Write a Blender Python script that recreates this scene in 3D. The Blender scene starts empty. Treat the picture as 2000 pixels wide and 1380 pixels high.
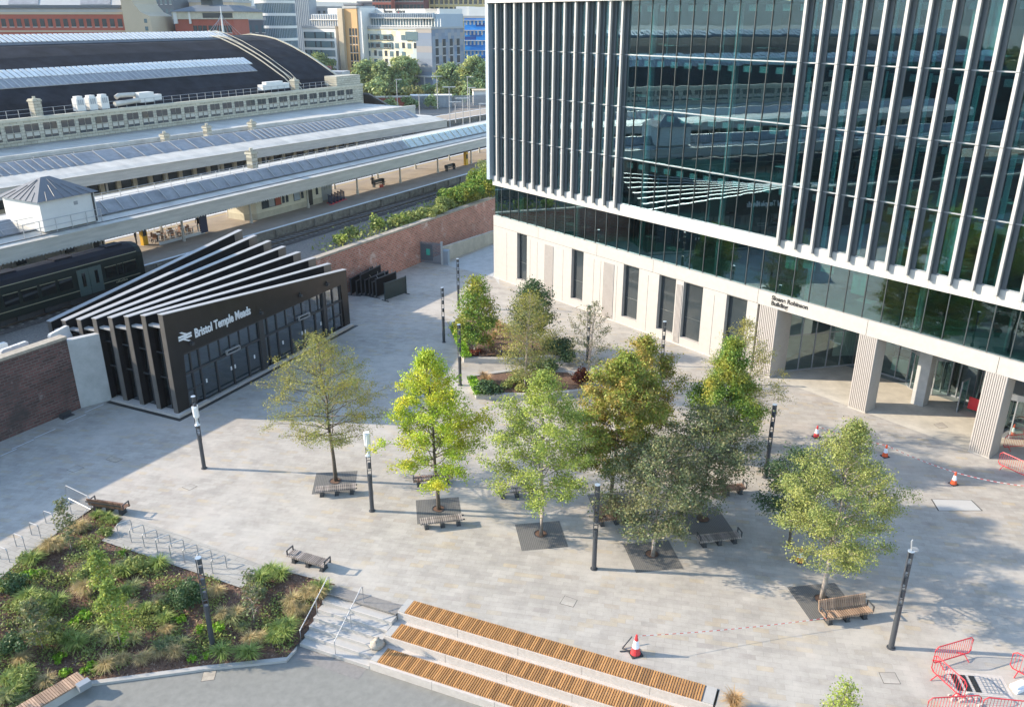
import bpy, bmesh, math, random
import numpy as np
from mathutils import Vector, Matrix, geometry
C = bpy.context.scene
COL = C.collection
R = math.radians
# ------------------------------------------------------------------ camera
F_PX, PITCH, CAM_H = 1631.0, R(21.9), 26.0
cam = bpy.data.cameras.new('camera'); cam_o = bpy.data.objects.new('camera', cam); COL.objects.link(cam_o)
cam.sensor_width = 36.0; cam.sensor_fit = 'HORIZONTAL'; cam.lens = 36.0 * F_PX / 2000.0
cam.clip_start = 0.5; cam.clip_end = 9000
cam_o.location = (0, 0, CAM_H); cam_o.rotation_euler = (R(90) - PITCH, 0, 0)
C.camera = cam_o
# ------------------------------------------------------------------ light
SUN_EL, SUN_AZ = R(24.5), math.atan2(0.09, -0.995)      # azimuth (from +X) towards the sun
w = bpy.data.worlds.new('World'); C.world = w; w.use_nodes = True
nt = w.node_tree; bg = nt.nodes['Background']
sky = nt.nodes.new('ShaderNodeTexSky'); sky.sky_type = 'NISHITA'; sky.sun_disc = False
sky.sun_elevation = SUN_EL; sky.sun_rotation = R(90) - SUN_AZ
sky.air_density = 1.15; sky.dust_density = 0.5; sky.ozone_density = 1.6; sky.altitude = 50
nt.links.new(sky.outputs[0], bg.inputs[0]); bg.inputs[1].default_value = 0.15
sl = bpy.data.lights.new('sun', 'SUN'); sl.energy = 3.05; sl.angle = R(0.6); sl.color = (1.0, 0.87, 0.69)
so = bpy.data.objects.new('sun', sl); COL.objects.link(so)
sv = Vector((math.cos(SUN_AZ) * math.cos(SUN_EL), math.sin(SUN_AZ) * math.cos(SUN_EL), math.sin(SUN_EL)))
so.rotation_euler = sv.to_track_quat('Z', 'Y').to_euler(); so.location = (-60, 20, 60)
C.view_settings.view_transform = 'Standard'; C.view_settings.look = 'None'
C.view_settings.exposure = 1.60; C.view_settings.gamma = 1.0
C.cycles.max_bounces = 8; C.cycles.transparent_max_bounces = 12
C.cycles.glossy_bounces = 4; C.cycles.diffuse_bounces = 3
C.cycles.caustics_reflective = False; C.cycles.caustics_refractive = False
C.cycles.sample_clamp_indirect = 4.0

# ------------------------------------------------------------------ survey helper: a point of the photograph on a level plane
def G(x, y, z=0.0):
    u, v = x - 1000.0, y - 690.0
    dn = v * math.cos(PITCH) + F_PX * math.sin(PITCH)
    t = (CAM_H - z) / dn
    return Vector((u * t, (F_PX * math.cos(PITCH) - v * math.sin(PITCH)) * t, z))
def GY(x, y, Y):
    u, v = x - 1000.0, y - 690.0
    t = Y / (F_PX * math.cos(PITCH) - v * math.sin(PITCH))
    return Vector((u * t, Y, CAM_H - t * (v * math.cos(PITCH) + F_PX * math.sin(PITCH))))

# ------------------------------------------------------------------ materials
MATS = {}
def mat(name, c, rough=0.7, metal=0.0, noise=0.0, scale=3.0, c2=None, bump=0.0, spec=0.5, stretch=None, detail=5):
    m = bpy.data.materials.new(name); m.use_nodes = True; MATS[name] = m
    n = m.node_tree.nodes; l = m.node_tree.links; b = n['Principled BSDF']
    b.inputs['Roughness'].default_value = rough; b.inputs['Metallic'].default_value = metal
    b.inputs['Specular IOR Level'].default_value = spec
    if len(c) == 3: c = (*c, 1)
    b.inputs['Base Color'].default_value = c
    if noise or bump or c2:
        tc = n.new('ShaderNodeTexCoord'); mp = n.new('ShaderNodeMapping'); l.new(tc.outputs['Object'], mp.inputs[0])
        if stretch: mp.inputs['Scale'].default_value = stretch
        t = n.new('ShaderNodeTexNoise'); t.inputs['Scale'].default_value = scale; t.inputs['Detail'].default_value = detail
        t.inputs['Roughness'].default_value = 0.65
        l.new(mp.outputs[0], t.inputs['Vector'])
        r = n.new('ShaderNodeValToRGB'); r.color_ramp.elements[0].position = 0.3; r.color_ramp.elements[1].position = 0.7
        if c2 is None:
            r.color_ramp.elements[0].color = tuple(max(0, k * (1 - noise)) for k in c[:3]) + (1,)
            r.color_ramp.elements[1].color = tuple(min(1, k * (1 + noise)) for k in c[:3]) + (1,)
        else:
            r.color_ramp.elements[0].color = c; r.color_ramp.elements[1].color = (*c2[:3], 1)
        l.new(t.outputs['Fac'], r.inputs[0]); l.new(r.outputs[0], b.inputs['Base Color'])
        if bump:
            bp = n.new('ShaderNodeBump'); bp.inputs['Strength'].default_value = bump; bp.inputs['Distance'].default_value = 0.05
            l.new(t.outputs['Fac'], bp.inputs['Height']); l.new(bp.outputs[0], b.inputs['Normal'])
    return m

def brick_mat(name, cols, mortar, bw, bh, rot=0.0, msize=0.02, rough=0.8, vertical=False, dirt=0.25, dirt_scale=0.6, patches=None, offset=0.5, plane_rot=None, dirt_stretch=(1, 1, 1)):
    """bricks / slabs: cols = [(pos, colour), ...] picked at random for each brick"""
    m = bpy.data.materials.new(name); m.use_nodes = True; MATS[name] = m
    n = m.node_tree.nodes; l = m.node_tree.links; b = n['Principled BSDF']; b.inputs['Roughness'].default_value = rough
    tc = n.new('ShaderNodeTexCoord'); mp = n.new('ShaderNodeMapping'); l.new(tc.outputs['Object'], mp.inputs[0])
    if vertical: mp.inputs['Rotation'].default_value = (R(-90), 0, 0) if plane_rot is None else plane_rot
    else: mp.inputs['Rotation'].default_value = (0, 0, rot)
    bt = n.new('ShaderNodeTexBrick'); l.new(mp.outputs[0], bt.inputs['Vector'])
    bt.offset = offset
    bt.inputs['Scale'].default_value = 1.0; bt.inputs['Brick Width'].default_value = bw; bt.inputs['Row Height'].default_value = bh
    bt.inputs['Mortar Size'].default_value = msize; bt.inputs['Mortar Smooth'].default_value = 0.1
    bt.inputs['Color1'].default_value = (0, 0, 0, 1); bt.inputs['Color2'].default_value = (1, 1, 1, 1); bt.inputs['Mortar'].default_value = (0.5, 0.5, 0.5, 1)
    r = n.new('ShaderNodeValToRGB'); l.new(bt.outputs['Color'], r.inputs[0])
    e = r.color_ramp.elements
    while len(e) < len(cols): e.new(0.5)
    for k, (p, c) in enumerate(cols): e[k].position = p; e[k].color = (*c, 1)
    mx = n.new('ShaderNodeMix'); mx.data_type = 'RGBA'; l.new(bt.outputs['Fac'], mx.inputs['Factor'])
    l.new(r.outputs[0], mx.inputs['A']); mx.inputs['B'].default_value = (*mortar, 1)
    nz = n.new('ShaderNodeTexNoise'); nz.inputs['Scale'].default_value = dirt_scale; nz.inputs['Detail'].default_value = 8; nz.inputs['Roughness'].default_value = 0.7
    mp2 = n.new('ShaderNodeMapping'); mp2.inputs['Scale'].default_value = dirt_stretch; l.new(tc.outputs['Object'], mp2.inputs[0]); l.new(mp2.outputs[0], nz.inputs['Vector'])
    rr = n.new('ShaderNodeValToRGB'); rr.color_ramp.elements[0].position = 0.3; rr.color_ramp.elements[1].position = 0.7
    rr.color_ramp.elements[0].color = (1 - dirt, 1 - dirt, 1 - dirt, 1); rr.color_ramp.elements[1].color = (1, 1, 1, 1)
    l.new(nz.outputs['Fac'], rr.inputs[0])
    mu = n.new('ShaderNodeMix'); mu.data_type = 'RGBA'; mu.blend_type = 'MULTIPLY'; mu.inputs['Factor'].default_value = 1
    l.new(mx.outputs['Result'], mu.inputs['A']); l.new(rr.outputs[0], mu.inputs['B'])
    out = mu.outputs['Result']
    if patches:
        for pc, ps, lo, hi in patches:
            n2 = n.new('ShaderNodeTexNoise'); n2.inputs['Scale'].default_value = ps; n2.inputs['Detail'].default_value = 9; n2.inputs['Roughness'].default_value = 0.72
            l.new(tc.outputs['Object'], n2.inputs['Vector'])
            r2 = n.new('ShaderNodeMapRange'); r2.inputs['From Min'].default_value = lo; r2.inputs['From Max'].default_value = hi
            l.new(n2.outputs['Fac'], r2.inputs['Value'])
            m2 = n.new('ShaderNodeMix'); m2.data_type = 'RGBA'; l.new(r2.outputs[0], m2.inputs['Factor']); l.new(out, m2.inputs['A'])
            m2.inputs['B'].default_value = (*pc, 1); out = m2.outputs['Result']
    l.new(out, b.inputs['Base Color'])
    bp = n.new('ShaderNodeBump'); bp.inputs['Strength'].default_value = 0.3; bp.inputs['Distance'].default_value = 0.01
    l.new(nz.outputs['Fac'], bp.inputs['Height']); l.new(bp.outputs[0], b.inputs['Normal'])
    return m

def leaf_mat(name, cols, patch=None, patch_scale=0.45, trans=0.26, pmax=.85):
    """leaf colour picked per leaf, plus broad patches of another hue"""
    m = bpy.data.materials.new(name); m.use_nodes = True; MATS[name] = m
    n = m.node_tree.nodes; l = m.node_tree.links; n.clear()
    o = n.new('ShaderNodeOutputMaterial'); g = n.new('ShaderNodeNewGeometry')
    r = n.new('ShaderNodeValToRGB'); e = r.color_ramp.elements
    while len(e) < len(cols): e.new(0.5)
    for k, c in enumerate(cols): e[k].position = k / (len(cols) - 1); e[k].color = (*c, 1)
    l.new(g.outputs['Random Per Island'], r.inputs[0]); out = r.outputs[0]
    if patch:
        tc = n.new('ShaderNodeTexCoord'); nz = n.new('ShaderNodeTexNoise'); nz.inputs['Scale'].default_value = patch_scale; nz.inputs['Detail'].default_value = 3
        l.new(tc.outputs['Object'], nz.inputs['Vector'])
        mr = n.new('ShaderNodeMapRange'); mr.inputs['From Min'].default_value = 0.46; mr.inputs['From Max'].default_value = 0.66
        mr.inputs['To Max'].default_value = pmax
        l.new(nz.outputs['Fac'], mr.inputs['Value'])
        mx = n.new('ShaderNodeMix'); mx.data_type = 'RGBA'; l.new(mr.outputs[0], mx.inputs['Factor']); l.new(out, mx.inputs['A'])
        mx.inputs['B'].default_value = (*patch, 1); out = mx.outputs['Result']
    d = n.new('ShaderNodeBsdfDiffuse'); t = n.new('ShaderNodeBsdfTranslucent'); s = n.new('ShaderNodeMixShader'); s.inputs[0].default_value = trans
    l.new(out, d.inputs[0]); l.new(out, t.inputs[0]); l.new(d.outputs[0], s.inputs[1]); l.new(t.outputs[0], s.inputs[2])
    gl = n.new('ShaderNodeBsdfGlossy'); gl.inputs['Roughness'].default_value = 0.45; gl.inputs[0].default_value = (.8, .85, .8, 1)
    s2 = n.new('ShaderNodeMixShader'); s2.inputs[0].default_value = 0.02
    l.new(s.outputs[0], s2.inputs[1]); l.new(gl.outputs[0], s2.inputs[2]); l.new(s2.outputs[0], o.inputs[0])
    return m

def glass_mat(name, tint, refl_min, refl_max, rcol=(0.70, 0.90, 1.0), wave=0.0, wscale=0.7):
    m = bpy.data.materials.new(name); m.use_nodes = True; MATS[name] = m
    n = m.node_tree.nodes; l = m.node_tree.links; n.clear()
    o = n.new('ShaderNodeOutputMaterial'); t = n.new('ShaderNodeBsdfTransparent'); t.inputs[0].default_value = (*tint, 1)
    g = n.new('ShaderNodeBsdfGlossy'); g.inputs['Roughness'].default_value = 0.0; g.inputs[0].default_value = (*rcol, 1)
    lw = n.new('ShaderNodeLayerWeight'); lw.inputs[0].default_value = 0.4
    mr = n.new('ShaderNodeMapRange'); mr.inputs['To Min'].default_value = refl_min; mr.inputs['To Max'].default_value = refl_max
    l.new(lw.outputs['Facing'], mr.inputs['Value'])
    mx = n.new('ShaderNodeMixShader'); l.new(mr.outputs[0], mx.inputs[0]); l.new(t.outputs[0], mx.inputs[1]); l.new(g.outputs[0], mx.inputs[2])
    if wave:
        tc = n.new('ShaderNodeTexCoord'); mp = n.new('ShaderNodeMapping'); mp.inputs['Scale'].default_value = (1.0, 1.0, 0.45)
        nz = n.new('ShaderNodeTexNoise'); nz.inputs['Scale'].default_value = wscale; nz.inputs['Detail'].default_value = 1
        l.new(tc.outputs['Object'], mp.inputs[0]); l.new(mp.outputs[0], nz.inputs['Vector'])
        bp = n.new('ShaderNodeBump'); bp.inputs['Strength'].default_value = 1; bp.inputs['Distance'].default_value = wave
        l.new(nz.outputs['Fac'], bp.inputs['Height']); l.new(bp.outputs[0], g.inputs['Normal'])
    l.new(mx.outputs[0], o.inputs[0])
    return m

PAVE_ROT = R(11.5)
brick_mat('paving', [(0.0, (0.391, 0.358, 0.315)), (0.3, (0.436, 0.398, 0.349)), (0.55, (0.467, 0.428, 0.374)), (0.8, (0.416, 0.383, 0.335)), (0.95, (0.467, 0.393, 0.290)), (0.995, (0.375, 0.338, 0.300))],
          (0.335, 0.308, 0.271), .72, .31, rot=PAVE_ROT, msize=.007, dirt=.30, dirt_scale=.9, patches=[((0.335, 0.308, 0.280), 1.5, .60, .85), ((0.507, 0.468, 0.413), .16, .48, .75), ((0.457, 0.383, 0.324), .07, .52, .85), ((0.304, 0.284, 0.255), .32, .62, .85)])
brick_mat('resin', [(0.0, (.235, .23, .205)), (1.0, (.25, .245, .22))], (.2, .2, .18), 60, 60, msize=0.0, dirt=.25, dirt_scale=2.5, patches=[((.20, .195, .18), .35, .52, .75), ((.28, .275, .25), .8, .6, .8), ((.17, .165, .155), 9.0, .62, .8)])
brick_mat('pad_paving', [(0.0, (.37, .35, .31)), (0.5, (.41, .385, .34)), (1.0, (.34, .32, .285))], (.26, .245, .22), .6, .3, rot=R(23), msize=.012)
mat('ballast', (.12, .105, .09), .95, c2=(.27, .235, .20), scale=7, bump=.5)
mat('track_bed', (.035, .03, .028), .95, c2=(.10, .085, .075), scale=6, bump=.4)
mat('earth', (.10, .085, .06), .95, c2=(.18, .16, .10), scale=.05)
mat('city', (.06, .075, .05), .95, c2=(.16, .15, .13), scale=.02)
mat('hill', (.03, .05, .035), .95, c2=(.07, .09, .05), scale=.004)
mat('granite', (.50, .455, .41), .7, noise=.1, scale=5)
mat('granite_dark', (.215, .20, .185), .8, noise=.15, scale=6)
mat('grate', (.155, .15, .14), .8, noise=.12, scale=5)
mat('grate_slot', (.105, .10, .095), .8)
mat('white_stone', (.41, .39, .36), .6, noise=.06, scale=2.5)
mat('ribbed_stone', (.41, .375, .345), .7, noise=.06, scale=4)
mat('white_panel', (.47, .46, .44), .4, noise=.03, scale=1)
mat('fin_metal', (.40, .395, .385), .4, metal=.0, noise=.04, scale=2)
mat('slate_panel', (.095, .112, .125), .35)
mat('mullion', (.055, .068, .07), .4)
mat('joint', (.06, .055, .05), .8)
mat('interior', (.30, .36, .36), .8, noise=.2, scale=.3)
mat('interior_light', (.82, .86, .80), .7)
mat('mint', (.60, .88, .80), .6)
mat('carpet', (.17, .20, .20), .9, noise=.4, scale=.5)
glass_mat('facade_glass', (.44, .64, .66), .14, .62, wave=.0022, wscale=1.0)
glass_mat('strip_glass', (.38, .60, .58), .15, .66, wave=.0012, wscale=1.0)
glass_mat('lobby_glass', (.55, .68, .63), .14, .8)
glass_mat('dark_glass', (.16, .24, .26), .09, .7, rcol=(.8, .9, 1))
glass_mat('roof_glass', (.66, .74, .72), .16, .7, rcol=(.85, .92, .92))
mat('window_dark', (.035, .045, .05), .08, spec=.7)
mat('window_blue', (.10, .16, .18), .1, spec=.8)
mat('blind', (.42, .40, .34), .7)
mat('black_clad', (.010, .010, .012), .8, noise=.3, scale=1, spec=.12)
mat('bronze_clad', (.030, .0275, .026), .28, metal=.4, noise=.18, scale=.9)
mat('edge_clad', (.15, .135, .12), .4, metal=.25, noise=.1, scale=1)
mat('rib_cap', (.36, .35, .34), .5, noise=.05, scale=4)
mat('sign_white', (.75, .76, .77), .5)
mat('sign_black', (.02, .02, .02), .5)
brick_mat('old_brick', [(0.0, (.42, .13, .075)), (0.4, (.58, .185, .11)), (0.7, (.64, .235, .15)), (1.0, (.50, .17, .105))], (.55, .44, .37), .5, .2, vertical=True, msize=.03,
          dirt=.4, dirt_scale=.7, patches=[((.66, .53, .46), .6, .56, .70), ((.20, .12, .10), .5, .64, .8), ((.60, .34, .18), 1.6, .62, .8)])
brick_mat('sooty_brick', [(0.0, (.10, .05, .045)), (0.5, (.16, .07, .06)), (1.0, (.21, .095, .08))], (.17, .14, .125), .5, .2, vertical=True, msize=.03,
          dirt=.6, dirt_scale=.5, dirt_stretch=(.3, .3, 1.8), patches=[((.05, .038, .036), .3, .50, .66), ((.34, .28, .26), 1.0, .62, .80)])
mat('coping', (.36, .31, .245), .85, noise=.25, scale=3)
mat('concrete', (.42, .42, .41), .8, noise=.14, scale=1.3)
mat('concrete_warm', (.48, .44, .37), .8, noise=.16, scale=1.0)
mat('steel_grey', (.30, .32, .34), .45, metal=.3)
mat('galv', (.42, .42, .42), .45, metal=.4, noise=.08, scale=3)
mat('gate_steel', (.17, .18, .20), .5, metal=.2)
mat('dark_steel', (.045, .048, .052), .45)
mat('lamp_grey', (.055, .06, .068), .4)
mat('wrap', (.78, .78, .77), .6, noise=.08, scale=9, bump=.6)
mat('panel_green', (.012, .03, .032), .45, noise=.3, scale=2)
mat('hoist_green', (.05, .40, .28), .5)
def timber(name, a, b_):
    m = mat(name, a, .65, c2=b_, scale=4, detail=8, stretch=(6, 1.2, 1.2))
    n = m.node_tree.nodes; l = m.node_tree.links; b = n['Principled BSDF']
    g = n.new('ShaderNodeNewGeometry'); hs = n.new('ShaderNodeHueSaturation')
    mr = n.new('ShaderNodeMapRange'); mr.inputs['To Min'].default_value = .62; mr.inputs['To Max'].default_value = 1.3
    l.new(g.outputs['Random Per Island'], mr.inputs['Value']); l.new(mr.outputs[0], hs.inputs['Value'])
    l.new(b.inputs['Base Color'].links[0].from_socket, hs.inputs['Color']); l.new(hs.outputs[0], b.inputs['Base Color'])
    return m
timber('timber_orange', (.36, .17, .055), (.47, .25, .09))
timber('timber_brown', (.20, .11, .07), (.29, .17, .11))
timber('timber_grey', (.25, .21, .185), (.36, .31, .275))
timber('timber_pale', (.30, .19, .125), (.41, .28, .19))
mat('bark', (.13, .105, .08), .9, noise=.35, scale=9, bump=.5)
mat('bark_pale', (.36, .31, .27), .85, noise=.3, scale=7, bump=.3)
mat('mulch', (.075, .042, .03), .95, c2=(.22, .125, .08), scale=9, bump=.8, detail=10)
leaf_mat('chip', [(0.070, 0.039, 0.025), (0.210, 0.119, 0.077), (0.140, 0.084, 0.056), (0.336, 0.238, 0.175), (0.098, 0.056, 0.042)], trans=.02)
leaf_mat('leaf_oak', [(0.193, 0.241, 0.067), (0.308, 0.318, 0.097), (0.144, 0.193, 0.067), (0.385, 0.328, 0.097), (0.251, 0.279, 0.097)], patch=(0.385, 0.337, 0.057))
leaf_mat('leaf_lime', [(0.325, 0.487, 0.048), (0.487, 0.617, 0.057), (0.260, 0.405, 0.048), (0.585, 0.617, 0.065), (0.357, 0.520, 0.048)], patch=(0.650, 0.552, 0.048))
leaf_mat('leaf_yellowgreen', [(0.240, 0.320, 0.072), (0.336, 0.416, 0.088), (0.176, 0.256, 0.064), (0.416, 0.448, 0.096), (0.224, 0.304, 0.080)], patch=(0.400, 0.448, 0.080))
leaf_mat('leaf_rust', [(.25, .33, .055), (.32, .37, .07), (.18, .27, .04), (.42, .30, .085), (.27, .34, .06)], patch=(.50, .26, .085), patch_scale=.8, pmax=.5)
leaf_mat('leaf_green', [(0.116, 0.231, 0.041), (0.181, 0.314, 0.049), (0.091, 0.181, 0.033), (0.281, 0.346, 0.058), (0.148, 0.264, 0.049)], patch=(0.446, 0.363, 0.058), patch_scale=.55)
leaf_mat('leaf_grey', [(.125, .17, .075), (.19, .225, .105), (.09, .13, .055), (.27, .24, .12), (.145, .19, .085)], patch=(.24, .21, .09), pmax=.6)
leaf_mat('leaf_mid', [(.20, .27, .075), (.29, .34, .10), (.14, .20, .055), (.36, .37, .12), (.23, .29, .085)], patch=(.36, .36, .10))
leaf_mat('leaf_dark', [(0.060, 0.119, 0.051), (0.102, 0.170, 0.068), (0.043, 0.085, 0.037), (0.153, 0.204, 0.085)])
leaf_mat('leaf_far', [(0.230, 0.321, 0.138), (0.321, 0.413, 0.173), (0.173, 0.252, 0.115), (0.390, 0.436, 0.184)], patch=(0.436, 0.436, 0.138), patch_scale=.2)
leaf_mat('leaf_far_dark', [(0.115, 0.173, 0.069), (0.184, 0.230, 0.092), (0.252, 0.252, 0.103), (0.092, 0.138, 0.058)], patch=(0.321, 0.275, 0.092), patch_scale=.25)
leaf_mat('leaf_red', [(.14, .03, .025), (.20, .05, .03), (.09, .025, .02), (.22, .10, .04)])
leaf_mat('leaf_bright', [(0.200, 0.375, 0.025), (0.288, 0.475, 0.037), (0.150, 0.300, 0.025)])
leaf_mat('grass_straw', [(.58, .44, .22), (.66, .53, .29), (.46, .35, .17), (.50, .44, .19)], trans=.3)
leaf_mat('grass_amber', [(.54, .33, .15), (.62, .42, .22), (.46, .31, .14)], trans=.3)
leaf_mat('grass_green', [(.26, .36, .09), (.36, .44, .13), (.18, .27, .06), (.46, .46, .17)])
leaf_mat('grass_grey', [(.26, .31, .13), (.34, .36, .17), (.19, .24, .10), (.40, .36, .18)])
mat('canopy_white', (.46, .435, .385), .6, noise=.22, scale=.7, stretch=(1, .35, 1), detail=9)
mat('canopy_fascia', (.43, .405, .36), .6, noise=.16, scale=1.2, stretch=(.3, 1, 3))
mat('roof_blue', (.235, .235, .24), .45, noise=.25, scale=.9, detail=8)
mat('roof_dark', (.017, .018, .023), .85, noise=.6, scale=.35, spec=.15, detail=9)
mat('roof_slate', (.12, .125, .135), .5, noise=.2, scale=1.5)
mat('roof_zinc', (.13, .13, .135), .5, noise=.06, scale=1.5)
brick_mat('bath_stone', [(0.0, (.44, .41, .32)), (0.5, (.52, .485, .385)), (1.0, (.57, .535, .43))], (.22, .21, .17), .9, .38, vertical=True, msize=.03, dirt=.35, dirt_scale=.4)
mat('stone_cream', (.48, .44, .34), .8, noise=.14, scale=1.5)
mat('cream_paint', (.62, .58, .46), .6, noise=.06, scale=2)
mat('lantern_white', (.66, .655, .63), .6, noise=.12, scale=.8)
mat('render_white', (.62, .61, .58), .7, noise=.05, scale=1)
mat('platform_top', (.30, .25, .20), .9, noise=.16, scale=.5)
mat('platform_edge', (.70, .72, .73), .7, noise=.08, scale=2)
mat('platform_side', (.11, .095, .075), .9, c2=(.26, .23, .185), scale=1.8, bump=.3)
mat('yellow_line', (.55, .38, .06), .7)
mat('concrete_dark', (.16, .145, .125), .9, noise=.3, scale=3)
mat('rail', (.22, .18, .15), .35, metal=.8)
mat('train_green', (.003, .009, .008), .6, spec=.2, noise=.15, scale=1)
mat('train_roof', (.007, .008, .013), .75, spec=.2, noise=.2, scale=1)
mat('train_door', (.045, .07, .066), .4)
mat('train_glass', (.006, .009, .01), .06, spec=.8)
mat('train_stripe', (.22, .21, .14), .5)
mat('train_under', (.02, .019, .018), .8, noise=.4, scale=2)
mat('yellow_paint', (.62, .36, .02), .5)
mat('navy', (.02, .03, .075), .5)
mat('red_paint', (.55, .03, .045), .4)
mat('cone_orange', (.72, .10, .03), .5)
mat('cone_red', (.62, .045, .05), .5)
mat('cone_white', (.80, .82, .86), .4)
mat('rubber', (.03, .03, .03), .8)
mat('red_bin', (.75, .04, .05), .5)
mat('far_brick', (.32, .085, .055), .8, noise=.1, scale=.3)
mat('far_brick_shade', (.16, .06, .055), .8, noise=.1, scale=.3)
mat('far_yellow', (.48, .38, .17), .8, noise=.06, scale=.3)
mat('far_tan', (.46, .38, .27), .8, noise=.08, scale=.1)
mat('far_orange', (.60, .35, .15), .7, noise=.05, scale=.1)
mat('far_white', (.66, .64, .60), .7, noise=.05, scale=.2)
mat('far_grey', (.28, .30, .32), .7, noise=.08, scale=.2)
mat('far_blue_grey', (.30, .36, .42), .5, noise=.06, scale=.2)
mat('far_roof', (.34, .345, .34), .7, noise=.1, scale=.15)
mat('far_slate', (.10, .115, .13), .7, noise=.1, scale=.2)
brick_mat('chequer_cream', [(0.0, (.80, .64, .36)), (0.35, (.82, .72, .50)), (0.6, (.62, .62, .56)), (0.8, (.80, .66, .40)), (0.93, (.46, .52, .52))], (.5, .48, .42), 2.0, 1.75, vertical=True, msize=.03, dirt=.08)
brick_mat('chequer_shade', [(0.0, (.20, .25, .32)), (0.35, (.34, .33, .32)), (0.6, (.16, .21, .29)), (0.8, (.36, .31, .26)), (1.0, (.22, .28, .36))], (.2, .22, .25), 2.0, 1.75, vertical=True, msize=.03, dirt=.08, plane_rot=(R(-90), 0, R(-90)))  # chequer of the shaded side, bluish shade put into its colours
brick_mat('chequer_bright', [(0.0, (.02, .20, .62)), (0.5, (.03, .33, .80)), (0.8, (.04, .26, .70)), (0.92, (.01, .06, .26))], (.05, .2, .5), 4.2, 1.1, vertical=True, msize=.03, dirt=.05)
mat('skin', (.50, .33, .25), .6); mat('cloth_dark', (.02, .02, .026), .8); mat('cloth_red', (.5, .09, .06), .8); mat('hair', (.03, .02, .015), .7)
mat('sack', (.38, .33, .27), .9, noise=.2, scale=14, bump=.6)
def stripe_mat():
    m = mat('tape', (.8, .8, .8), .5); n = m.node_tree.nodes; l = m.node_tree.links
    tc = n.new('ShaderNodeTexCoord'); wv = n.new('ShaderNodeTexWave'); wv.inputs['Scale'].default_value = 0.9; wv.bands_direction = 'X'
    r = n.new('ShaderNodeValToRGB'); r.color_ramp.interpolation = 'CONSTANT'; r.color_ramp.elements[0].color = (.75, .05, .05, 1); r.color_ramp.elements[1].position = .5; r.color_ramp.elements[1].color = (.8, .8, .8, 1)
    l.new(tc.outputs['Object'], wv.inputs['Vector']); l.new(wv.outputs['Fac'], r.inputs[0]); l.new(r.outputs[0], n['Principled BSDF'].inputs['Base Color'])
stripe_mat()

# ------------------------------------------------------------------ object helpers
def tag(o, label=None, cat=None, group=None, kind=None):
    if label: o['label'] = label
    if cat: o['category'] = cat
    if group: o['group'] = group
    if kind: o['kind'] = kind
    return o
def thing(name, label, cat, loc=(0, 0, 0), rz=0.0, group=None):
    o = bpy.data.objects.new(name, None); COL.objects.link(o); o.location = loc; o.rotation_euler = (0, 0, rz)
    o.empty_display_size = .2
    return tag(o, label, cat, group)
def dup(o, parent=None, loc=None, rz=None, label=None, group=None, scale=None):
    c = o.copy(); COL.objects.link(c)
    if parent is not None: c.parent = parent
    if loc is not None: c.location = loc
    if rz is not None: c.rotation_euler = (0, 0, rz)
    if label: c['label'] = label
    if group: c['group'] = group
    if scale is not None: c.scale = scale if not isinstance(scale, (int, float)) else (scale,) * 3
    for ch in list(o.children): dup(ch, c)
    return c

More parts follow.
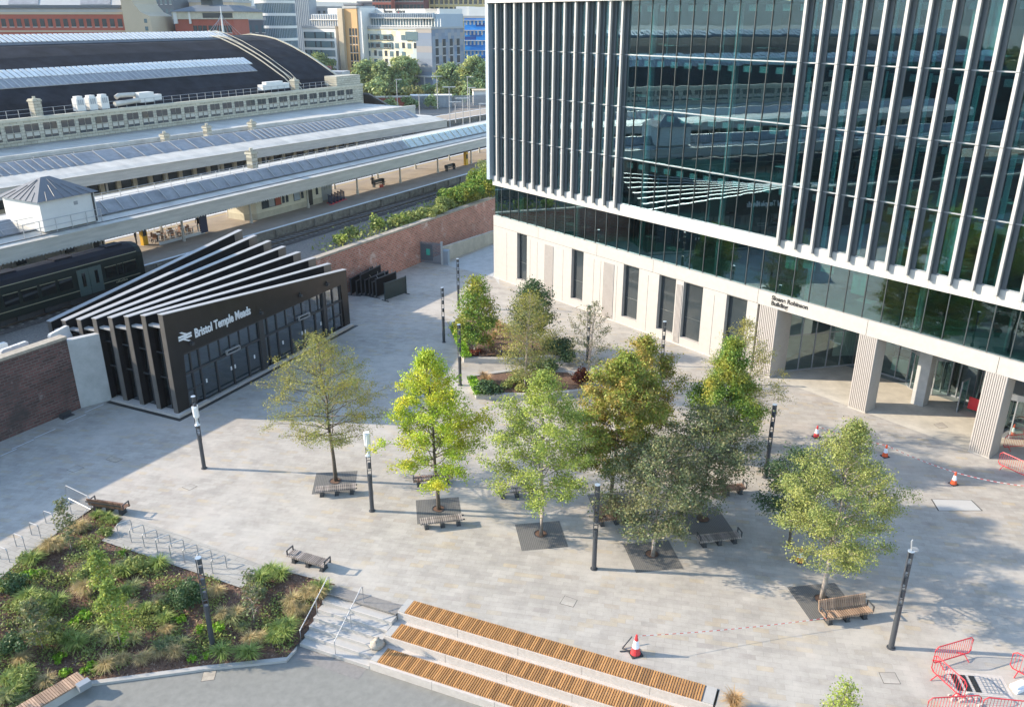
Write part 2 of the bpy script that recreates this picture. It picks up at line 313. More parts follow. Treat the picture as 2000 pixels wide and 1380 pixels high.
class MB:
    def __init__(s): s.v = []; s.f = []; s.m = []
    def add(s, vs, fs, m=0):
        o = len(s.v); s.v += [tuple(p) for p in vs]
        for f in fs: s.f.append(tuple(i + o for i in f)); s.m.append(m)
    def hexa(s, p, m=0):
        s.add(p, [(0, 3, 2, 1), (4, 5, 6, 7), (0, 1, 5, 4), (1, 2, 6, 5), (2, 3, 7, 6), (3, 0, 4, 7)], m)
    def box(s, x0, x1, y0, y1, z0, z1, m=0):
        s.hexa([(x0, y0, z0), (x1, y0, z0), (x1, y1, z0), (x0, y1, z0), (x0, y0, z1), (x1, y0, z1), (x1, y1, z1), (x0, y1, z1)], m)
    def quad(s, a, b, c, d, m=0): s.add([a, b, c, d], [(0, 1, 2, 3)], m)
    def prism(s, poly, z0, z1, m=0):
        n = len(poly)
        lo = [(p[0], p[1], z0) for p in poly]; hi = [(p[0], p[1], z1) for p in poly]
        s.add(lo + hi, [tuple(range(n - 1, -1, -1)), tuple(range(n, 2 * n))] + [(i, (i + 1) % n, n + (i + 1) % n, n + i) for i in range(n)], m)
    def prism_xz(s, poly, y0, y1, m=0):
        n = len(poly)
        a = [(p[0], y0, p[1]) for p in poly]; b = [(p[0], y1, p[1]) for p in poly]
        s.add(a + b, [tuple(range(n)), tuple(range(2 * n - 1, n - 1, -1))] + [(i, n + i, n + (i + 1) % n, (i + 1) % n) for i in range(n)], m)
    def ext(s, prof, x0, x1, m=0, yoff0=0, yoff1=0, cap=True):
        n = len(prof)
        a = [(x0, p[0] + yoff0, p[1]) for p in prof]; b = [(x1, p[0] + yoff1, p[1]) for p in prof]
        fs = [(i, i + 1, n + i + 1, n + i) for i in range(n - 1)]
        if cap: fs += [(n - 1, 0, n, 2 * n - 1), tuple(range(n - 1, -1, -1)), tuple(range(n, 2 * n))]
        s.add(a + b, fs, m)
    def cyl(s, x, y, z0, z1, r0, r1=None, n=12, m=0):
        r1 = r0 if r1 is None else r1
        lo = [(x + r0 * math.cos(2 * math.pi * i / n), y + r0 * math.sin(2 * math.pi * i / n), z0) for i in range(n)]
        hi = [(x + r1 * math.cos(2 * math.pi * i / n), y + r1 * math.sin(2 * math.pi * i / n), z1) for i in range(n)]
        s.add(lo + hi, [tuple(range(n - 1, -1, -1)), tuple(range(n, 2 * n))] + [(i, (i + 1) % n, n + (i + 1) % n, n + i) for i in range(n)], m)
    def tube(s, pts, r, n=6, m=0, r1=None):
        pts = [Vector(p) for p in pts]; k = len(pts); vs = []; r1 = r if r1 is None else r1
        for i, p in enumerate(pts):
            d = (pts[min(i + 1, k - 1)] - pts[max(i - 1, 0)]).normalized()
            u = d.cross(Vector((0, 0, 1)));
            if u.length < 1e-3: u = Vector((1, 0, 0))
            u.normalize(); v = d.cross(u); rr = r + (r1 - r) * i / max(1, k - 1)
            for j in range(n):
                a = 2 * math.pi * j / n; vs.append(p + u * (rr * math.cos(a)) + v * (rr * math.sin(a)))
        fs = [(i * n + j, i * n + (j + 1) % n, (i + 1) * n + (j + 1) % n, (i + 1) * n + j) for i in range(k - 1) for j in range(n)]
        fs += [tuple(range(n - 1, -1, -1)), tuple(range((k - 1) * n, k * n))]
        s.add(vs, fs, m)
    def build(s, name, mats, parent=None, loc=None, rz=None, smooth=False, recalc=True):
        me = bpy.data.meshes.new(name); me.from_pydata(s.v, [], s.f)
        if isinstance(mats, str): mats = [mats]
        for k in mats: me.materials.append(MATS[k])
        me.polygons.foreach_set('material_index', s.m)
        if smooth: me.polygons.foreach_set('use_smooth', [True] * len(s.f))
        if recalc:
            b = bmesh.new(); b.from_mesh(me); bmesh.ops.recalc_face_normals(b, faces=b.faces); b.to_mesh(me); b.free()
        me.update()
        o = bpy.data.objects.new(name, me); COL.objects.link(o)
        if parent is not None: o.parent = parent
        if loc is not None: o.location = loc
        if rz is not None: o.rotation_euler = (0, 0, rz)
        return o
def one(name, mats, label=None, cat=None, group=None, kind=None, fn=None, parent=None, loc=None, rz=None, smooth=False):
    b = MB(); fn(b); o = b.build(name, mats, parent, loc, rz, smooth)
    return tag(o, label, cat, group, kind)
def poly_sheet(name, outer, z, m, kind='structure'):
    tris = geometry.tessellate_polygon([[Vector((p[0], p[1], 0)) for p in outer]])
    me = bpy.data.meshes.new(name); me.from_pydata([(p[0], p[1], z if len(p) < 3 else p[2]) for p in outer], [], [tuple(t) for t in tris])
    me.materials.append(MATS[m])
    b = bmesh.new(); b.from_mesh(me); bmesh.ops.recalc_face_normals(b, faces=b.faces)
    if sum(f.normal.z * f.calc_area() for f in b.faces) < 0: bmesh.ops.reverse_faces(b, faces=b.faces)
    b.to_mesh(me); b.free()
    o = bpy.data.objects.new(name, me); COL.objects.link(o)
    if kind: o['kind'] = kind
    return o
def text_mesh(name, body, size, matname, parent, M, bold=0.0, depth=.02, align='LEFT', line=1.0):
    cu = bpy.data.curves.new(name, 'FONT'); cu.body = body; cu.size = size; cu.extrude = depth; cu.offset = bold; cu.align_x = align; cu.space_line = line
    to = bpy.data.objects.new(name + '_src', cu); COL.objects.link(to)
    bpy.context.view_layer.update()
    me = bpy.data.meshes.new_from_object(to.evaluated_get(bpy.context.evaluated_depsgraph_get()))
    bpy.data.objects.remove(to); me.name = name; me.materials.clear(); me.materials.append(MATS[matname]); me.transform(M)
    o = bpy.data.objects.new(name, me); COL.objects.link(o); o.parent = parent
    return o
STAND = Matrix.Rotation(R(90), 4, 'X')     # text on a wall facing local -y

# ------------------------------------------------------------------ foliage
def quads_mesh(name, cen, nrm, size, m, parent, asp=0.62):
    """one small lozenge leaf per row"""
    n = len(cen); rng = np.random.default_rng(n + int(abs(cen[0, 0]) * 1000) % 997)
    nrm = nrm / (np.linalg.norm(nrm, axis=1, keepdims=True) + 1e-9)
    a = np.cross(nrm, rng.normal(size=(n, 3))); a /= (np.linalg.norm(a, axis=1, keepdims=True) + 1e-9); b = np.cross(nrm, a)
    s = size[:, None] if np.ndim(size) else size
    v = np.stack([cen - a * s, cen - b * s * asp + nrm * s * .15, cen + a * s, cen + b * s * asp + nrm * s * .15], 1).reshape(-1, 3)
    return raw_mesh(name, v, np.arange(4 * n).reshape(n, 4), m, parent)
def raw_mesh(name, v, f, m, parent=None):
    me = bpy.data.meshes.new(name); nv = len(v); nf, k = f.shape
    me.vertices.add(nv); me.vertices.foreach_set('co', np.asarray(v, 'f').ravel())
    me.loops.add(nf * k); me.loops.foreach_set('vertex_index', f.astype('i').ravel())
    me.polygons.add(nf); me.polygons.foreach_set('loop_start', (np.arange(nf) * k).astype('i'))
    me.update(calc_edges=True); me.validate(); me.materials.append(MATS[m])
    o = bpy.data.objects.new(name, me); COL.objects.link(o)
    if parent is not None: o.parent = parent
    return o
SHAPES = {
    'oval': lambda t: (max(0.0, math.sin(math.pi * min(1, (t * .93 + .07)) ** .80))) ** .75,
    'egg': lambda t: (max(0.0, math.sin(math.pi * (t * .90 + .10) ** .62))) ** .85,
    'cone': lambda t: max(.06, (1 - t) ** .8) * min(1, .45 + t * 3.2),
    'round': lambda t: max(0.05, 1 - (2 * t - .95) ** 2) ** .5,
}
def tree_parts(root, h, r, clear, seed, leaf, n_leaf, ls=.12, shape='oval', trunk_r=.09, bark='bark', nb=46, sub=6, spread=.20, up=(15, 62), lean=(0, 0), stems=1, trunk_part='trunk'):
    rd = random.Random(seed); rng = np.random.default_rng(seed); sh = SHAPES[shape]
    mb = MB(); cen = []; nr = []; wts = []
    for st in range(stems):
        ox = (rd.uniform(-.25, .25), rd.uniform(-.25, .25)) if stems > 1 else (0, 0)
        wob = [(rd.uniform(-1, 1) * .05 * r * (k / 7) , rd.uniform(-1, 1) * .05 * r * (k / 7)) for k in range(8)]
        lx, ly = lean[0] + ox[0] * 2.2, lean[1] + ox[1] * 2.2
        tp = [Vector((ox[0] * .3 + wob[k][0] + lx * (k / 7), ox[1] * .3 + wob[k][1] + ly * (k / 7), h * .96 * k / 7)) for k in range(8)]
        mb.tube(tp, trunk_r, 8, 0, trunk_r * .12)
        def axis(z):
            q = min(6.999, max(0, z / (h * .96) * 7)); k = int(q); return tp[k].lerp(tp[k + 1], q - k)
        for i in range(nb // stems):
            t = ((i + rd.random()) / (nb // stems)) ** .92
            z0 = h * (clear + (1 - clear) * t * .93)
            ext = r * sh(t) * rd.uniform(.72, 1.08)
            az = i * 2.39996 + rd.uniform(-.5, .5); el = R(up[0] + (up[1] - up[0]) * t + rd.uniform(-9, 9))
            p0 = axis(z0 - ext * math.tan(el) * .35 if z0 > h * clear + .4 else z0 * .98)
            dirh = Vector((math.cos(az), math.sin(az), 0)); L = ext
            pts = [p0 + dirh * (L * q) + Vector((rd.uniform(-1, 1) * .05 * L, rd.uniform(-1, 1) * .05 * L, L * math.tan(el) * (q - .22 * q * q) * .8)) for q in (0, .33, .66, 1)]
            zmax = h * (1.0 - .03 * rd.random())
            for p in pts: p.z = min(p.z, zmax)
            mb.tube(pts, max(.012, trunk_r * .30 * (1 - t * .6)), 4, 0, .006)
            for j in range(sub):
                u = rd.uniform(.25, 1.0); q = u * 3; k = min(2, int(q)); pb = pts[k].lerp(pts[k + 1], q - k)
                a2 = az + rd.uniform(-1.5, 1.5); l2 = max(.22, L * rd.uniform(.18, .42)); e2 = el * .6 + rd.uniform(-.5, .5)
                pe = pb + Vector((math.cos(a2) * math.cos(e2), math.sin(a2) * math.cos(e2), math.sin(e2))) * l2
                if pe.z > h: pe.z = h
                mb.tube([pb, pe], .011, 3, 0, .004)
                cen.append((pb, pe)); wts.append(l2 * (0.5 + u))
    mb.build(trunk_part, bark, root, smooth=True, recalc=False)
    wts = np.array(wts); wts /= wts.sum(); idx = rng.choice(len(cen), n_leaf, p=wts)
    A = np.array([tuple(c[0]) for c in cen]); B = np.array([tuple(c[1]) for c in cen])
    u = rng.random((n_leaf, 1)) ** .75; P = A[idx] + (B[idx] - A[idx]) * (u * 1.08) + rng.normal(size=(n_leaf, 3)) * spread * np.array([1, 1, .75])
    ax_ = P * np.array([1, 1, 0]); ax_ /= (np.linalg.norm(ax_, axis=1, keepdims=True) + .3)
    N = rng.normal(size=(n_leaf, 3)) * .8 + np.array([0, 0, .55]) + ax_ * .75
    S = ls * (.55 + .75 * rng.random(n_leaf))
    quads_mesh('crown', P, N, S, leaf, root)
def tree(label, base, h, r, leaf, n_leaf, group=None, cat='tree', name='tree', **kw):
    o = thing(name, label, cat, base, 0, group); tree_parts(o, h, r, kw.pop('clear', .28), kw.pop('seed', 1), leaf, n_leaf, **kw); return o
def shrub_cloud(root, r, h, leaf, n, ls, seed, name='foliage', lumps=9):
    rng = np.random.default_rng(seed); ce = np.stack([rng.normal(size=lumps) * r * .45, rng.normal(size=lumps) * r * .45, h * (.25 + .55 * rng.random(lumps))], 1)
    rr = r * (.35 + .3 * rng.random(lumps)); i = rng.integers(0, lumps, n)
    d = rng.normal(size=(n, 3)); d /= np.linalg.norm(d, axis=1, keepdims=True)
    q = rng.random((n, 1)) ** .33
    P = ce[i] + d * rr[i][:, None] * q * np.array([1, 1, h / (2 * r) + .3]); P[:, 2] = np.abs(P[:, 2] - .02) + .02
    return quads_mesh(name, P, d + rng.normal(size=(n, 3)) * .7 + np.array([0, 0, .5]), ls * (.6 + .8 * rng.random(n)), leaf, root)
def blades(n, h, spread, seed, wid=.012, droop=.55):
    rng = np.random.default_rng(seed); az = rng.random(n) * 2 * np.pi; ln = h * (.6 + .6 * rng.random(n)); out = spread * (.2 + rng.random(n))
    d = np.stack([np.cos(az), np.sin(az), 0 * az], 1); sd = np.stack([-np.sin(az), np.cos(az), 0 * az], 1)
    b = rng.normal(size=(n, 3)) * .05 * h; b[:, 2] = 0
    p0 = b; p1 = b + d * out[:, None] * .45 + np.array([0, 0, 1]) * (ln * .75)[:, None]
    p2 = b + d * (out * 1.15)[:, None] + np.array([0, 0, 1]) * (ln * (1.0 - droop * rng.random(n)))[:, None]
    w_ = wid * (.7 + .6 * rng.random(n))[:, None]
    v = np.stack([p0 - sd * w_, p0 + sd * w_, p1 + sd * w_, p1 - sd * w_, p2 + sd * w_ * .25, p2 - sd * w_ * .25], 1).reshape(-1, 3)
    base = np.arange(n)[:, None] * 6
    f = np.concatenate([base + np.array([[0, 1, 2, 3]]), base + np.array([[3, 2, 4, 5]])], 0)
    return v, f

# ================================================================== SETTING
TA = R(-23.1); TO = G(810, 1173)                      # terrace frame
def T(x, y, z=0): return Vector((TO.x + x * math.cos(TA) - y * math.sin(TA), TO.y + x * math.sin(TA) + y * math.cos(TA), z))
SA = R(60.8); SOX, SOY = -34.2, 73.2                   # railway frame: x along the tracks, y away from the square
def S(x, y, z=0): return Vector((SOX + x * math.cos(SA) - y * math.sin(SA), SOY + x * math.sin(SA) + y * math.cos(SA), z))
LOW = -1.25
bed_top = [(-26.6, 26.5), (-25.6, 34.5), (-25.3, 36.8), (-23.95, 41.1), (-21.8, 39.9), (-22.0, 37.8), (-13.3, 33.8), (-12.7, 35.6), (-8.75, 34.1)]
wl = [S(-95, -11.2), S(130, -11.2)]
plaza = [(p[0], p[1]) for p in bed_top] + [tuple(T(-4.25, -1.15))[:2], tuple(T(-.36, -1.15))[:2], tuple(T(-.36, -.05))[:2], tuple(T(14.5, -.05))[:2], tuple(T(14.5, -9))[:2], (140, 5), (160, 140), (wl[1].x, wl[1].y), (wl[0].x, wl[0].y), (-60, 0), (-26.6, 5)]
poly_sheet('plaza', plaza, 0.0, 'paving')
poly_sheet('lower_terrace', [(-40, 0), (30, 0), (30, 31.5), (-9, 35), (-28, 35), (-40, 20)], LOW, 'resin')
poly_sheet('rack_pad', [(-22.0, 37.8), (-21.0, 39.9), (-12.72, 35.62), (-13.3, 33.8)], .004, 'pad_paving')
poly_sheet('rack_path', [(-25.62, 34.5), (-25.32, 36.8), (-23.95, 41.12), (-25.2, 42.1), (-26.9, 37.2), (-27.8, 30.5), (-26.4, 30)], .004, 'pad_paving')
poly_sheet('railway_ground', [tuple(S(-400, -11))[:2], tuple(S(400, -11))[:2], tuple(S(400, 330))[:2], tuple(S(-400, 330))[:2]], 4.25, 'ballast')
one('terrain', 'city', kind='structure', fn=lambda b: b.cyl(0, 0, -6, -2.5, 6000, n=64))
def far_sheet(b):
    b.quad(S(-4000, 180, 4.2), S(4000, 180, 4.2), S(4000, 4500, 4.2), S(-4000, 4500, 4.2))
    b.quad(S(-4000, -30, 4.15), S(-120, -30, 4.15), S(-120, 180, 4.15), S(-4000, 180, 4.15))
one('city_ground', 'city', kind='structure', fn=far_sheet)
def hills(b):
    n = 220
    for ring, (rad, hh, sd) in enumerate(((2600, 66, 1), (3900, 95, 2), (5200, 120, 3))):
        rd = random.Random(sd); ph = [rd.random() * 6.28 for _ in range(6)]
        def H(a): return hh * (1 + .55 * max(0.0, -math.cos(a))) * (.75 + .16 * math.sin(3 * a + ph[0]) + .12 * math.sin(7 * a + ph[1]) + .06 * math.sin(17 * a + ph[2]) + .03 * math.sin(47 * a + ph[3]))  # unseen hills to the left raised to hide yellow sky mirrored in the glass
        A = [2 * math.pi * i / n for i in range(n + 1)]
        for i in range(n):
            a, c = A[i], A[i + 1]
            b.quad((rad * math.cos(a), rad * math.sin(a), 0), (rad * math.cos(c), rad * math.sin(c), 0), ((rad + 300) * math.cos(c), (rad + 300) * math.sin(c), H(c)), ((rad + 300) * math.cos(a), (rad + 300) * math.sin(a), H(a)))
            b.quad(((rad + 300) * math.cos(a), (rad + 300) * math.sin(a), H(a)), ((rad + 300) * math.cos(c), (rad + 300) * math.sin(c), H(c)), ((rad + 600) * math.cos(c), (rad + 600) * math.sin(c), 0), ((rad + 600) * math.cos(a), (rad + 600) * math.sin(a), 0))
one('hills', 'hill', kind='structure', fn=hills)

# ================================================================== MAIN GLASS BUILDING  (local x along the front, y inwards)
BA = G(965, 541); BROT = R(-51.17); PITCHF = 1.39; S0 = 3.9; LEN = 66.0; TOPZ = 27.27
bld = thing('glass_building', 'large glass office building on a white stone base with pale vertical fins', 'building', BA, BROT)
TR = [14.85, 19.05, 23.16]
wins = [(3.92, 5.5), (12.15, 13.8), (18.98, 20.85), (23.18, 25.05), (25.88, 27.92), (30.28, 32.25)]
def base_wall(b):
    xs = [-.02] + [q for w_ in wins for q in w_] + [33.2]
    for i in range(0, len(xs), 2): b.box(xs[i], xs[i + 1], 0, .5, 0, 5.64)
    for a, c in wins: b.box(a + .002, c - .002, .004, .5, 0, .7)
    b.box(-.02, LEN, .001, .6, 5.64, 6.75)
    for x in (2.2, 7.1, 10.95, 15.2, 16.1, 18.2, 21.95, 29.1, 6.0):
        b.box(x, x + .03, -.004, .003, .12, 5.3, 1)
    for x in (7.2, 15.5, 22.4, 33.1, 42.05, 50.65, 59.2): b.box(x, x + .03, -.003, .003, 5.64, 6.75, 1)
    b.box(-.02, 33.2, -.003, .002, 5.66, 5.685, 1)
    b.box(-.02, 33.2, -.05, .003, 0, .12, 2)
one('base_wall', ['white_stone', 'joint', 'granite'], parent=bld, fn=base_wall)
for a, c in ((8.2, 9.55), (16.45, 17.85), (25.13, 25.8)):
    def rp(b, a=a, c=c):
        n = int((c - a) / .13)
        b.box(a, c, -.012, .0, .14, 5.3)
        for k in range(n): b.box(a + (c - a) * (k + .2) / n, a + (c - a) * (k + .8) / n, -.05, -.012, .14, 5.3)
    one('ribbed_panel', 'ribbed_stone', parent=bld, fn=rp)
for a, c in wins:
    fr = one('window', ['mullion'], parent=bld, fn=lambda b: (b.box(a, a + .06, .34, .42, .7, 5.64), b.box(c - .06, c, .34, .42, .7, 5.64), b.box(a + .06, c - .06, .34, .42, 5.57, 5.64), b.box(a + .06, c - .06, .34, .42, .7, .77), b.box(a + .06, c - .06, .35, .41, 2.5, 2.55)))
    one('pane', 'window_dark', parent=fr, fn=lambda b: b.box(a + .06, c - .06, .37, .39, .77, 5.57))
    one('sill', 'granite', parent=fr, fn=lambda b: b.box(a, c, -.03, .34, .70, .74))
# piers with ribbed fronts
for k, (a, c, d) in enumerate(((33.4, 35.0, 2.0), (41.6, 42.95, 1.35), (50.08, 51.4, 1.35), (58.6, 59.95, 1.35))):
    p = one('pier', 'white_stone', parent=bld, fn=lambda b: b.box(a, c, .03, d, 0, 5.64))
    def rb(b):
        n = 10
        for q in range(n): b.box(a + (c - a) * (q + .2) / n, a + (c - a) * (q + .8) / n, -.02, .03, .12, 5.64)
    one('ribbed_face', 'ribbed_stone', parent=p, fn=rb)
one('inner_column', 'concrete', parent=bld, fn=lambda b: b.box(44.1, 45.0, 4.2, 5.0, 0, 5.64))
one('soffit', 'white_panel', parent=bld, fn=lambda b: b.box(33.2, LEN, .6, 16, 5.66, 5.9))
# lobby glazing inside the recess
def lobby(b):
    pts = [(34.95, 1.95), (37.6, 7.5), (46.9, 7.7), (47.6, 6.6), (LEN, 6.6)]
    for (x0, y0), (x1, y1) in zip(pts, pts[1:]):
        b.quad((x0, y0, .05), (x1, y1, .05), (x1, y1, 5.64), (x0, y0, 5.64))
one('lobby_glazing', 'lobby_glass', parent=bld, fn=lobby)
def lobby_m(b):
    pts = [(34.95, 1.95), (37.6, 7.5), (46.9, 7.7), (47.6, 6.6), (LEN, 6.6)]
    for (x0, y0), (x1, y1) in zip(pts, pts[1:]):
        L = math.hypot(x1 - x0, y1 - y0); n = max(1, round(L / 1.15))
        for k in range(n + 1):
            x, y = x0 + (x1 - x0) * k / n, y0 + (y1 - y0) * k / n; b.box(x - .035, x + .035, y - .09, y - .01, 0, 5.6)
        b.hexa([(x0, y0 - .03, 0), (x1, y1 - .03, 0), (x1, y1 + .05, 0), (x0, y0 + .05, 0), (x0, y0 - .03, .14), (x1, y1 - .03, .14), (x1, y1 + .05, .14), (x0, y0 + .05, .14)])
        b.hexa([(x0, y0 - .03, 3.0), (x1, y1 - .03, 3.0), (x1, y1 + .05, 3.0), (x0, y0 + .05, 3.0), (x0, y0 - .03, 3.08), (x1, y1 - .03, 3.08), (x1, y1 + .05, 3.08), (x0, y0 + .05, 3.08)])
one('lobby_mullion', 'steel_grey', parent=bld, fn=lobby_m)
def lobby_in(b):
    b.box(33.4, LEN, 14, 14.2, .02, 5.6, 0); b.box(33.2, 33.4, .6, 14, .02, 5.6, 0)
    b.hexa([(35.5, 7.9, .02), (38.5, 12, .02), (38.5, 12.3, .02), (35.4, 8.2, .02), (35.5, 7.9, 2.4), (38.5, 12, 1.2), (38.5, 12.3, 1.2), (35.4, 8.2, 2.4)], 1)
    for x in (38.3, 43, 48): b.box(x, x + .5, 9.5, 10, .02, 5.6, 1)
    b.box(40, 42.5, 9, 9.6, .02, 1.1, 2)
    b.box(33.4, LEN, 6.9, 14, -.02, .012, 3)
one('lobby_interior', ['interior', 'interior_light', 'mint', 'carpet'], parent=bld, fn=lobby_in)
# revolving doors and the leaf door
for (cx, cy) in ((43.6, 8.2), (50.2, 5.4)):
    rv = one('revolving_door', 'steel_grey', parent=bld, fn=lambda b: (b.cyl(cx, cy, 2.75, 3.15, 1.75, n=28), b.cyl(cx, cy, 0, .05, 1.75, n=28), [b.box(cx + 1.72 * math.cos(q) - .04, cx + 1.72 * math.cos(q) + .04, cy + 1.72 * math.sin(q) - .04, cy + 1.72 * math.sin(q) + .04, .05, 2.75) for q in (.3, 1.1, 2.0, 2.8, 3.5, 4.2, 5.2, 5.9)]))
    def gl(b):
        for q0, q1 in ((2.0, 2.8), (2.8, 3.5), (3.5, 4.2), (5.2, 5.9), (.3, 1.1)):
            b.quad((cx + 1.7 * math.cos(q0), cy + 1.7 * math.sin(q0), .06), (cx + 1.7 * math.cos(q1), cy + 1.7 * math.sin(q1), .06), (cx + 1.7 * math.cos(q1), cy + 1.7 * math.sin(q1), 2.75), (cx + 1.7 * math.cos(q0), cy + 1.7 * math.sin(q0), 2.75))
    one('curved_glass', 'lobby_glass', parent=rv, fn=gl)
    one('door_wing', 'mullion', parent=rv, fn=lambda b: (b.box(cx - 1.6, cx + 1.6, cy - .03, cy + .03, .06, .2), b.box(cx - .04, cx + .04, cy - 1.6, cy + 1.6, .06, .2), b.box(cx - .05, cx + .05, cy - .05, cy + .05, .06, 2.7), b.box(cx - 1.6, cx + 1.6, cy - .03, cy + .03, 1.0, 1.1)))
dr = one('door', 'steel_grey', parent=bld, fn=lambda b: (b.box(46.9, 46.98, 5.2, 6.3, 0, .1), b.box(46.9, 46.98, 5.2, 6.3, 2.3, 2.4), b.box(46.9, 46.98, 5.2, 5.28, .1, 2.3), b.box(46.9, 46.98, 6.22, 6.3, .1, 2.3)))
one('pane', 'lobby_glass', parent=dr, fn=lambda b: b.box(46.93, 46.95, 5.28, 6.22, .1, 2.3))
one('red_sign', 'red_bin', parent=bld, fn=lambda b: b.box(47.3, 48.3, 5.96, 6.0, .25, 1.15))
# glass strip above the base, white band, upper curtain wall
one('strip_glazing', 'strip_glass', parent=bld, fn=lambda b: b.box(0, LEN, .22, .24, 6.75, 9.92))
def band(b):
    j = -3
    while True:
        a = S0 + PITCHF * j + .008; c = a + PITCHF - .016; j += 1
        if c > LEN: break
        b.box(max(a, -.05), c, -.06, .5, 9.92, 10.86)
    b.box(0, LEN, -.04, .4, 9.93, 10.85, 1)
one('white_band', ['white_panel', 'joint'], parent=bld, fn=band)
one('curtain_wall', 'facade_glass', parent=bld, fn=lambda b: [b.box(0, LEN, .06, .08, z0 + .03, z1 - .03) for z0, z1 in zip([10.86] + TR, TR + [TOPZ])])
def trans(b):
    for z in TR: b.box(0, LEN, .0, .1, z - .04, z + .04)
    b.box(0, LEN, .01, .1, 10.862, 10.95)
one('transom', 'steel_grey', parent=bld, fn=trans)
one('parapet', 'white_panel', parent=bld, fn=lambda b: (b.box(-.3, LEN, -.62, .6, TOPZ, TOPZ + 1.1), b.box(-.3, .4, .6, 24, TOPZ, TOPZ + 1.1)))
JF = [j for j in range(-2, 45) if not (10 < j < 22)]
finm = MB(); zz = [10.5] + TR + [TOPZ]
for z0, z1 in zip(zz, zz[1:]): finm.box(-.095, .095, -.44, -.22, z0 + .02, z1 - .02)
finm.box(-.085, .085, -.42, 0.0, 10.5, TOPZ, 1)
fin0 = None
for j in JF:
    x = S0 + PITCHF * j
    if fin0 is None: fin0 = finm.build('fin', ['fin_metal', 'slate_panel'], bld, (x, 0, 0))
    else: dup(fin0, bld, (x, 0, 0))
pan0 = None
for j in JF:
    x = S0 + PITCHF * j + .09
    if pan0 is None: pan0 = one('vent_panel', 'slate_panel', parent=bld, loc=(x, 0, 0), fn=lambda b: [b.box(.002, .27, .0, .055, z0 + .04, z1 - .04) for z0, z1 in zip([10.86] + TR, TR + [TOPZ])])
    else: dup(pan0, bld, (x, 0, 0))
mul0 = None
for j in range(11, 22):
    x = S0 + PITCHF * j
    if mul0 is None: mul0 = one('mullion', 'mullion', parent=bld, loc=(x, 0, 0), fn=lambda b: b.box(-.02, .02, -.01, .07, 10.95, TOPZ))
    else: dup(mul0, bld, (x, 0, 0))
mul1 = None
for j in range(-2, 45):
    x = S0 + PITCHF * j
    if mul1 is None: mul1 = one('strip_mullion', 'mullion', parent=bld, loc=(x, 0, 0), fn=lambda b: b.box(-.025, .025, .17, .30, 6.75, 9.92))
    else: dup(mul1, bld, (x, 0, 0))
one('corner_panel', 'far_blue_grey', parent=bld, fn=lambda b: b.box(-.55, -.06, -.42, .6, 10.5, TOPZ))
def core(b):
    zs = [6.6, 10.4] + TR + [TOPZ]
    for z in zs: b.box(.05, LEN, .45, 18, z - .25, z + (.06 if z < TOPZ else .2), 0)
    b.box(.0, LEN, 18, 18.3, 0, TOPZ, 0); b.box(-.02, .06, .5, 18, 0, TOPZ, 2); b.box(LEN - .1, LEN, .5, 18, 0, TOPZ, 2)
    rd = random.Random(5)
    for z0, z1 in zip(zs, zs[1:]):
        b.box(.1, LEN - .1, 8.5, 8.7, z0 + .07, z1 - .27, 2)
        x = 3.0
        while x < LEN - 4:
            if rd.random() < .6: b.box(x, x + .12, 1.4, 8.4, z0 + .07, z1 - .27, 0)
            x += PITCHF * rd.choice((3, 4, 6))
        for j in range(0, 44):
            if rd.random() < .5:                     # desks and chairs near the glass
                x = S0 + PITCHF * j; y = rd.uniform(1.2, 4); b.box(x, x + 1.2, y, y + .7, z0 + .72, z0 + .78, rd.choice((1, 3, 3)))
one('interior', ['interior', 'interior_light', 'carpet', 'mullion'], parent=bld, fn=core)
col0 = None
for x in (3.2, 11.6, 19.9, 28.2, 36.6, 44.9, 53.2, 61.5):
    if col0 is None: col0 = one('column', 'interior_light', parent=bld, loc=(x, 1.15, 0), fn=lambda b: b.cyl(0, 0, 6.66, TOPZ - .3, .24, n=14))
    else: dup(col0, bld, (x, 1.15, 0))
def ceil(b):
    rd = random.Random(9)
    for z in TR + [TOPZ]:
        for j in range(-2, 44): b.box(S0 + PITCHF * j + .42, S0 + PITCHF * j + 1.15, .5, .56, z - .85, z - .42)
one('ceiling_panel', 'interior_light', parent=bld, fn=ceil)
def blinds(b):
    rd = random.Random(13); zs = [10.86] + TR + [TOPZ]
    for j in list(range(-2, 10)) + list(range(22, 44)):
        for z0, z1 in zip(zs, zs[1:]):
            q = rd.random(); x = S0 + PITCHF * j
            if (j % 2 == 0 and q < .9) or q < .1: b.box(x + .40, x + .40 + rd.choice((.16, .2, .3)), .16, .2, z0 + .1, z1 - .3)
            if .5 < q < .54: b.box(x + .45, x + 1.2, .3, .34, z0 + rd.uniform(.3, 2.4), z1 - .3)
    for j, a in ((22, .9), (23.05, .55), (24.1, .5), (25.9, 1.5)): b.box(S0 + PITCHF * j + .15, S0 + PITCHF * (j + 1) - .25, .8, .9, 9.55 - a, 9.85)
one('blind', 'mint', parent=bld, fn=blinds)
one('roof', 'far_roof', parent=bld, fn=lambda b: b.box(.4, LEN, .6, 24, TOPZ + .22, TOPZ + .5))
one('side_wall', 'far_grey', parent=bld, fn=lambda b: b.box(0, .3, 18.3, 24, 0, TOPZ))
text_mesh('lettering', 'Sloane Robinson\nBuilding', .46, 'sign_black', bld, Matrix.Translation((34.35, -.004, 6.28)) @ STAND, bold=.014, line=.92)
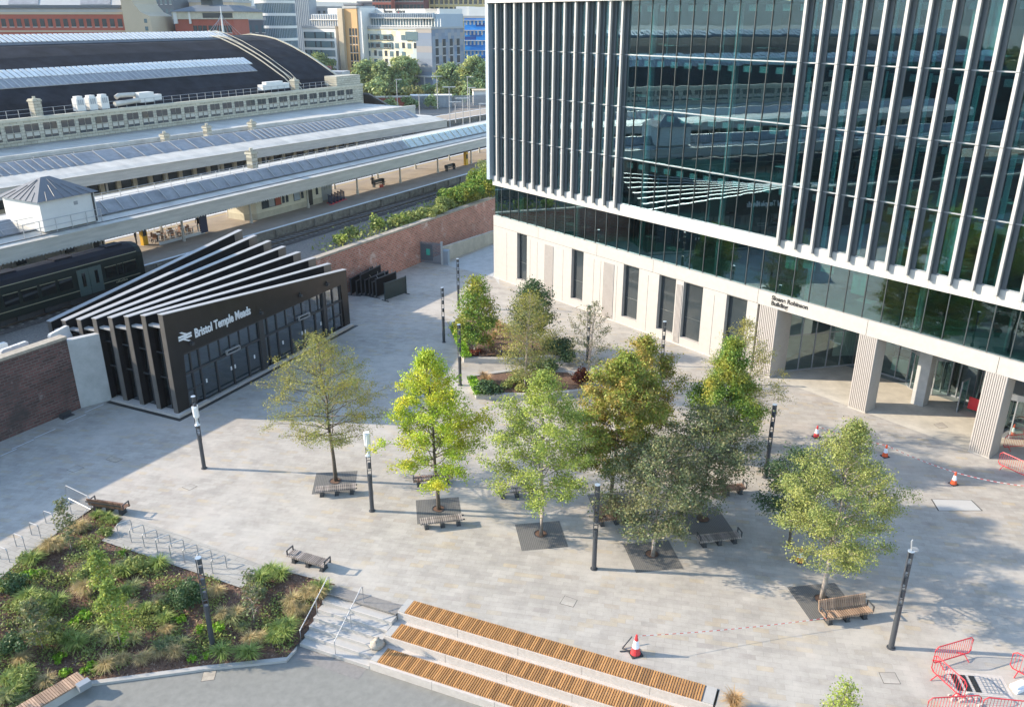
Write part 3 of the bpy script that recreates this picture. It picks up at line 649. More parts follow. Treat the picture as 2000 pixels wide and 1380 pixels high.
# ground strip of smooth slabs along the base
poly_sheet('entrance_paving', [tuple(bld_pt)[:2] for bld_pt in [Vector(BA) + Matrix.Rotation(BROT, 3, 'Z') @ Vector(q) for q in ((33.3, .2, 0), (LEN, .2, 0), (LEN, 6.6, 0), (47.6, 6.6, 0), (46.9, 7.7, 0), (37.6, 7.6, 0), (34.9, 1.9, 0))]], .004, 'concrete_warm')

# ================================================================== STATION ENTRANCE  (local x along the front, y inwards)
CF = G(350, 812); CROT = R(64.84)
con = thing('station_entrance', 'black clad station entrance with a fan of ribs running over its roof', 'station', CF, CROT)
DY = 1.65
RL = [(0.0, DY * i, 7.5 - .32 * i) for i in range(8)]; RR = [(20.5, DY * i, 5.25 + .34 * i) for i in range(8)]
for i in range(8):
    a, c = RL[i], RR[i]
    d = lambda q: a[2] + (c[2] - a[2]) * q
    if i == 0:      # front: fascia above the glazing and the two end piers
        r = one('front_fascia', 'bronze_clad', parent=con, fn=lambda b: b.prism_xz([(0, 0.1), (1.0, .1), (1.25, 4.25), (19.55, 4.15), (19.75, .1), (20.5, .1), (20.5, 5.25), (0, 7.5)], 0, .40))
    else:
        r = one('rib', 'black_clad', parent=con, fn=lambda b: b.prism_xz([(0, .1), (.6, .1), (.75, d(.03) - 1.3), (20.5, c[2] - 1.2), (20.5, c[2]), (0, a[2])], a[1], a[1] + .40))
        one('edge_panel', 'edge_clad', parent=r, fn=lambda b: b.box(-.04, -.002, a[1], a[1] + .40, .12, a[2] - .02))
        one('end_panel', 'edge_clad', parent=r, fn=lambda b: b.hexa([(19.5, a[1] - .03, d(.951) - 1.15), (20.53, a[1] - .03, c[2] - 1.15), (20.53, a[1] - .003, c[2] - 1.15), (19.5, a[1] - .003, d(.951) - 1.15), (19.5, a[1] - .03, d(.951) - .01), (20.53, a[1] - .03, c[2] - .01), (20.53, a[1] - .003, c[2] - .01), (19.5, a[1] - .003, d(.951) - .01)]))
    one('rib_cap', 'rib_cap', parent=r, fn=lambda b: b.hexa([(-.06, a[1] - .05, a[2] + .002), (20.56, a[1] - .05, c[2] + .002), (20.56, a[1] + .43, c[2] + .002), (-.06, a[1] + .43, a[2] + .002), (-.06, a[1] - .05, a[2] + .05), (20.56, a[1] - .05, c[2] + .05), (20.56, a[1] + .43, c[2] + .05), (-.06, a[1] + .43, a[2] + .05)]))
one('edge_pier', 'edge_clad', parent=con, fn=lambda b: b.box(-.04, -.002, 0, .40, .12, 7.46))
def croof(b):
    for i in range(7):
        a0, c0, a1, c1 = RL[i], RR[i], RL[i + 1], RR[i + 1]
        b.quad((.3, a0[1] + .4, a0[2] - 1.0), (20.4, a0[1] + .4, c0[2] - 1.0), (20.4, a1[1], c1[2] - 1.05), (.3, a1[1], a1[2] - 1.05))
one('roof', 'black_clad', parent=con, fn=croof)
one('rear_wall', 'black_clad', parent=con, fn=lambda b: b.prism_xz([(.1, 0), (20.4, 0), (20.4, 7.0), (.1, 4.6)], 11.96, 12.05))
one('side_wall', 'black_clad', parent=con, fn=lambda b: [b.quad((20.42, RR[i][1] + .4, 0), (20.42, RR[i + 1][1], 0), (20.42, RR[i + 1][1], RR[i + 1][2] - 1.1), (20.42, RR[i][1] + .4, RR[i][2] - 1.0)) for i in range(7)])
for i in range(7):
    a0, a1 = RL[i], RL[i + 1]; ya, yb = a0[1] + .4, a1[1]; zt = a1[2] - .75
    g_ = one('side_glazing', 'dark_glass', parent=con, fn=lambda b: b.quad((.45, ya, .2), (.45, yb, .2), (.45, yb, zt), (.45, ya, zt)))
    one('glazing_frame', 'dark_steel', parent=g_, fn=lambda b: (b.box(.40, .50, ya, yb, 2.5, 2.6), b.box(.40, .50, ya, yb, 4.4, 4.48), b.box(.40, .50, (ya + yb) / 2 - .03, (ya + yb) / 2 + .03, .2, zt), b.box(.40, .50, ya, yb, .1, .2)))
    one('side_gutter', 'rib_cap', parent=g_, fn=lambda b: b.box(.12, .5, ya, yb, zt, zt + .14))
# front joints
def fj(b):
    for k in range(1, 19):
        x = 1.08 * k; zt = 7.5 - (7.5 - 5.25) * x / 20.5
        b.box(x, x + .02, -.003, .004, 4.28 if x > 1.2 else .3, zt - .03)
    b.box(0.03, 1.0, -.003, .004, 4.7, 4.72); b.box(0.03, 1.0, -.003, .004, 2.3, 2.32)
one('panel_joint', 'sign_black', parent=con, fn=fj)
one('front_glazing', 'dark_glass', parent=con, fn=lambda b: b.quad((1.0, .2, .1), (19.7, .2, .1), (19.7, .2, 4.2), (1.0, .2, 4.2)))
one('interior', 'carpet', parent=con, fn=lambda b: (b.box(.9, 19.7, 7, 7.1, .05, 4.3), b.box(.6, 19.9, .41, 7, .01, .05), b.box(.6, 20.2, .41, 11.9, 4.25, 4.35)))
one('interior_wall', 'concrete', parent=con, fn=lambda b: b.box(2.6, 17.4, 4.5, 4.6, .06, 3.2))
def cmul(b):
    for x in (1.15, 1.9, 2.7, 11.05, 9.95, 17.45, 18.45, 19.5): b.box(x - .05, x + .05, .10, .24, .1, 4.2)
    for x in (3.7, 4.75, 5.8, 6.85, 7.9, 12.2, 13.3, 14.3, 15.4, 16.4): b.box(x - .03, x + .03, .12, .22, 2.72, 4.2)
    for x in (4.2, 5.85, 7.5, 12.6, 14.25, 15.85): b.box(x - .05, x + .05, .10, .24, .1, 2.62)
    for x in (9.05, 9.3, 17.1): b.box(x - .14, x + .14, .02, .3, .1, 4.2)
    b.box(1.0, 19.6, .08, .24, 2.6, 2.74); b.box(1.0, 19.6, .08, .24, 4.1, 4.25)
    b.box(1.0, 2.7, .10, .22, 1.35, 1.42); b.box(17.5, 19.6, .10, .22, 1.35, 1.42)
one('front_frame', 'dark_steel', parent=con, fn=cmul)
for x in (5.85, 14.25):
    one('door_operator', 'galv', parent=con, fn=lambda b: (b.box(x - .7, x + .7, -.12, .05, 2.72, 2.78), b.box(x - .7, x + .7, -.12, .05, 3.0, 3.06), b.box(x - .7, x - .64, -.12, .05, 2.78, 3.0), b.box(x + .64, x + .7, -.12, .05, 2.78, 3.0)))
for x in (3.1, 5.65, 6.05, 8.2, 11.6, 14.05, 14.45, 16.6):
    one('door_sticker', 'sign_white', parent=con, fn=lambda b: b.box(x - .07, x + .07, .17, .185, 1.3, 1.6))
one('plinth', 'granite', parent=con, fn=lambda b: (b.box(-.05, 2.65, -.34, -.001, 0, .2), b.box(9.4, 11.1, -.34, -.001, 0, .2), b.box(17.4, 20.55, -.34, -.001, 0, .2), b.box(2.65, 9.4, -.34, -.001, 0, .06), b.box(11.1, 17.4, -.34, -.001, 0, .06),
                                             b.box(-.3, .7, -.339, 6.3, 0, .19)))
one('drain_channel', 'sign_black', parent=con, fn=lambda b: (b.box(-.3, 20.8, -.68, -.34, -.01, .012), b.box(-.62, -.30, -.679, 6.5, -.01, .011)))
# lettering and the double arrow
sl_ = math.atan2(-.10, 1) * 0
text_mesh('lettering', 'Bristol Temple Meads', .92, 'sign_white', con, Matrix.Translation((2.42, -.05, 5.06)) @ STAND @ Matrix.Diagonal((.70, 1, 1, 1)), bold=.018, depth=.03)
def arrow(b):
    for z in (5.33, 5.53): b.box(.98, 2.15, -.06, -.005, z - .07, z + .07)
    pts = ((1.18, 5.86), (1.58, 5.53), (1.55, 5.33), (1.95, 5.0))
    def bar(p, q, w_=.07):
        b.hexa([(p[0] - w_ * 1.6, -.065, p[1]), (q[0] - w_ * 1.6, -.065, q[1]), (q[0] - w_ * 1.6, -.006, q[1]), (p[0] - w_ * 1.6, -.006, p[1]), (p[0] + w_ * 1.6, -.065, p[1]), (q[0] + w_ * 1.6, -.065, q[1]), (q[0] + w_ * 1.6, -.006, q[1]), (p[0] + w_ * 1.6, -.006, p[1])])
    bar((1.22, 5.84), (1.80, 5.53)); bar((1.82, 5.53), (1.32, 5.33)); bar((1.32, 5.33), (1.90, 5.02))
one('double_arrow', 'sign_white', parent=con, fn=arrow)
for x, z in ((2.0, 4.75), (9.2, 4.75), (14.0, 4.75), (17.6, 4.7)):
    one('flood_light', 'dark_steel', parent=con, fn=lambda b: (b.box(x - .12, x + .12, -.25, -.005, z - .08, z + .12), b.box(x - .03, x + .03, -.1, -.004, z + .12, z + .3)))

# ================================================================== RAILWAY
SROT = SA
def sthing(name, label, cat, x=0, y=0, z=0, group=None): return thing(name, label, cat, S(x, y, z), SROT, group)
WY = -11.0
# long brick boundary wall, in two lengths either side of the station entrance
lw = sthing('brick_wall', 'sooty dark brick wall with pale coping left of the black station entrance', 'wall', -95, -11.8)
one('brickwork', 'sooty_brick', parent=lw, fn=lambda b: b.box(0, 80.0, -.3, .3, 0, 5.3))
one('coping', 'coping', parent=lw, fn=lambda b: b.box(0, 80.0, -.38, .38, 5.3, 5.5))
one('rendered_end', 'concrete', parent=lw, fn=lambda b: b.hexa([(80.0, -.32, 0), (82.0, -1.0, 0), (82.2, -.6, 0), (80.0, .3, 0), (80.0, -.32, 5.15), (82.0, -1.0, 5.15), (82.2, -.6, 5.15), (80.0, .3, 5.15)]))
bw = sthing('brick_wall', 'red brick wall with flaking white patches behind the paved square', 'wall', 6.0, WY)
one('brickwork', 'old_brick', parent=bw, fn=lambda b: b.box(0, 120, -.3, .3, 0, 4.45))
one('coping', 'coping', parent=bw, fn=lambda b: b.box(0, 120, -.38, .38, 4.45, 4.62))
# concrete ramp wall and gate at the far end of the square
rw = thing('ramp_wall', 'low pale concrete wall beside the ramp at the foot of the brick wall', 'wall', G(866, 512), 0)
rwe = G(975, 471) - G(866, 512)
one('wall', 'concrete_warm', parent=rw, fn=lambda b: (b.hexa([(0, 0, 0), (rwe.x, rwe.y, 0), (rwe.x - .25, rwe.y + .25, 0), (-.25, .25, 0), (0, 0, 1.75), (rwe.x, rwe.y, 1.5), (rwe.x - .25, rwe.y + .25, 1.5), (-.25, .25, 1.75)])))
gt = thing('steel_gate', 'tall grey barred steel gate with a green safety notice', 'gate', G(818, 512), 0)
ge = G(862, 517) - G(818, 512)
def gate(b):
    n = 22
    for k in range(n + 1):
        q = k / n; x, y = ge.x * q, ge.y * q; b.box(x - .03, x + .03, y - .03, y + .03, .08, 2.5)
    for z in (.15, 1.3, 2.3): b.tube([(0, 0, z), (ge.x, ge.y, z)], .035, 4)
one('bars', 'gate_steel', parent=gt, fn=gate)
one('gate_post', 'galv', parent=gt, fn=lambda b: b.box(ge.x - .02, ge.x + .22, ge.y - .1, ge.y + .1, 0, 2.65))
one('gate_post', 'gate_steel', parent=gt, fn=lambda b: b.box(-.12, .1, -.1, .1, 0, 2.6))
one('backing_sheet', 'roof_slate', parent=gt, fn=lambda b: b.hexa([(.1, .06, .3), (ge.x * .62, ge.y * .62 + .06, .3), (ge.x * .62, ge.y * .62 + .08, .3), (.1, .08, .3), (.1, .06, 2.2), (ge.x * .62, ge.y * .62 + .06, 2.2), (ge.x * .62, ge.y * .62 + .08, 2.2), (.1, .08, 2.2)]))
one('notice', 'hoist_green', parent=gt, fn=lambda b: b.hexa([(ge.x * .35, ge.y * .35 - .07, 1.0), (ge.x * .52, ge.y * .52 - .07, 1.0), (ge.x * .52, ge.y * .52 - .05, 1.0), (ge.x * .35, ge.y * .35 - .05, 1.0), (ge.x * .35, ge.y * .35 - .07, 1.7), (ge.x * .52, ge.y * .52 - .07, 1.7), (ge.x * .52, ge.y * .52 - .05, 1.7), (ge.x * .35, ge.y * .35 - .05, 1.7)]))
cb = thing('utility_cabinet', 'grey steel cabinet at the end of the ramp wall', 'cabinet', G(872, 516), R(-15))
one('body', 'far_blue_grey', parent=cb, fn=lambda b: (b.box(-.32, .32, -.3, .3, .05, 1.6), b.box(-.36, .36, -.34, .34, 1.6, 1.68), b.box(-.3, .3, -.28, .28, 0, .05)))
one('door', 'steel_grey', parent=cb, fn=lambda b: (b.box(-.28, -.01, -.32, -.301, .12, 1.52), b.box(.01, .28, -.32, -.301, .12, 1.52)))
poly_sheet('ramp', [tuple(G(*p))[:2] for p in ((868, 517), (975, 473), (975, 556), (965, 541))], .004, 'concrete')

# dark steel screens stacked against the wall
for k, (px, py, qx, qy, h, lab) in enumerate((
        (752, 588, 794, 573, 1.75, 'front dark green steel hoarding panel of the stack, facing the square'),
        (735, 582, 775, 566, 1.9, 'black steel screen leaning second in the stack behind the front green panel'),
        (722, 578, 760, 562, 1.8, 'black steel frame with pale struts third in the stack of screens'),
        (706, 577, 745, 556, 2.1, 'tallest black steel screen in the middle of the stack by the brick wall'),
        (686, 577, 730, 552, 1.7, 'rear black steel screen nearest the station entrance corner'), (697, 578, 738, 555, 1.5, 'low black screen squeezed between the tallest and the rear one'), (714, 578, 752, 559, 1.6, 'low black screen just behind the third one with the struts'), (728, 581, 768, 564, 1.55, 'low black screen between the second and third of the stack'))):
    p, q = G(px, py), G(qx, qy); d = q - p; L = d.length
    f = thing('steel_screen', lab, 'screen', p, math.atan2(d.y, d.x), 'dark steel screens stacked by the brick wall')
    one('panel', 'panel_green' if k == 0 else 'black_clad', parent=f, fn=lambda b: b.box(.06, L - .06, -.03, .03, .18, h))
    one('frame', 'panel_green' if k == 0 else 'dark_steel', parent=f, fn=lambda b: (b.box(0, .08, -.06, .06, 0, h + .12), b.box(L - .08, L, -.06, .06, 0, h + .12), b.box(.08, L - .08, -.05, .05, h, h + .07), b.box(.08, L - .08, -.05, .05, .12, .18)))
    one('foot', 'dark_steel', parent=f, fn=lambda b: (b.box(0, .1, -.45, .45, 0, .06), b.box(L - .1, L, -.45, .45, 0, .06)))
    if k in (1, 2, 3): one('strut', 'coping' if k == 2 else 'steel_grey', parent=f, fn=lambda b: (b.tube([(.3, .08, h + .3), (1.2, .1, h * .6)], .03, 4), b.tube([(L * .5, .1, h + .35), (L * .55, .1, .4)], .035, 4), b.tube([(L * .85, .1, h + .4), (L * .85, .1, .2)], .04, 4)))

# tracks
def track(x0, x1, y, y1=None, label=None):
    y1 = y if y1 is None else y1
    def bed(b):
        b.hexa([(x0, y - 1.6, 4.28), (x1, y1 - 1.6, 4.28), (x1, y1 + 1.6, 4.28), (x0, y + 1.6, 4.28), (x0, y - 1.3, 4.46), (x1, y1 - 1.3, 4.46), (x1, y1 + 1.3, 4.46), (x0, y + 1.3, 4.46)])
        for q in np.arange(max(x0, -30), min(x1, 110), .75):
            yy = y + (y1 - y) * (q - x0) / (x1 - x0); b.box(q, q + .26, yy - 1.25, yy + 1.25, 4.44, 4.50, 1)
    o = one('track_bed', ['track_bed', 'concrete_dark'], kind='structure', fn=bed, loc=(SOX, SOY, 0), rz=SROT)
    for s in (-.72, .72): one('rail', 'rail', parent=o, fn=lambda b: b.hexa([(x0, y + s - .04, 4.46), (x1, y1 + s - .04, 4.46), (x1, y1 + s + .04, 4.46), (x0, y + s + .04, 4.46), (x0, y + s - .04, 4.62), (x1, y1 + s - .04, 4.62), (x1, y1 + s + .04, 4.62), (x0, y + s + .04, 4.62)]))
track(-95, 170, -2.95); track(-95, 170, 12.2, 10.8); track(-95, 170, 17.5, 13.5); track(60, 190, 36, 30)
# platforms
def platform(x0, x1, ya, yb, yc, yd, edges=(1, 1)):
    o = one('platform', ['platform_top'], kind='structure', loc=(SOX, SOY, 0), rz=SROT, fn=lambda b: b.hexa([(x0, ya, 4.2), (x1, yb, 4.2), (x1, yd, 4.2), (x0, yc, 4.2), (x0, ya, 5.4), (x1, yb, 5.4), (x1, yd, 5.4), (x0, yc, 5.4)]))
    def side(b):
        b.hexa([(x0, ya - .04, 4.2), (x1, yb - .04, 4.2), (x1, yb, 4.2), (x0, ya, 4.2), (x0, ya - .04, 5.3), (x1, yb - .04, 5.3), (x1, yb, 5.3), (x0, ya, 5.3)])
        x = x0
        while x < x1 - 3:                       # buttress-like panels of the platform wall
            y = ya + (yb - ya) * (x - x0) / (x1 - x0); b.box(x, x + .5, y - .25, y, 4.2, 5.25); x += 3.0
    one('platform_wall', 'platform_side', parent=o, fn=side)
    def edge(b, y0, y1, m, w_, z): b.hexa([(x0, y0, 5.39), (x1, y1, 5.39), (x1, y1 + w_, 5.39), (x0, y0 + w_, 5.39), (x0, y0, z), (x1, y1, z), (x1, y1 + w_, z), (x0, y0 + w_, z)])
    one('platform_edge', 'platform_edge', parent=o, fn=lambda b: (edge(b, ya - .1, yb - .1, 0, .34, 5.42), edge(b, yc - .25, yd - .25, 0, .34, 5.42)))
    one('yellow_line', 'yellow_line', parent=o, fn=lambda b: (edge(b, yc - 1.1, yd - 1.1, 0, .12, 5.405),))
platform(-95, 150, -1.35, -1.9, 10.0, 8.7)
platform(-95, 170, 20.5, 16.0, 34, 28)
platform(84, 190, 38.5, 33, 46, 40)
# ballast bank beside the near track
def bank(b): b.hexa([(-95, -10.6, 4.2), (130, -10.6, 4.2), (130, -5.2, 4.2), (-95, -5.2, 4.2), (-95, -10.6, 4.35), (130, -10.6, 4.35), (130, -5.6, 4.30), (-95, -5.6, 4.30)])
one('ballast_bank', 'ballast', kind='structure', loc=(SOX, SOY, 0), rz=SROT, fn=bank)

# canopies
def railing(b, x0, x1, y, z, h=1.1, step=2.0, yo=0.0):
    n = max(1, int((x1 - x0) / step))
    for k in range(n + 1):
        q = k / n; x = x0 + (x1 - x0) * q; b.box(x - .025, x + .025, y + yo * q - .025, y + yo * q + .025, z, z + h)
    for zz in (z + h * .5, z + h): b.tube([(x0, y, zz), (x1, y + yo, zz)], .022, 4)
c1 = sthing('platform_canopy', 'long white platform canopy nearest the square with a blue glazed ridge', 'canopy', 0, 0)
X0, X1, Y1 = -80, 78, 0.0
one('roof', 'canopy_white', parent=c1, fn=lambda b: b.ext([(.02, 9.3), (2.35, 9.62), (2.35, 9.72), (5.2, 9.95), (9.2, 9.85), (9.2, 9.6), (5, 9.5), (.02, 9.15)], X0, X1))
one('fascia', 'canopy_fascia', parent=c1, fn=lambda b: (b.box(X0, X1, -.06, .06, 8.2, 9.28), b.box(X0, X1, -.14, .10, 9.28, 9.36), b.box(X0, X1, 9.2, 9.3, 8.7, 9.9), [b.box(X1 - .1, X1, .06, 9.2, 8.6, 9.4)]))
def ridge(b, xa, xb): b.ext([(2.4, 9.70), (3.45, 10.65), (3.75, 10.65), (4.6, 9.95), (4.6, 9.7)], xa, xb)
one('ridge_panel', 'roof_blue', parent=c1, fn=lambda b: (ridge(b, X0, -8.2), ridge(b, -2.6, 46)))
one('ridge_glazing', 'roof_glass', parent=c1, fn=lambda b: ridge(b, 46, X1 - .3))
gb = None; x = X0
while x < X1 - .5:
    if not (-8.4 < x < -2.4) and x > -24:
        if gb is None: gb = one('glazing_bar', 'rib_cap', parent=c1, loc=(x, 0, 0), fn=lambda b: b.hexa([(0, 2.36, 9.73), (.07, 2.36, 9.73), (.07, 3.46, 10.68), (0, 3.46, 10.68), (0, 2.34, 9.78), (.07, 2.34, 9.78), (.07, 3.44, 10.74), (0, 3.44, 10.74)]))
        else: dup(gb, c1, (x, 0, 0))
    x += 1.6
one('gutter', 'roof_slate', parent=c1, fn=lambda b: (b.box(X0, X1, 2.1, 2.34, 9.64, 9.74), b.box(X0, X1, .75, .83, 9.42, 9.47)))
one('railing', 'galv', parent=c1, fn=lambda b: (railing(b, -2.4, X1 - 30, 5.0, 9.95, 1.05, 1.9), railing(b, X0, -2.6, 2.2, 9.7, 1.0, 1.9)))
pst = None
for x in list(range(-74, 76, 9)):
    for y in (2.4, 7.2):
        if pst is None: pst = one('post', 'canopy_white', parent=c1, loc=(x, y, 5.4), fn=lambda b: (b.cyl(0, 0, 0, 3.9, .11, n=10), b.cyl(0, 0, 0, .5, .17, n=10), b.box(-.12, .12, -1.6, 1.6, 3.75, 3.9)))
        else: dup(pst, c1, (x + (.7 if y < 5 else 2), y, 5.4))
def dags(b):          # toothed lower edge of the valance
    n = 390; lo = []
    for q in range(n): lo += [(X0 + .32 * q, 8.2), (X0 + .32 * q + .12, 8.06), (X0 + .32 * q + .2, 8.06)]
    b.prism_xz(lo + [(X0 + .32 * n, 8.2), (X0 + .32 * n, 8.24), (X0, 8.24)], -.08, -.065)
one('valance', 'canopy_fascia', parent=c1, fn=dags)

c2 = sthing('platform_canopy', 'middle white platform canopy with striped blue rooflights, in front of the stone building', 'canopy', 0, 24.4)
XA, XB = -85, 79; K = -.08
def sk(b, prof, x0, x1, m=0): b.ext(prof, x0, x1, m, yoff0=K * x0, yoff1=K * x1)
one('roof', 'canopy_white', parent=c2, fn=lambda b: sk(b, [(0, 9.35), (1.2, 9.62), (3.5, 9.95), (6.9, 9.95), (12, 10.1), (12, 9.7), (6, 9.5), (0, 9.2)], XA, XB))
one('fascia', 'canopy_fascia', parent=c2, fn=lambda b: (sk(b, [(-.06, 8.15), (-.06, 9.32), (.06, 9.32), (.06, 8.15)], XA, XB), sk(b, [(-.16, 9.32), (-.16, 9.4), (.12, 9.4), (.12, 9.32)], XA, XB), b.box(XB - .1, XB, K * XB + .06, K * XB + 11.9, 8.4, 9.5)))
one('ridge_panel', 'roof_blue', parent=c2, fn=lambda b: sk(b, [(3.55, 9.97), (5.8, 11.0), (6.1, 11.0), (6.85, 9.97)], XA, XB - 3))
gbs = {}; x = -22.0
while x < XB - 3:
    stripe = x < 14.5 or 41 < x < 59; wd = .34 if 41 < x < 59 else .12
    if wd not in gbs: gbs[wd] = one('glazing_bar', 'rib_cap', parent=c2, loc=(x, K * x, 0), fn=lambda b: b.hexa([(0, 3.5, 10.0), (wd, 3.5, 10.0), (wd, 5.78, 11.03), (0, 5.78, 11.03), (0, 3.46, 10.05), (wd, 3.46, 10.05), (wd, 5.75, 11.1), (0, 5.75, 11.1)]))
    else: dup(gbs[wd], c2, (x, K * x, 0))
    x += .95 if stripe else 2.6
one('railing', 'galv', parent=c2, fn=lambda b: railing(b, -20, 60, 7.3 + 1.6, 9.98, 1.1, 2.4, yo=K * 80))
p2 = None
for x in range(-80, 79, 8):
    if p2 is None: p2 = one('post', 'canopy_white', parent=c2, loc=(x, K * x + 1.7, 5.4), fn=lambda b: (b.cyl(0, 0, 0, 3.95, .12, n=8), b.box(-.1, .1, -1.5, 1.5, 3.7, 3.9)))
    else: dup(p2, c2, (x, K * x + 1.7, 5.4))
b2 = sthing('platform_building', 'cream platform building with tall glazed windows under the middle canopy', 'building', 0, 24.4)
def b2w(b):
    x = -80
    while x < 62: b.box(x, x + .6, K * x + 4.2, K * x + 4.6, 5.4, 9.3); x += 2.2
    sk(b, [(4.3, 5.4), (4.3, 6.3), (8, 6.3), (8, 5.4)], -80, 62); sk(b, [(4.3, 8.4), (4.3, 9.3), (8, 9.3), (8, 8.4)], -80, 62)
one('wall', 'stone_cream', parent=b2, fn=b2w)
one('glazing', 'window_dark', parent=b2, fn=lambda b: sk(b, [(4.5, 6.3), (4.5, 8.4), (7.5, 8.4), (7.5, 6.3)], -80, 62))
# footbridge-like railings between the canopies
fr2 = sthing('platform_fence', 'pale post and rail screen along the platform under the middle canopy', 'fence', 0, 21.8)
one('rails', 'galv', parent=fr2, fn=lambda b: railing(b, 20, 78, -1.6 + .3, 5.4, 2.3, 1.9, yo=-4.6))
c3 = sthing('upper_roof', 'flat pale roof with a white parapet below the stone building windows', 'roof', 0, 24.4)
one('deck', 'canopy_white', parent=c3, fn=lambda b: (b.hexa([(XA, K * XA + 12.2, 9.0), (86, K * 86 + 12.2, 9.0), (86, 18.6, 9.0), (XA, 18.6, 9.0), (XA, K * XA + 12.2, 10.4), (86, K * 86 + 12.2, 10.4), (86, 18.6, 10.5), (XA, 18.6, 10.5)]), b.hexa([(XA, K * XA + 12.1, 10.2), (86, K * 86 + 12.1, 10.2), (86, K * 86 + 12.5, 10.2), (XA, K * XA + 12.5, 10.2), (XA, K * XA + 12.1, 10.75), (86, K * 86 + 12.1, 10.75), (86, K * 86 + 12.5, 10.75), (XA, K * XA + 12.5, 10.75)])))
one('gutter', 'roof_blue', parent=c3, fn=lambda b: b.box(XA, 86, 18.1, 18.9, 10.5, 10.62))
def chimney(x, y, z, h, lab, w_=.85):
    c = sthing('chimney', lab, 'chimney', x, y, z, 'short stone chimneys on the platform roofs')
    one('stack', 'bath_stone', parent=c, fn=lambda b: (b.box(-w_ / 2, w_ / 2, -w_ / 2, w_ / 2, 0, h), b.box(-w_ / 2 - .1, w_ / 2 + .1, -w_ / 2 - .1, w_ / 2 + .1, h - .35, h - .15)))
    one('pot', 'stone_cream', parent=c, fn=lambda b: b.cyl(0, 0, h, h + .3, .2, n=8))
def onplane_y(px, py, o):        # where the line of sight crosses the upright plane y = o of the railway frame
    a, b_ = G(px, py, 0), Vector((0, 0, CAM_H)); n_ = Vector((-math.sin(SA), math.cos(SA), 0)); p0 = S(0, o)
    d = a - b_; t = (p0 - b_).dot(n_) / d.dot(n_); p = b_ + d * t; q = p - Vector((SOX, SOY, 0))
    return q.x * math.cos(SA) + q.y * math.sin(SA), p.z
for px, py, o, lab in ((325, 289, 31.5, 'stone chimney at the left on the pale roof below the stone building'), (407, 272, 31.5, 'middle stone chimney on the pale roof below the stone building'), (494, 263, 31.5, 'right hand stone chimney on the pale roof below the stone building'), (494, 328, 5.8, 'lone stone chimney on the ridge of the nearest canopy')):
    x, z = onplane_y(px, py, o); chimney(x, o, min(z, 10.4), 1.9, lab)

# white hut on the near canopy
hut = sthing('roof_hut', 'white box hut with a grey hipped roof standing on the nearest canopy', 'hut', -7.0, 1.0, 9.6)
one('walls', 'render_white', parent=hut, fn=lambda b: b.box(0, 5.0, 0, 5.0, 0, 2.55))
one('hipped_roof', 'roof_zinc', parent=hut, fn=lambda b: (b.add([(-.3, -.3, 2.5), (5.3, -.3, 2.5), (5.3, 5.3, 2.5), (-.3, 5.3, 2.5), (2.1, 2.5, 3.95), (2.9, 2.5, 3.95)], [(0, 1, 5, 4), (1, 2, 5), (2, 3, 4, 5), (3, 0, 4), (3, 2, 1, 0)])))
def seams(b):
    for k in range(1, 7):
        q = k / 7
        for (p, e) in ((Vector((-.3 + 5.6 * q, -.32, 2.52)), Vector((2.1 + .8 * q, 2.5, 3.97))), (Vector((-.32, 5.3 - 5.6 * q, 2.52)), Vector((2.1, 2.5, 3.97)))):
            hq = abs(2 * q - 1); b.tube([p, p.lerp(e, 1 - hq * .9)], .025, 4)
one('roof_seam', 'roof_slate', parent=hut, fn=seams)
one('vent', 'steel_grey', parent=hut, fn=lambda b: b.box(3.0, 3.35, -.03, -.001, 1.7, 2.0))
one('downpipe', 'dark_steel', parent=hut, fn=lambda b: b.box(4.72, 4.85, -.1, -.001, 0, 2.5))
hr = sthing('walkway_rail', 'thin galvanised handrail around the front of the white hut', 'railing', -9, .55, 9.55)
one('rails', 'galv', parent=hr, fn=lambda b: railing(b, 0, 7, 0, 0, 1.1, 1.4))

# stone building
SBY = 43.5
sb = sthing('stone_building', 'long pale stone station building with paired sash windows in front of the arched shed', 'building', 0, SBY)
SX0, SX1 = -70, 88
one('wall', 'bath_stone', parent=sb, fn=lambda b: (b.box(SX0, SX1, 0, 2.5, 4.3, 13.6),))
one('parapet', 'stone_cream', parent=sb, fn=lambda b: (b.box(SX0, SX1, -.18, .5, 13.6, 14.0), b.box(SX0, SX1, -.08, 0, 13.2, 13.35)))
one('raised_block', 'bath_stone', parent=sb, fn=lambda b: b.box(80.5, 87.5, .1, 3, 13.98, 15.7))
wp = None
k = 0; x = 17.3 - 2.56 * 30
while x < 85:
    for dx in (-.5, .5):
        if wp is None: wp = one('sash_window', ['window_dark', 'blind', 'stone_cream'], parent=sb, loc=(x + dx, 0, 11.3), fn=lambda b: (b.box(-.46, .46, -.03, -.001, 0, 1.9, 0), b.box(-.40, .40, -.04, -.03, .35, .85, 1), b.box(-.46, .46, -.06, -.03, .9, .97, 2), b.box(-.49, .49, -.1, -.001, -.1, 0, 2)))
        else: dup(wp, sb, (x + dx, 0, 11.3))
    x += 2.56; k += 1
one('roof_railing', 'galv', parent=sb, fn=lambda b: railing(b, 16, 84, 1.2, 13.9, 1.0, 1.6))
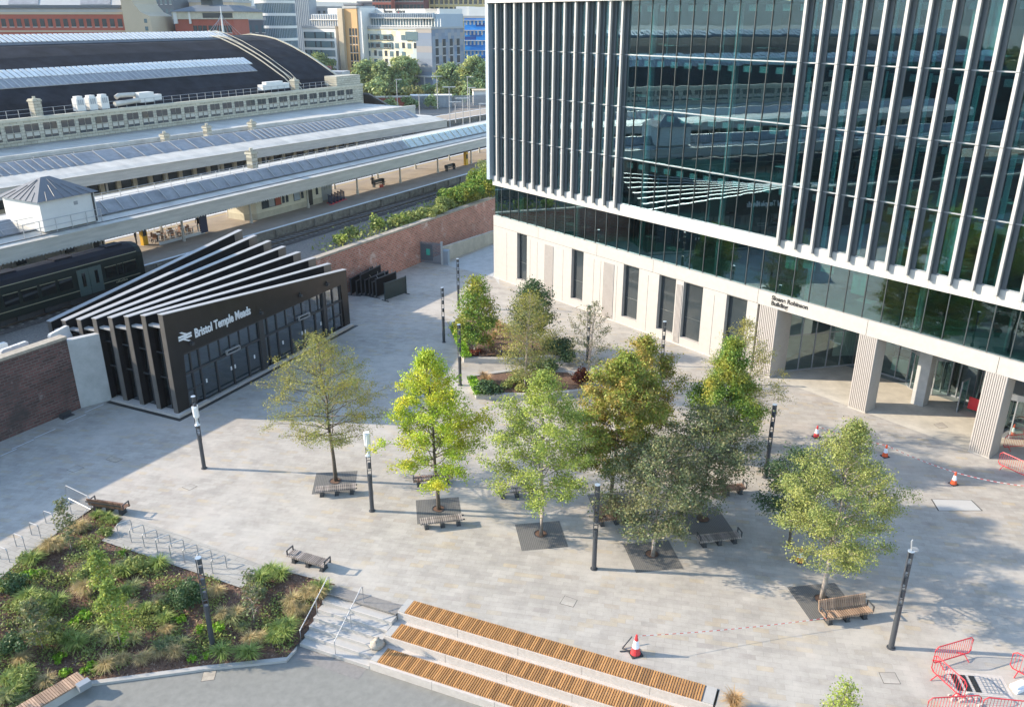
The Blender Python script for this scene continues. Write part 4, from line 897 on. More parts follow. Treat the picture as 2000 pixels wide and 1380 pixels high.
# roof plant on the stone building
for i, px in enumerate((156, 180, 203)):
    x, z = onplane_y(px, 216 - i * 2, SBY + 1.6)
    v = sthing('vent_cowl', 'white boxy roof ventilator, %s of three on the stone building' % ('left', 'middle', 'right')[i], 'ventilator', x, SBY + 1.6, 14.0, 'white roof ventilators')
    one('body', 'render_white', parent=v, fn=lambda b: (b.box(-.62, .62, -.5, .5, 0, 1.65), b.box(-.45, .45, -.4, .4, 1.65, 1.95)))
    one('louvre', 'steel_grey', parent=v, fn=lambda b: [b.box(-.4 + .3 * q, -.2 + .3 * q, -.53, -.501, .8, 1.5) for q in range(3)])
x, z = onplane_y(270, 205, SBY + 1.8)
du = sthing('air_handling_unit', 'white air handling unit and fat ducts on the stone building roof', 'ductwork', x, SBY + 1.8, 13.95)
one('unit', 'render_white', parent=du, fn=lambda b: (b.box(0, 2.6, -.5, .9, .35, 1.75), b.box(2.6, 4.2, -.2, .7, .5, 1.3)))
one('duct', 'canopy_white', parent=du, fn=lambda b: (b.tube([(-4.2, -.4, .5), (-3.4, -.4, .55), (0, -.4, .75)], .35, 10), b.tube([(-3.2, .5, 1.3), (-2.7, .5, 1.55), (0, .5, 1.5)], .33, 10)))
x, z = onplane_y(540, 184, SBY + 1.8)
du2 = sthing('air_handling_unit', 'long white roof duct near the right end of the stone building', 'ductwork', x - 3.5, SBY + 1.8, 13.95)
one('unit', 'render_white', parent=du2, fn=lambda b: (b.box(0, 6.5, -.4, .8, .4, 1.3), b.box(1, 5, -.3, .7, 1.3, 1.7)))
for px, py, o, h, lab in ((72, 222, SBY + 1.5, 2.2, 'square stone chimney at the left end of the stone building'), (577, 182, SBY + 1.5, 1.8, 'stone chimney beside the duct on the stone building'),):
    x, z = onplane_y(px, py, o); chimney(x, o, 13.9, h, lab, 1.1)

# arched train shed
sd = sthing('train_shed', 'huge dark arched train shed roof with bands of glazing and a white lantern', 'train shed', 0, 0)
prof = [(45.5, 13.4), (48, 15.35), (51, 16.95), (53, 18.0), (55, 18.95), (59, 20.6), (63, 21.9), (66, 22.4), (70, 22.75), (74, 22.4), (80, 20.4), (86, 16.5), (89, 12), (89, 4.3)]
one('roof', 'roof_dark', parent=sd, fn=lambda b: b.ext(prof + [(45.5, 4.3)], -110, 86))
def band2(b, i0, i1, lift, m, xa, xb, step, wd):
    (y0, z0), (y1, z1) = prof[i0], prof[i1]
    x = xa
    while x < xb:
        b.hexa([(x, y0, z0 + lift), (x + wd, y0, z0 + lift), (x + wd, y1, z1 + lift), (x, y1, z1 + lift), (x, y0, z0 + lift + .1), (x + wd, y0, z0 + lift + .1), (x + wd, y1, z1 + lift + .1), (x, y1, z1 + lift + .1)], m); x += step
one('lower_glazing', ['roof_blue', 'rib_cap'], parent=sd, fn=lambda b: (band2(b, 2, 3, .12, 0, -110, 68, 178, 178), band2(b, 2, 3, .2, 1, -110, 68, 1.0, .22)))
one('upper_glazing', ['lantern_white', 'roof_blue'], parent=sd, fn=lambda b: (band2(b, 3, 4, .15, 1, -110, 69, 179, 179), band2(b, 3, 4, .26, 0, -110, 69, .9, .66)))
one('lantern', ['lantern_white', 'roof_slate'], parent=sd, fn=lambda b: (b.ext([(64.4, 22.0), (64.9, 22.5), (67.5, 23.5), (70.1, 22.5), (70.6, 22.0)], -110, 76, 1), [b.hexa([(x, 64.9, 22.52), (x + .6, 64.9, 22.52), (x + .6, 67.4, 23.52), (x, 67.4, 23.52), (x, 64.88, 22.62), (x + .6, 64.88, 22.62), (x + .6, 67.4, 23.62), (x, 67.4, 23.62)]) for x in np.arange(-110, 75.3, .9)]))
def ladder(b):
    for xx in (71.5, 73.0):
        for (y0, z0), (y1, z1) in zip(prof[:7], prof[1:8]): b.tube([(xx, y0, z0 + .5), (xx, y1, z1 + .5)], .12, 4); b.tube([(xx, y0, z0 + 1.3), (xx, y1, z1 + 1.3)], .06, 4)
one('roof_ladder', 'stone_cream', parent=sd, fn=ladder)
def arch(b):
    for (y0, z0), (y1, z1) in zip(prof[:-2], prof[1:-1]): b.hexa([(85.8, y0, z0 - .2), (86.3, y0, z0 - .2), (86.3, y1, z1 - .2), (85.8, y1, z1 - .2), (85.8, y0, z0 + .18), (86.3, y0, z0 + .18), (86.3, y1, z1 + .18), (85.8, y1, z1 + .18)])
one('end_arch', 'stone_cream', parent=sd, fn=arch)
mst = sthing('mast', 'slim white roof mast with stays at the end of the shed lantern', 'mast', 76.5, 67.5, 23.2)
one('pole', 'render_white', parent=mst, fn=lambda b: b.cyl(0, 0, 0, 4.8, .22, .06, n=8))
one('stay', 'galv', parent=mst, fn=lambda b: [b.tube([(0, 0, 4.3 - abs(k) * .35), (k * 1.1, 0, -.3)], .035, 4) for k in (-4, -3, -2, -1, 1, 2, 3, 4)])
# side wing beyond the stone building
x, z = 89, 10
wg = sthing('lean_to', 'grey lean-to roof at the right end of the stone building', 'building', 88.2, SBY - 1)
one('wall', 'bath_stone', parent=wg, fn=lambda b: b.box(0, 6, .5, 12, 4.3, 8.8))
one('roof', 'roof_slate', parent=wg, fn=lambda b: b.prism_xz([(0, 12.3), (0, 12.0), (8.5, 8.3), (8.5, 8.6)], -.3, 12))

# building under the near canopy, posters, doors
pb = sthing('platform_building', 'cream panelled waiting room with posters under the nearest canopy', 'building', 18.2, 3.0, 5.4)
one('wall', 'cream_paint', parent=pb, fn=lambda b: (b.box(0, 10.6, 0, 4.2, .65, 3.6), b.prism([(-.9, 1.0), (0, 0), (0, 4.2), (-.9, 3.4)], .65, 3.6)))
one('base_course', 'stone_cream', parent=pb, fn=lambda b: (b.box(-.0, 10.62, -.05, 4.2, 0, .65), b.prism([(-.95, .98), (0, -.04), (0, 4.2), (-.95, 3.4)], 0, .65)))
for px_, wd, hh, mm in ((.9, .85, 1.3, 'window_dark'), (1.9, .85, 1.3, 'steel_grey'), (2.9, .85, 1.3, 'far_brick'), (5.9, .95, 1.25, 'far_blue_grey')):
    f = one('poster_frame', 'dark_steel', parent=pb, fn=lambda b: b.box(px_ - .06, px_ + wd + .06, -.05, -.001, 1.0, 1.12 + hh))
    one('poster', mm, parent=f, fn=lambda b: b.box(px_, px_ + wd, -.065, -.051, 1.06, 1.06 + hh))
for px_ in (4.0, 4.6, 7.1, 9.6):
    one('window', 'window_dark', parent=pb, fn=lambda b: b.box(px_, px_ + .38, -.04, -.001, 1.1, 2.5))
one('door', 'sign_black', parent=pb, fn=lambda b: b.box(8.0, 8.95, -.06, -.001, .05, 2.6))
one('extension', 'steel_grey', parent=pb, fn=lambda b: (b.box(10.65, 13.2, .6, 3.6, 0, 3.3), [b.box(10.9 + .45 * q, 11.2 + .45 * q, .56, .6, 1.2, 2.9) for q in range(5)]))
br0 = None
for k in range(5):
    if br0 is None:
        br0 = sthing('crowd_barrier', 'navy blue plastic barrier in the row by the waiting room', 'barrier', 28.6, 1.6, 5.4, 'navy barriers on the platform'); br0.rotation_euler = (0, 0, SROT + R(60))
        one('frame', 'navy', parent=br0, fn=lambda b: (b.tube([(-.6, 0, .1), (-.6, 0, 1.0), (.6, 0, 1.0), (.6, 0, .1), (-.6, 0, .12)], .06, 6), [b.box(-.45 + .3 * q, -.38 + .3 * q, -.03, .03, .1, 1.0) for q in range(4)]))
        one('foot', 'red_paint', parent=br0, fn=lambda b: (b.box(-.55, -.4, -.3, .3, 0, .08), b.box(.4, .55, -.3, .3, 0, .08)))
    else: dup(br0, None, S(28.6 + .75 * k, 1.6 + .15 * k, 5.4))
# left building under the canopy
pb2 = sthing('platform_building', 'white fronted kiosk under the nearest canopy behind the green train', 'building', -12, 4.4, 5.4)
one('wall', 'canopy_white', parent=pb2, fn=lambda b: (b.box(0, 12.5, 0, 3.4, 0, 3.5), [b.box(.6 + 1.5 * q, .75 + 1.5 * q, -.08, -.001, 0, 3.4) for q in range(8)]))
one('window', 'window_dark', parent=pb2, fn=lambda b: [b.box(1.0 + 1.5 * q, 1.9 + 1.5 * q, -.05, -.001, 1.1, 2.6) for q in (0, 2, 5)])
one('door', 'sign_black', parent=pb2, fn=lambda b: b.box(11.2, 12.3, -.06, -.001, .02, 2.4))
# enclosure with tables
en = sthing('seating_enclosure', 'low railed enclosure of cafe furniture on the platform under the canopy', 'enclosure', 5.4, 3.2, 5.4)
one('rails', 'render_white', parent=en, fn=lambda b: (railing(b, 0, 5.6, 0, 0, .95, .7), b.box(0, 5.6, -.03, .03, .0, .3), railing(b, 0, 5.6, 3.2, 0, .95, .7)))
t0 = ch0 = None
for i, x in enumerate((1.0, 2.7, 4.3)):
    if t0 is None:
        t0 = sthing('cafe_table', 'small round grey table inside the railed platform enclosure', 'table', 5.4 + x, 4.7, 5.4, 'cafe tables in the platform enclosure')
        one('top', 'steel_grey', parent=t0, fn=lambda b: b.cyl(0, 0, .7, .75, .42, n=12)); one('pedestal', 'dark_steel', parent=t0, fn=lambda b: (b.cyl(0, 0, .02, .7, .05, n=6), b.cyl(0, 0, 0, .03, .25, n=8)))
    else: dup(t0, None, S(5.4 + x, 4.7, 5.4))
    for k in range(4):
        a = k * 1.571 + .5 * i; p = S(5.4 + x, 4.7, 5.4) + Vector((math.cos(a) * .72, math.sin(a) * .72, 0))
        if ch0 is None:
            ch0 = thing('cafe_chair', 'small brown cafe chair inside the railed platform enclosure', 'chair', p, a + 1.571 + math.pi, 'cafe chairs in the platform enclosure')
            one('seat', 'timber_brown', parent=ch0, fn=lambda b: b.box(-.2, .2, -.2, .2, .42, .46)); one('backrest', 'timber_brown', parent=ch0, fn=lambda b: b.box(-.2, .2, -.22, -.19, .46, .9))
            for lx in (-.17, .17):
                for ly in (-.17, .17): one('leg', 'dark_steel', parent=ch0, fn=lambda b: b.box(lx - .02, lx + .02, ly - .02, ly + .02, 0, .42))
        else: dup(ch0, None, p, a + 1.571 + math.pi)
nb = sthing('notice_board', 'navy notice board at the end of the platform cafe enclosure', 'notice board', 11.0, 3.2, 5.4)
one('panel', 'navy', parent=nb, fn=lambda b: b.box(-.45, .45, -.06, .06, .1, 1.9)); one('leg', 'steel_grey', parent=nb, fn=lambda b: (b.box(-.42, -.36, -.04, .04, 0, .1), b.box(.36, .42, -.04, .04, 0, .1)))
for px, py, lab in ((880, 333, 'dark metal platform bench beyond the yellow posts'), (740, 364, 'dark platform bench with a seated passenger beside it')):
    p = G(px, py, 5.4); bn = thing('platform_bench', lab, 'bench', p, SROT, 'dark benches on the near platform')
    one('seat', 'dark_steel', parent=bn, fn=lambda b: b.box(-1.2, 1.2, -.22, .22, .40, .45)); one('backrest', 'dark_steel', parent=bn, fn=lambda b: b.box(-1.2, 1.2, .2, .25, .5, .9))
    one('leg', 'dark_steel', parent=bn, fn=lambda b: (b.box(-1.0, -.95, -.2, .25, 0, .9), b.box(.95, 1.0, -.2, .25, 0, .9)))
for px, py, lab in ((910, 322, 'tall yellow help point on the far part of the near platform'), (283, 478, 'yellow and black ticket machine beside the platform enclosure')):
    p = G(px, py, 5.4); yp = thing('help_point', lab, 'machine', p, SROT)
    one('body', 'yellow_paint', parent=yp, fn=lambda b: b.box(-.28, .28, -.22, .22, 0, 1.9)); one('screen', 'window_dark', parent=yp, fn=lambda b: b.box(-.2, .2, -.24, -.221, .9, 1.6))

# green train
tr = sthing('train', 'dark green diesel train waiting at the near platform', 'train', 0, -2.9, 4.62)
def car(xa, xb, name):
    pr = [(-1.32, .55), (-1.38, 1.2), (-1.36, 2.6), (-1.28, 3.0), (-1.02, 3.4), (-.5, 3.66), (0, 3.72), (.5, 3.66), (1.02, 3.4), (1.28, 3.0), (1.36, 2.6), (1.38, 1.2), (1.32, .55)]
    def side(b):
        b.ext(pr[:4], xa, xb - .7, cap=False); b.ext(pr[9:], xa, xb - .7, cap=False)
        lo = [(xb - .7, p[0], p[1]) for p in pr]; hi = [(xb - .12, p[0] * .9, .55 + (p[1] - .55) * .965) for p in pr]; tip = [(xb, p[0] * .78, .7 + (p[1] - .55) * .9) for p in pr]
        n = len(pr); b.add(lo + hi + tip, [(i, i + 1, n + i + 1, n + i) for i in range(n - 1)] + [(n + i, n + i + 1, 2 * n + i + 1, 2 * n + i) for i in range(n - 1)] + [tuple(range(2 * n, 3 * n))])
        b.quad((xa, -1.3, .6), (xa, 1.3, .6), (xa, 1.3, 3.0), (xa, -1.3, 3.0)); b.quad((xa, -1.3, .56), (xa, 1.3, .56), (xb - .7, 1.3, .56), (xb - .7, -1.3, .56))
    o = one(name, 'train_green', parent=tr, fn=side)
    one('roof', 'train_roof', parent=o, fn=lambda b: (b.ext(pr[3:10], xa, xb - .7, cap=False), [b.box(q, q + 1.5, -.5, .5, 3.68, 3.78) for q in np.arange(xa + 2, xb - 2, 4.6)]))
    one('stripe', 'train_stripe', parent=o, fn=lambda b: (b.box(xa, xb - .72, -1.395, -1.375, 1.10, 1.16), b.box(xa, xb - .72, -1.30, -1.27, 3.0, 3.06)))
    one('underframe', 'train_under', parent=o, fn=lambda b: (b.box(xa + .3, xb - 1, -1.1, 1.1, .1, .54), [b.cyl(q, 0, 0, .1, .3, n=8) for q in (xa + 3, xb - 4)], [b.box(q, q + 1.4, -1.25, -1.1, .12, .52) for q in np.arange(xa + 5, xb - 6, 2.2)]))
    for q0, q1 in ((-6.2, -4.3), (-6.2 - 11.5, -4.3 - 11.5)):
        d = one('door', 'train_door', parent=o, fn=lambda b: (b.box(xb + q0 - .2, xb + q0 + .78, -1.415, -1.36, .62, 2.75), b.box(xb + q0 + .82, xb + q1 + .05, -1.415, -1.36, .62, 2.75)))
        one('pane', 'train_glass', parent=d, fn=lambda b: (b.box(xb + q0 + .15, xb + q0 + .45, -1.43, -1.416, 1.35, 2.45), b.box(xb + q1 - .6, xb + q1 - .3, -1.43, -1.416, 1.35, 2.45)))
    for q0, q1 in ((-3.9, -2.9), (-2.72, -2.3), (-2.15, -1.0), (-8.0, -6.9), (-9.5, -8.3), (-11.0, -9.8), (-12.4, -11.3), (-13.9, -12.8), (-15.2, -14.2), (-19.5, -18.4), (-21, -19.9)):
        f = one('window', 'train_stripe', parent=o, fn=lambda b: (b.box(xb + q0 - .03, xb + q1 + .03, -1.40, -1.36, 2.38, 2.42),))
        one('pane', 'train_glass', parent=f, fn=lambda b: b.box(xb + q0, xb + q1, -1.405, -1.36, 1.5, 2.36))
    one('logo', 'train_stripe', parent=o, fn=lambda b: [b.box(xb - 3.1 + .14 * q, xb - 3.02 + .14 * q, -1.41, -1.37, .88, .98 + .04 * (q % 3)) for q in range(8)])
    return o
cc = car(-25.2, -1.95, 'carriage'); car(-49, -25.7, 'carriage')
one('yellow_end', 'yellow_paint', parent=cc, fn=lambda b: (b.box(-1.99, -1.93, -1.0, 1.0, .95, 1.7),)); one('cab_window', 'train_glass', parent=cc, fn=lambda b: (b.box(-2.02, -1.925, -.95, -.1, 1.85, 2.7), b.box(-2.02, -1.925, .1, .95, 1.85, 2.7)))

# white water filled barriers behind the left wall
for i, (x, y, lab) in enumerate(((-18.4, -9.0, 'rear white plastic road barrier lying behind the left wall, nearer the station entrance'), (-20.6, -9.0, 'rear white plastic road barrier behind the left wall, farther from the station entrance'), (-17.6, -10.2, 'white plastic road barrier right behind the wall coping, first from the rendered end'), (-19.8, -10.3, 'white plastic road barrier right behind the wall coping, second from the rendered end'), (-22.0, -10.3, 'white plastic road barrier cut by the left edge behind the wall coping'), (-14.2, -10.0, 'white plastic barrier half hidden by the top of the rendered wall end'))):
    st = sthing('road_barrier', lab, 'barrier', x, y, 4.32, 'white plastic road barriers behind the left wall'); st.rotation_euler = (0, 0, SROT + R((-3, 2, 4, -2, 3, 20)[i]))
    one('body', 'lantern_white', parent=st, fn=lambda b: (b.ext([(-.28, 0), (-.25, .25), (-.14, .55), (-.12, .95), (.12, .95), (.14, .55), (.25, .25), (.28, 0)], -1.0, 1.0), [b.box(q - .28, q + .28, -.13, .13, .951, 1.02) for q in (-.62, 0, .62)]))
    one('slot', 'steel_grey', parent=st, fn=lambda b: [b.box(q - .12, q + .12, -.29, -.262, .03, .16) for q in (-.55, .55)])

# ================================================================== TERRACE, STEPS, BED
tiers = [(0, 14.4), (0, 14.4), (0, 14.4)]
for k in range(3):
    y0 = -1.25 * k; z = -.42 * k
    lab = ('top', 'middle', 'bottom')[k] + ' stone seating tier with a long orange timber slatted top'
    tt = thing('seating_tier', lab, 'seat', T(0, y0, 0), TA, 'stepped seating tiers')
    one('stone_base', ['granite', 'joint'], parent=tt, fn=lambda b: (b.box(-.36, 14.42, -1.25 + (.22 if k < 2 else .15), .0 if k == 0 else .22 - .0, LOW - .05, z - .0), [b.box(x, x + .012, -1.25 + (.218 if k < 2 else .148), -1.02, LOW, z + .001, 1) for x in (2.8, 5.8, 8.8, 11.8)]))
    for xa, xb in ((-.355, -.02), (13.98, 14.41)): one('end_block', 'white_stone', parent=tt, fn=lambda b: b.box(xa, xb, -.98, -.02, z, z + .055))
    def slats(b):
        n = 126
        for q in range(n):
            x = .02 + q * 13.93 / n; b.box(x, x + .072, -.95, -.06, z + .012, z + .085)
            b.box(x, x + .072, -.97, -.95, z - .06, z + .08)
    one('slatted_top', 'timber_orange', parent=tt, fn=slats)
stp = thing('steps', 'flight of pale stone steps between the planting bed and the timber seating', 'steps', T(0, 0, 0), TA)
def steps(b):
    for q in range(6):
        y1 = -1.15 - .41 * q; zt = -.178 * (q + 1); xa = -4.25 + .02 * q
        b.box(xa, -.37 if q < 2 else -.37, y1 - .41, y1 + .1, LOW - .1, zt)
        b.box(xa, -.37, y1 - .415, y1 - .36, zt + .001, zt + .004, 1)
one('treads', ['white_stone', 'granite'], parent=stp, fn=steps)
one('landing', 'granite_dark', parent=stp, fn=lambda b: b.box(-4.4, -.38, -1.14, -.5, -.1, .004))
one('foot_paving', 'granite_dark', parent=stp, fn=lambda b: b.box(-4.2, -.5, -4.35, -3.62, LOW - .1, LOW + .004))
for i, (xr, lab) in enumerate(((-4.1, 'galvanised stair handrail along the planting bed'), (-2.2, 'galvanised stair handrail in the middle of the steps'))):
    h = thing('handrail', lab, 'handrail', T(xr, 0, 0), TA, 'stair handrails')
    one('rail', 'galv', parent=h, fn=lambda b: b.tube([(0, -1.05, .0), (0, -1.05, .9), (0, -1.15, .95), (0, -3.45, LOW + .95), (0, -3.55, LOW + .9), (0, -3.55, LOW)], .025, 8))
    one('post', 'galv', parent=h, fn=lambda b: b.tube([(0, -2.2, -.55), (0, -2.2, .48)], .02, 6))
sk_ = thing('sack', 'crumpled pale rubble sack on the steps beside the timber seating', 'sack', G(737, 1262, -.75), .4)
shr = np.random.default_rng(3)
def sack(b):
    n = 10
    rings = [(.02, .27), (.14, .30), (.27, .24), (.34, .10), (.42, .13)]
    vs = [((r + shr.normal() * .03) * math.cos(6.283 * i / n) * 1.25, (r + shr.normal() * .03) * math.sin(6.283 * i / n), z + shr.normal() * .012) for z, r in rings for i in range(n)]
    b.add(vs, [(k * n + i, k * n + (i + 1) % n, (k + 1) * n + (i + 1) % n, (k + 1) * n + i) for k in range(4) for i in range(n)] + [tuple(range(n - 1, -1, -1)), tuple(range(4 * n, 5 * n))])
one('bag', 'sack', parent=sk_, fn=sack, smooth=True)

# planting bed: slopes from the square down to the lower terrace
bed_low = [tuple(T(-4.3, -3.6))[:2], (-10.3, 30.3), (-13.9, 29.75), (-18.9, 28.75), (-20.9, 26.4), (-22.6, 24.0)]
bed_poly = bed_top + bed_low
def segd(p, pl):
    best = 9e9
    for a, c in zip(pl, pl[1:]):
        ax, ay, cx, cy = a[0], a[1], c[0], c[1]; dx, dy = cx - ax, cy - ay; q = max(0, min(1, ((p[0] - ax) * dx + (p[1] - ay) * dy) / (dx * dx + dy * dy + 1e-9)))
        best = min(best, math.hypot(p[0] - ax - q * dx, p[1] - ay - q * dy))
    return best
def inbed(x, y):
    ins = False; n = len(bed_poly)
    for i in range(n):
        x0, y0 = bed_poly[i][:2]; x1, y1 = bed_poly[i - 1][:2]
        if (y0 > y) != (y1 > y) and x < (x1 - x0) * (y - y0) / (y1 - y0) + x0: ins = not ins
    return ins
hn = random.Random(2)
def bedz(x, y):
    a, c = segd((x, y), bed_top), segd((x, y), bed_low); q = a / (a + c + 1e-6)
    return -.04 + (LOW + .1) * (q * q * (3 - 2 * q)) * .98 + .10 * math.sin(x * 1.9) * math.sin(y * 2.3 + 1) * min(1, min(a, c))
pts = [Vector((p[0], p[1])) for p in bed_poly]; ne = len(pts)
dense = []
for i in range(ne):
    a, c = pts[i], pts[(i + 1) % ne]; n = max(1, int((c - a).length / .5)); dense += [a.lerp(c, q / n) for q in range(n)]
edges = [(i, (i + 1) % len(dense)) for i in range(len(dense))]
gx = -27.0; grid = []
while gx < -8:
    gy = 24.0
    while gy < 42:
        if inbed(gx, gy) and min(segd((gx, gy), bed_top), segd((gx, gy), bed_low)) > .2: grid.append(Vector((gx + hn.uniform(-.1, .1), gy + hn.uniform(-.1, .1))))
        gy += .45
    gx += .45
vo, eo, fo, *_ = geometry.delaunay_2d_cdt(dense + grid, edges, [], 0, 1e-4)
me = bpy.data.meshes.new('planting_bed')
me.from_pydata([(v.x, v.y, bedz(v.x, v.y)) for v in vo], [], [f for f in fo if inbed(sum(vo[i].x for i in f) / 3, sum(vo[i].y for i in f) / 3)])
me.materials.append(MATS['mulch']); bm_ = bmesh.new(); bm_.from_mesh(me)
for f in bm_.faces:
    if f.normal.z < 0: f.normal_flip()
    f.smooth = True
bm_.to_mesh(me); bm_.free()
po = bpy.data.objects.new('planting_bed', me); COL.objects.link(po); po['kind'] = 'structure'
rng = np.random.default_rng(11)
P = []
while len(P) < 15000:
    x, y = rng.uniform(-26.5, -8.7), rng.uniform(25, 41)
    if inbed(x, y): P.append((x, y, bedz(x, y) + rng.uniform(.005, .05)))
P = np.array(P)
tag(quads_mesh('bark_chips', P, rng.normal(size=(len(P), 3)) * .6 + np.array([0, 0, 1]), .045 * (.5 + rng.random(len(P))), 'chip', None), 'brown bark chips and fallen leaves mulching the planting bed', 'mulch', kind='stuff')
# low ground cover in patches
Pg = []
cents = [(rng.uniform(-25.8, -9), rng.uniform(26, 40)) for _ in range(210)]
cents = [c for c in cents if inbed(*c)]
while len(Pg) < 27000:
    c = cents[rng.integers(len(cents))]; x, y = c[0] + rng.normal() * .30, c[1] + rng.normal() * .30
    if inbed(x, y): Pg.append((x, y, bedz(x, y) + abs(rng.normal()) * .13 + .02))
Pg = np.array(Pg)
tag(quads_mesh('ground_cover', Pg, rng.normal(size=(len(Pg), 3)) * .8 + np.array([0, 0, 1]), .05 * (.5 + rng.random(len(Pg))), 'leaf_mid', None), 'low green ground cover plants spread over the planting bed', 'ground cover', kind='stuff')
kerb = one('kerb', 'white_stone', kind='structure', fn=lambda b: [b.hexa([(a[0], a[1], LOW - .1), (c[0], c[1], LOW - .1), (c[0] + .02, c[1] - .24, LOW - .1), (a[0] + .02, a[1] - .24, LOW - .1), (a[0], a[1], LOW + .12), (c[0], c[1], LOW + .12), (c[0] + .02, c[1] - .24, LOW + .12), (a[0] + .02, a[1] - .24, LOW + .12)]) for a, c in ((tuple(T(-4.2, -3.75))[:2], (-10.3, 30.3)), ((-10.3, 30.3), (-13.9, 29.75)), ((-13.9, 29.75), (-18.75, 28.8)))])
ws = thing('seat_wall', 'stone seat wall with a pale timber top at the lower left corner of the bed', 'seat', (-18.85, 28.75, LOW), math.atan2(-4.7, -3.7))
one('stone_base', 'white_stone', parent=ws, fn=lambda b: b.box(0, 6, -.38, .38, -.05, .42))
one('slatted_top', 'timber_pale', parent=ws, fn=lambda b: [b.box(.05 + .1 * q, .13 + .1 * q, -.4, .4, .422, .50) for q in range(58)])
one('end_box', 'steel_grey', parent=ws, fn=lambda b: b.box(-.02, .5, .42, .75, .3, .62))

def atbed(px, py):
    z = -.5
    for _ in range(6):
        p = G(px, py, z); z = bedz(p.x, p.y)
    return G(px, py, z)
def r5(x, y): return x / 4, 1035 + y / 4
def r6(x, y): return 500 + x / 4, 1035 + y / 4
rd = random.Random(21)
# feather grasses
straw = [r5(*q) for q in ((960, 1040), (1120, 1030), (840, 1090), (1250, 980), (370, 1210), (1030, 620), (680, 500), (640, 470), (180, 1030), (1850, 670), (1740, 690), (1700, 510), (1310, 800), (1250, 590), (400, 160), (470, 150), (340, 190), (300, 215), (1960, 880), (1380, 990), (980, 640))] + [r6(*q) for q in ((290, 590), (410, 530), (300, 660), (370, 640), (490, 520), (30, 860))] + [(150, 1040), (162, 1035)]
sv_, sf_ = blades(520, .66, .44, 5, wid=.008, droop=.75)
for i, (px, py) in enumerate(straw):
    p = atbed(px, py)
    if i == 0:
        g0 = thing('feather_grass', 'straw coloured feather grass tuft in the planting bed', 'grass', p, 0, 'straw coloured feather grass tufts in the bed'); raw_mesh('blades', sv_, sf_, 'grass_straw', g0); g = g0
    else: g = dup(g0, None, p, rd.uniform(0, 6.28))
    q = rd.uniform(.8, 1.2); g.scale = (q, q, q * rd.uniform(.7, 1.0))
gv_, gf_ = blades(300, .62, .55, 6, wid=.013, droop=.5)
green = [r5(*q) for q in ((270, 270), (340, 590), (550, 900), (620, 930), (1300, 720), (1740, 1000), (1890, 980), (1960, 1000), (180, 1180), (60, 1200), (1000, 510), (640, 380), (230, 560), (460, 600), (1140, 640), (130, 1290), (800, 300), (1250, 300), (980, 360), (30, 480))] + [r6(*q) for q in ((230, 850), (150, 880), (260, 780), (200, 380), (80, 350), (130, 350), (520, 480), (180, 800), (40, 420))] + [(210, 1015), (222, 1022), (190, 1012)]
for i, (px, py) in enumerate(green):
    p = atbed(px, py)
    if i == 0:
        h0 = thing('sedge_clump', 'arching green strappy clump in the planting bed', 'grass', p, 0, 'arching green strappy clumps in the bed'); raw_mesh('blades', gv_, gf_, 'grass_green', h0); g = h0
    else: g = dup(h0, None, p, rd.uniform(0, 6.28))
    q = rd.uniform(.7, 1.15); g.scale = (q, q, q)
yv_, yf_ = blades(220, .5, .4, 8, wid=.009, droop=.6)
for i, q_ in enumerate(((1000, 300), (900, 320), (1430, 900), (1330, 900), (1250, 930), (1820, 720), (1900, 780), (700, 330), (1050, 470), (740, 840), (880, 880), (1060, 880), (60, 1340), (200, 1350))):
    p = atbed(*r5(*q_))
    if i == 0:
        k0 = thing('grey_grass', 'grey green grass clump in the planting bed', 'grass', p, 0, 'grey green grass clumps in the bed'); raw_mesh('blades', yv_, yf_, 'grass_grey', k0); g = k0
    else: g = dup(k0, None, p, rd.uniform(0, 6.28))
    q = rd.uniform(.9, 1.5); g.scale = (q, q, q * .8)
for i, q_ in enumerate(((190, 370), (260, 360), (320, 350), (660, 680), (600, 740), (980, 860), (1570, 790), (1400, 710), (1500, 1010), (700, 1100), (520, 1120), (1620, 990), (960, 190), (1230, 280), (1720, 760), (470, 1020))):
    p = atbed(*r5(*q_))
    if i == 0:
        l0 = thing('lime_plant', 'small bright lime green leafy plant in the planting bed', 'plant', p, 0, 'small lime green plants in the bed'); shrub_cloud(l0, .22, .25, 'leaf_bright', 260, .05, 4); g = l0
    else: g = dup(l0, None, p, rd.uniform(0, 6.28))
    q = rd.uniform(.8, 1.4); g.scale = (q, q, q)
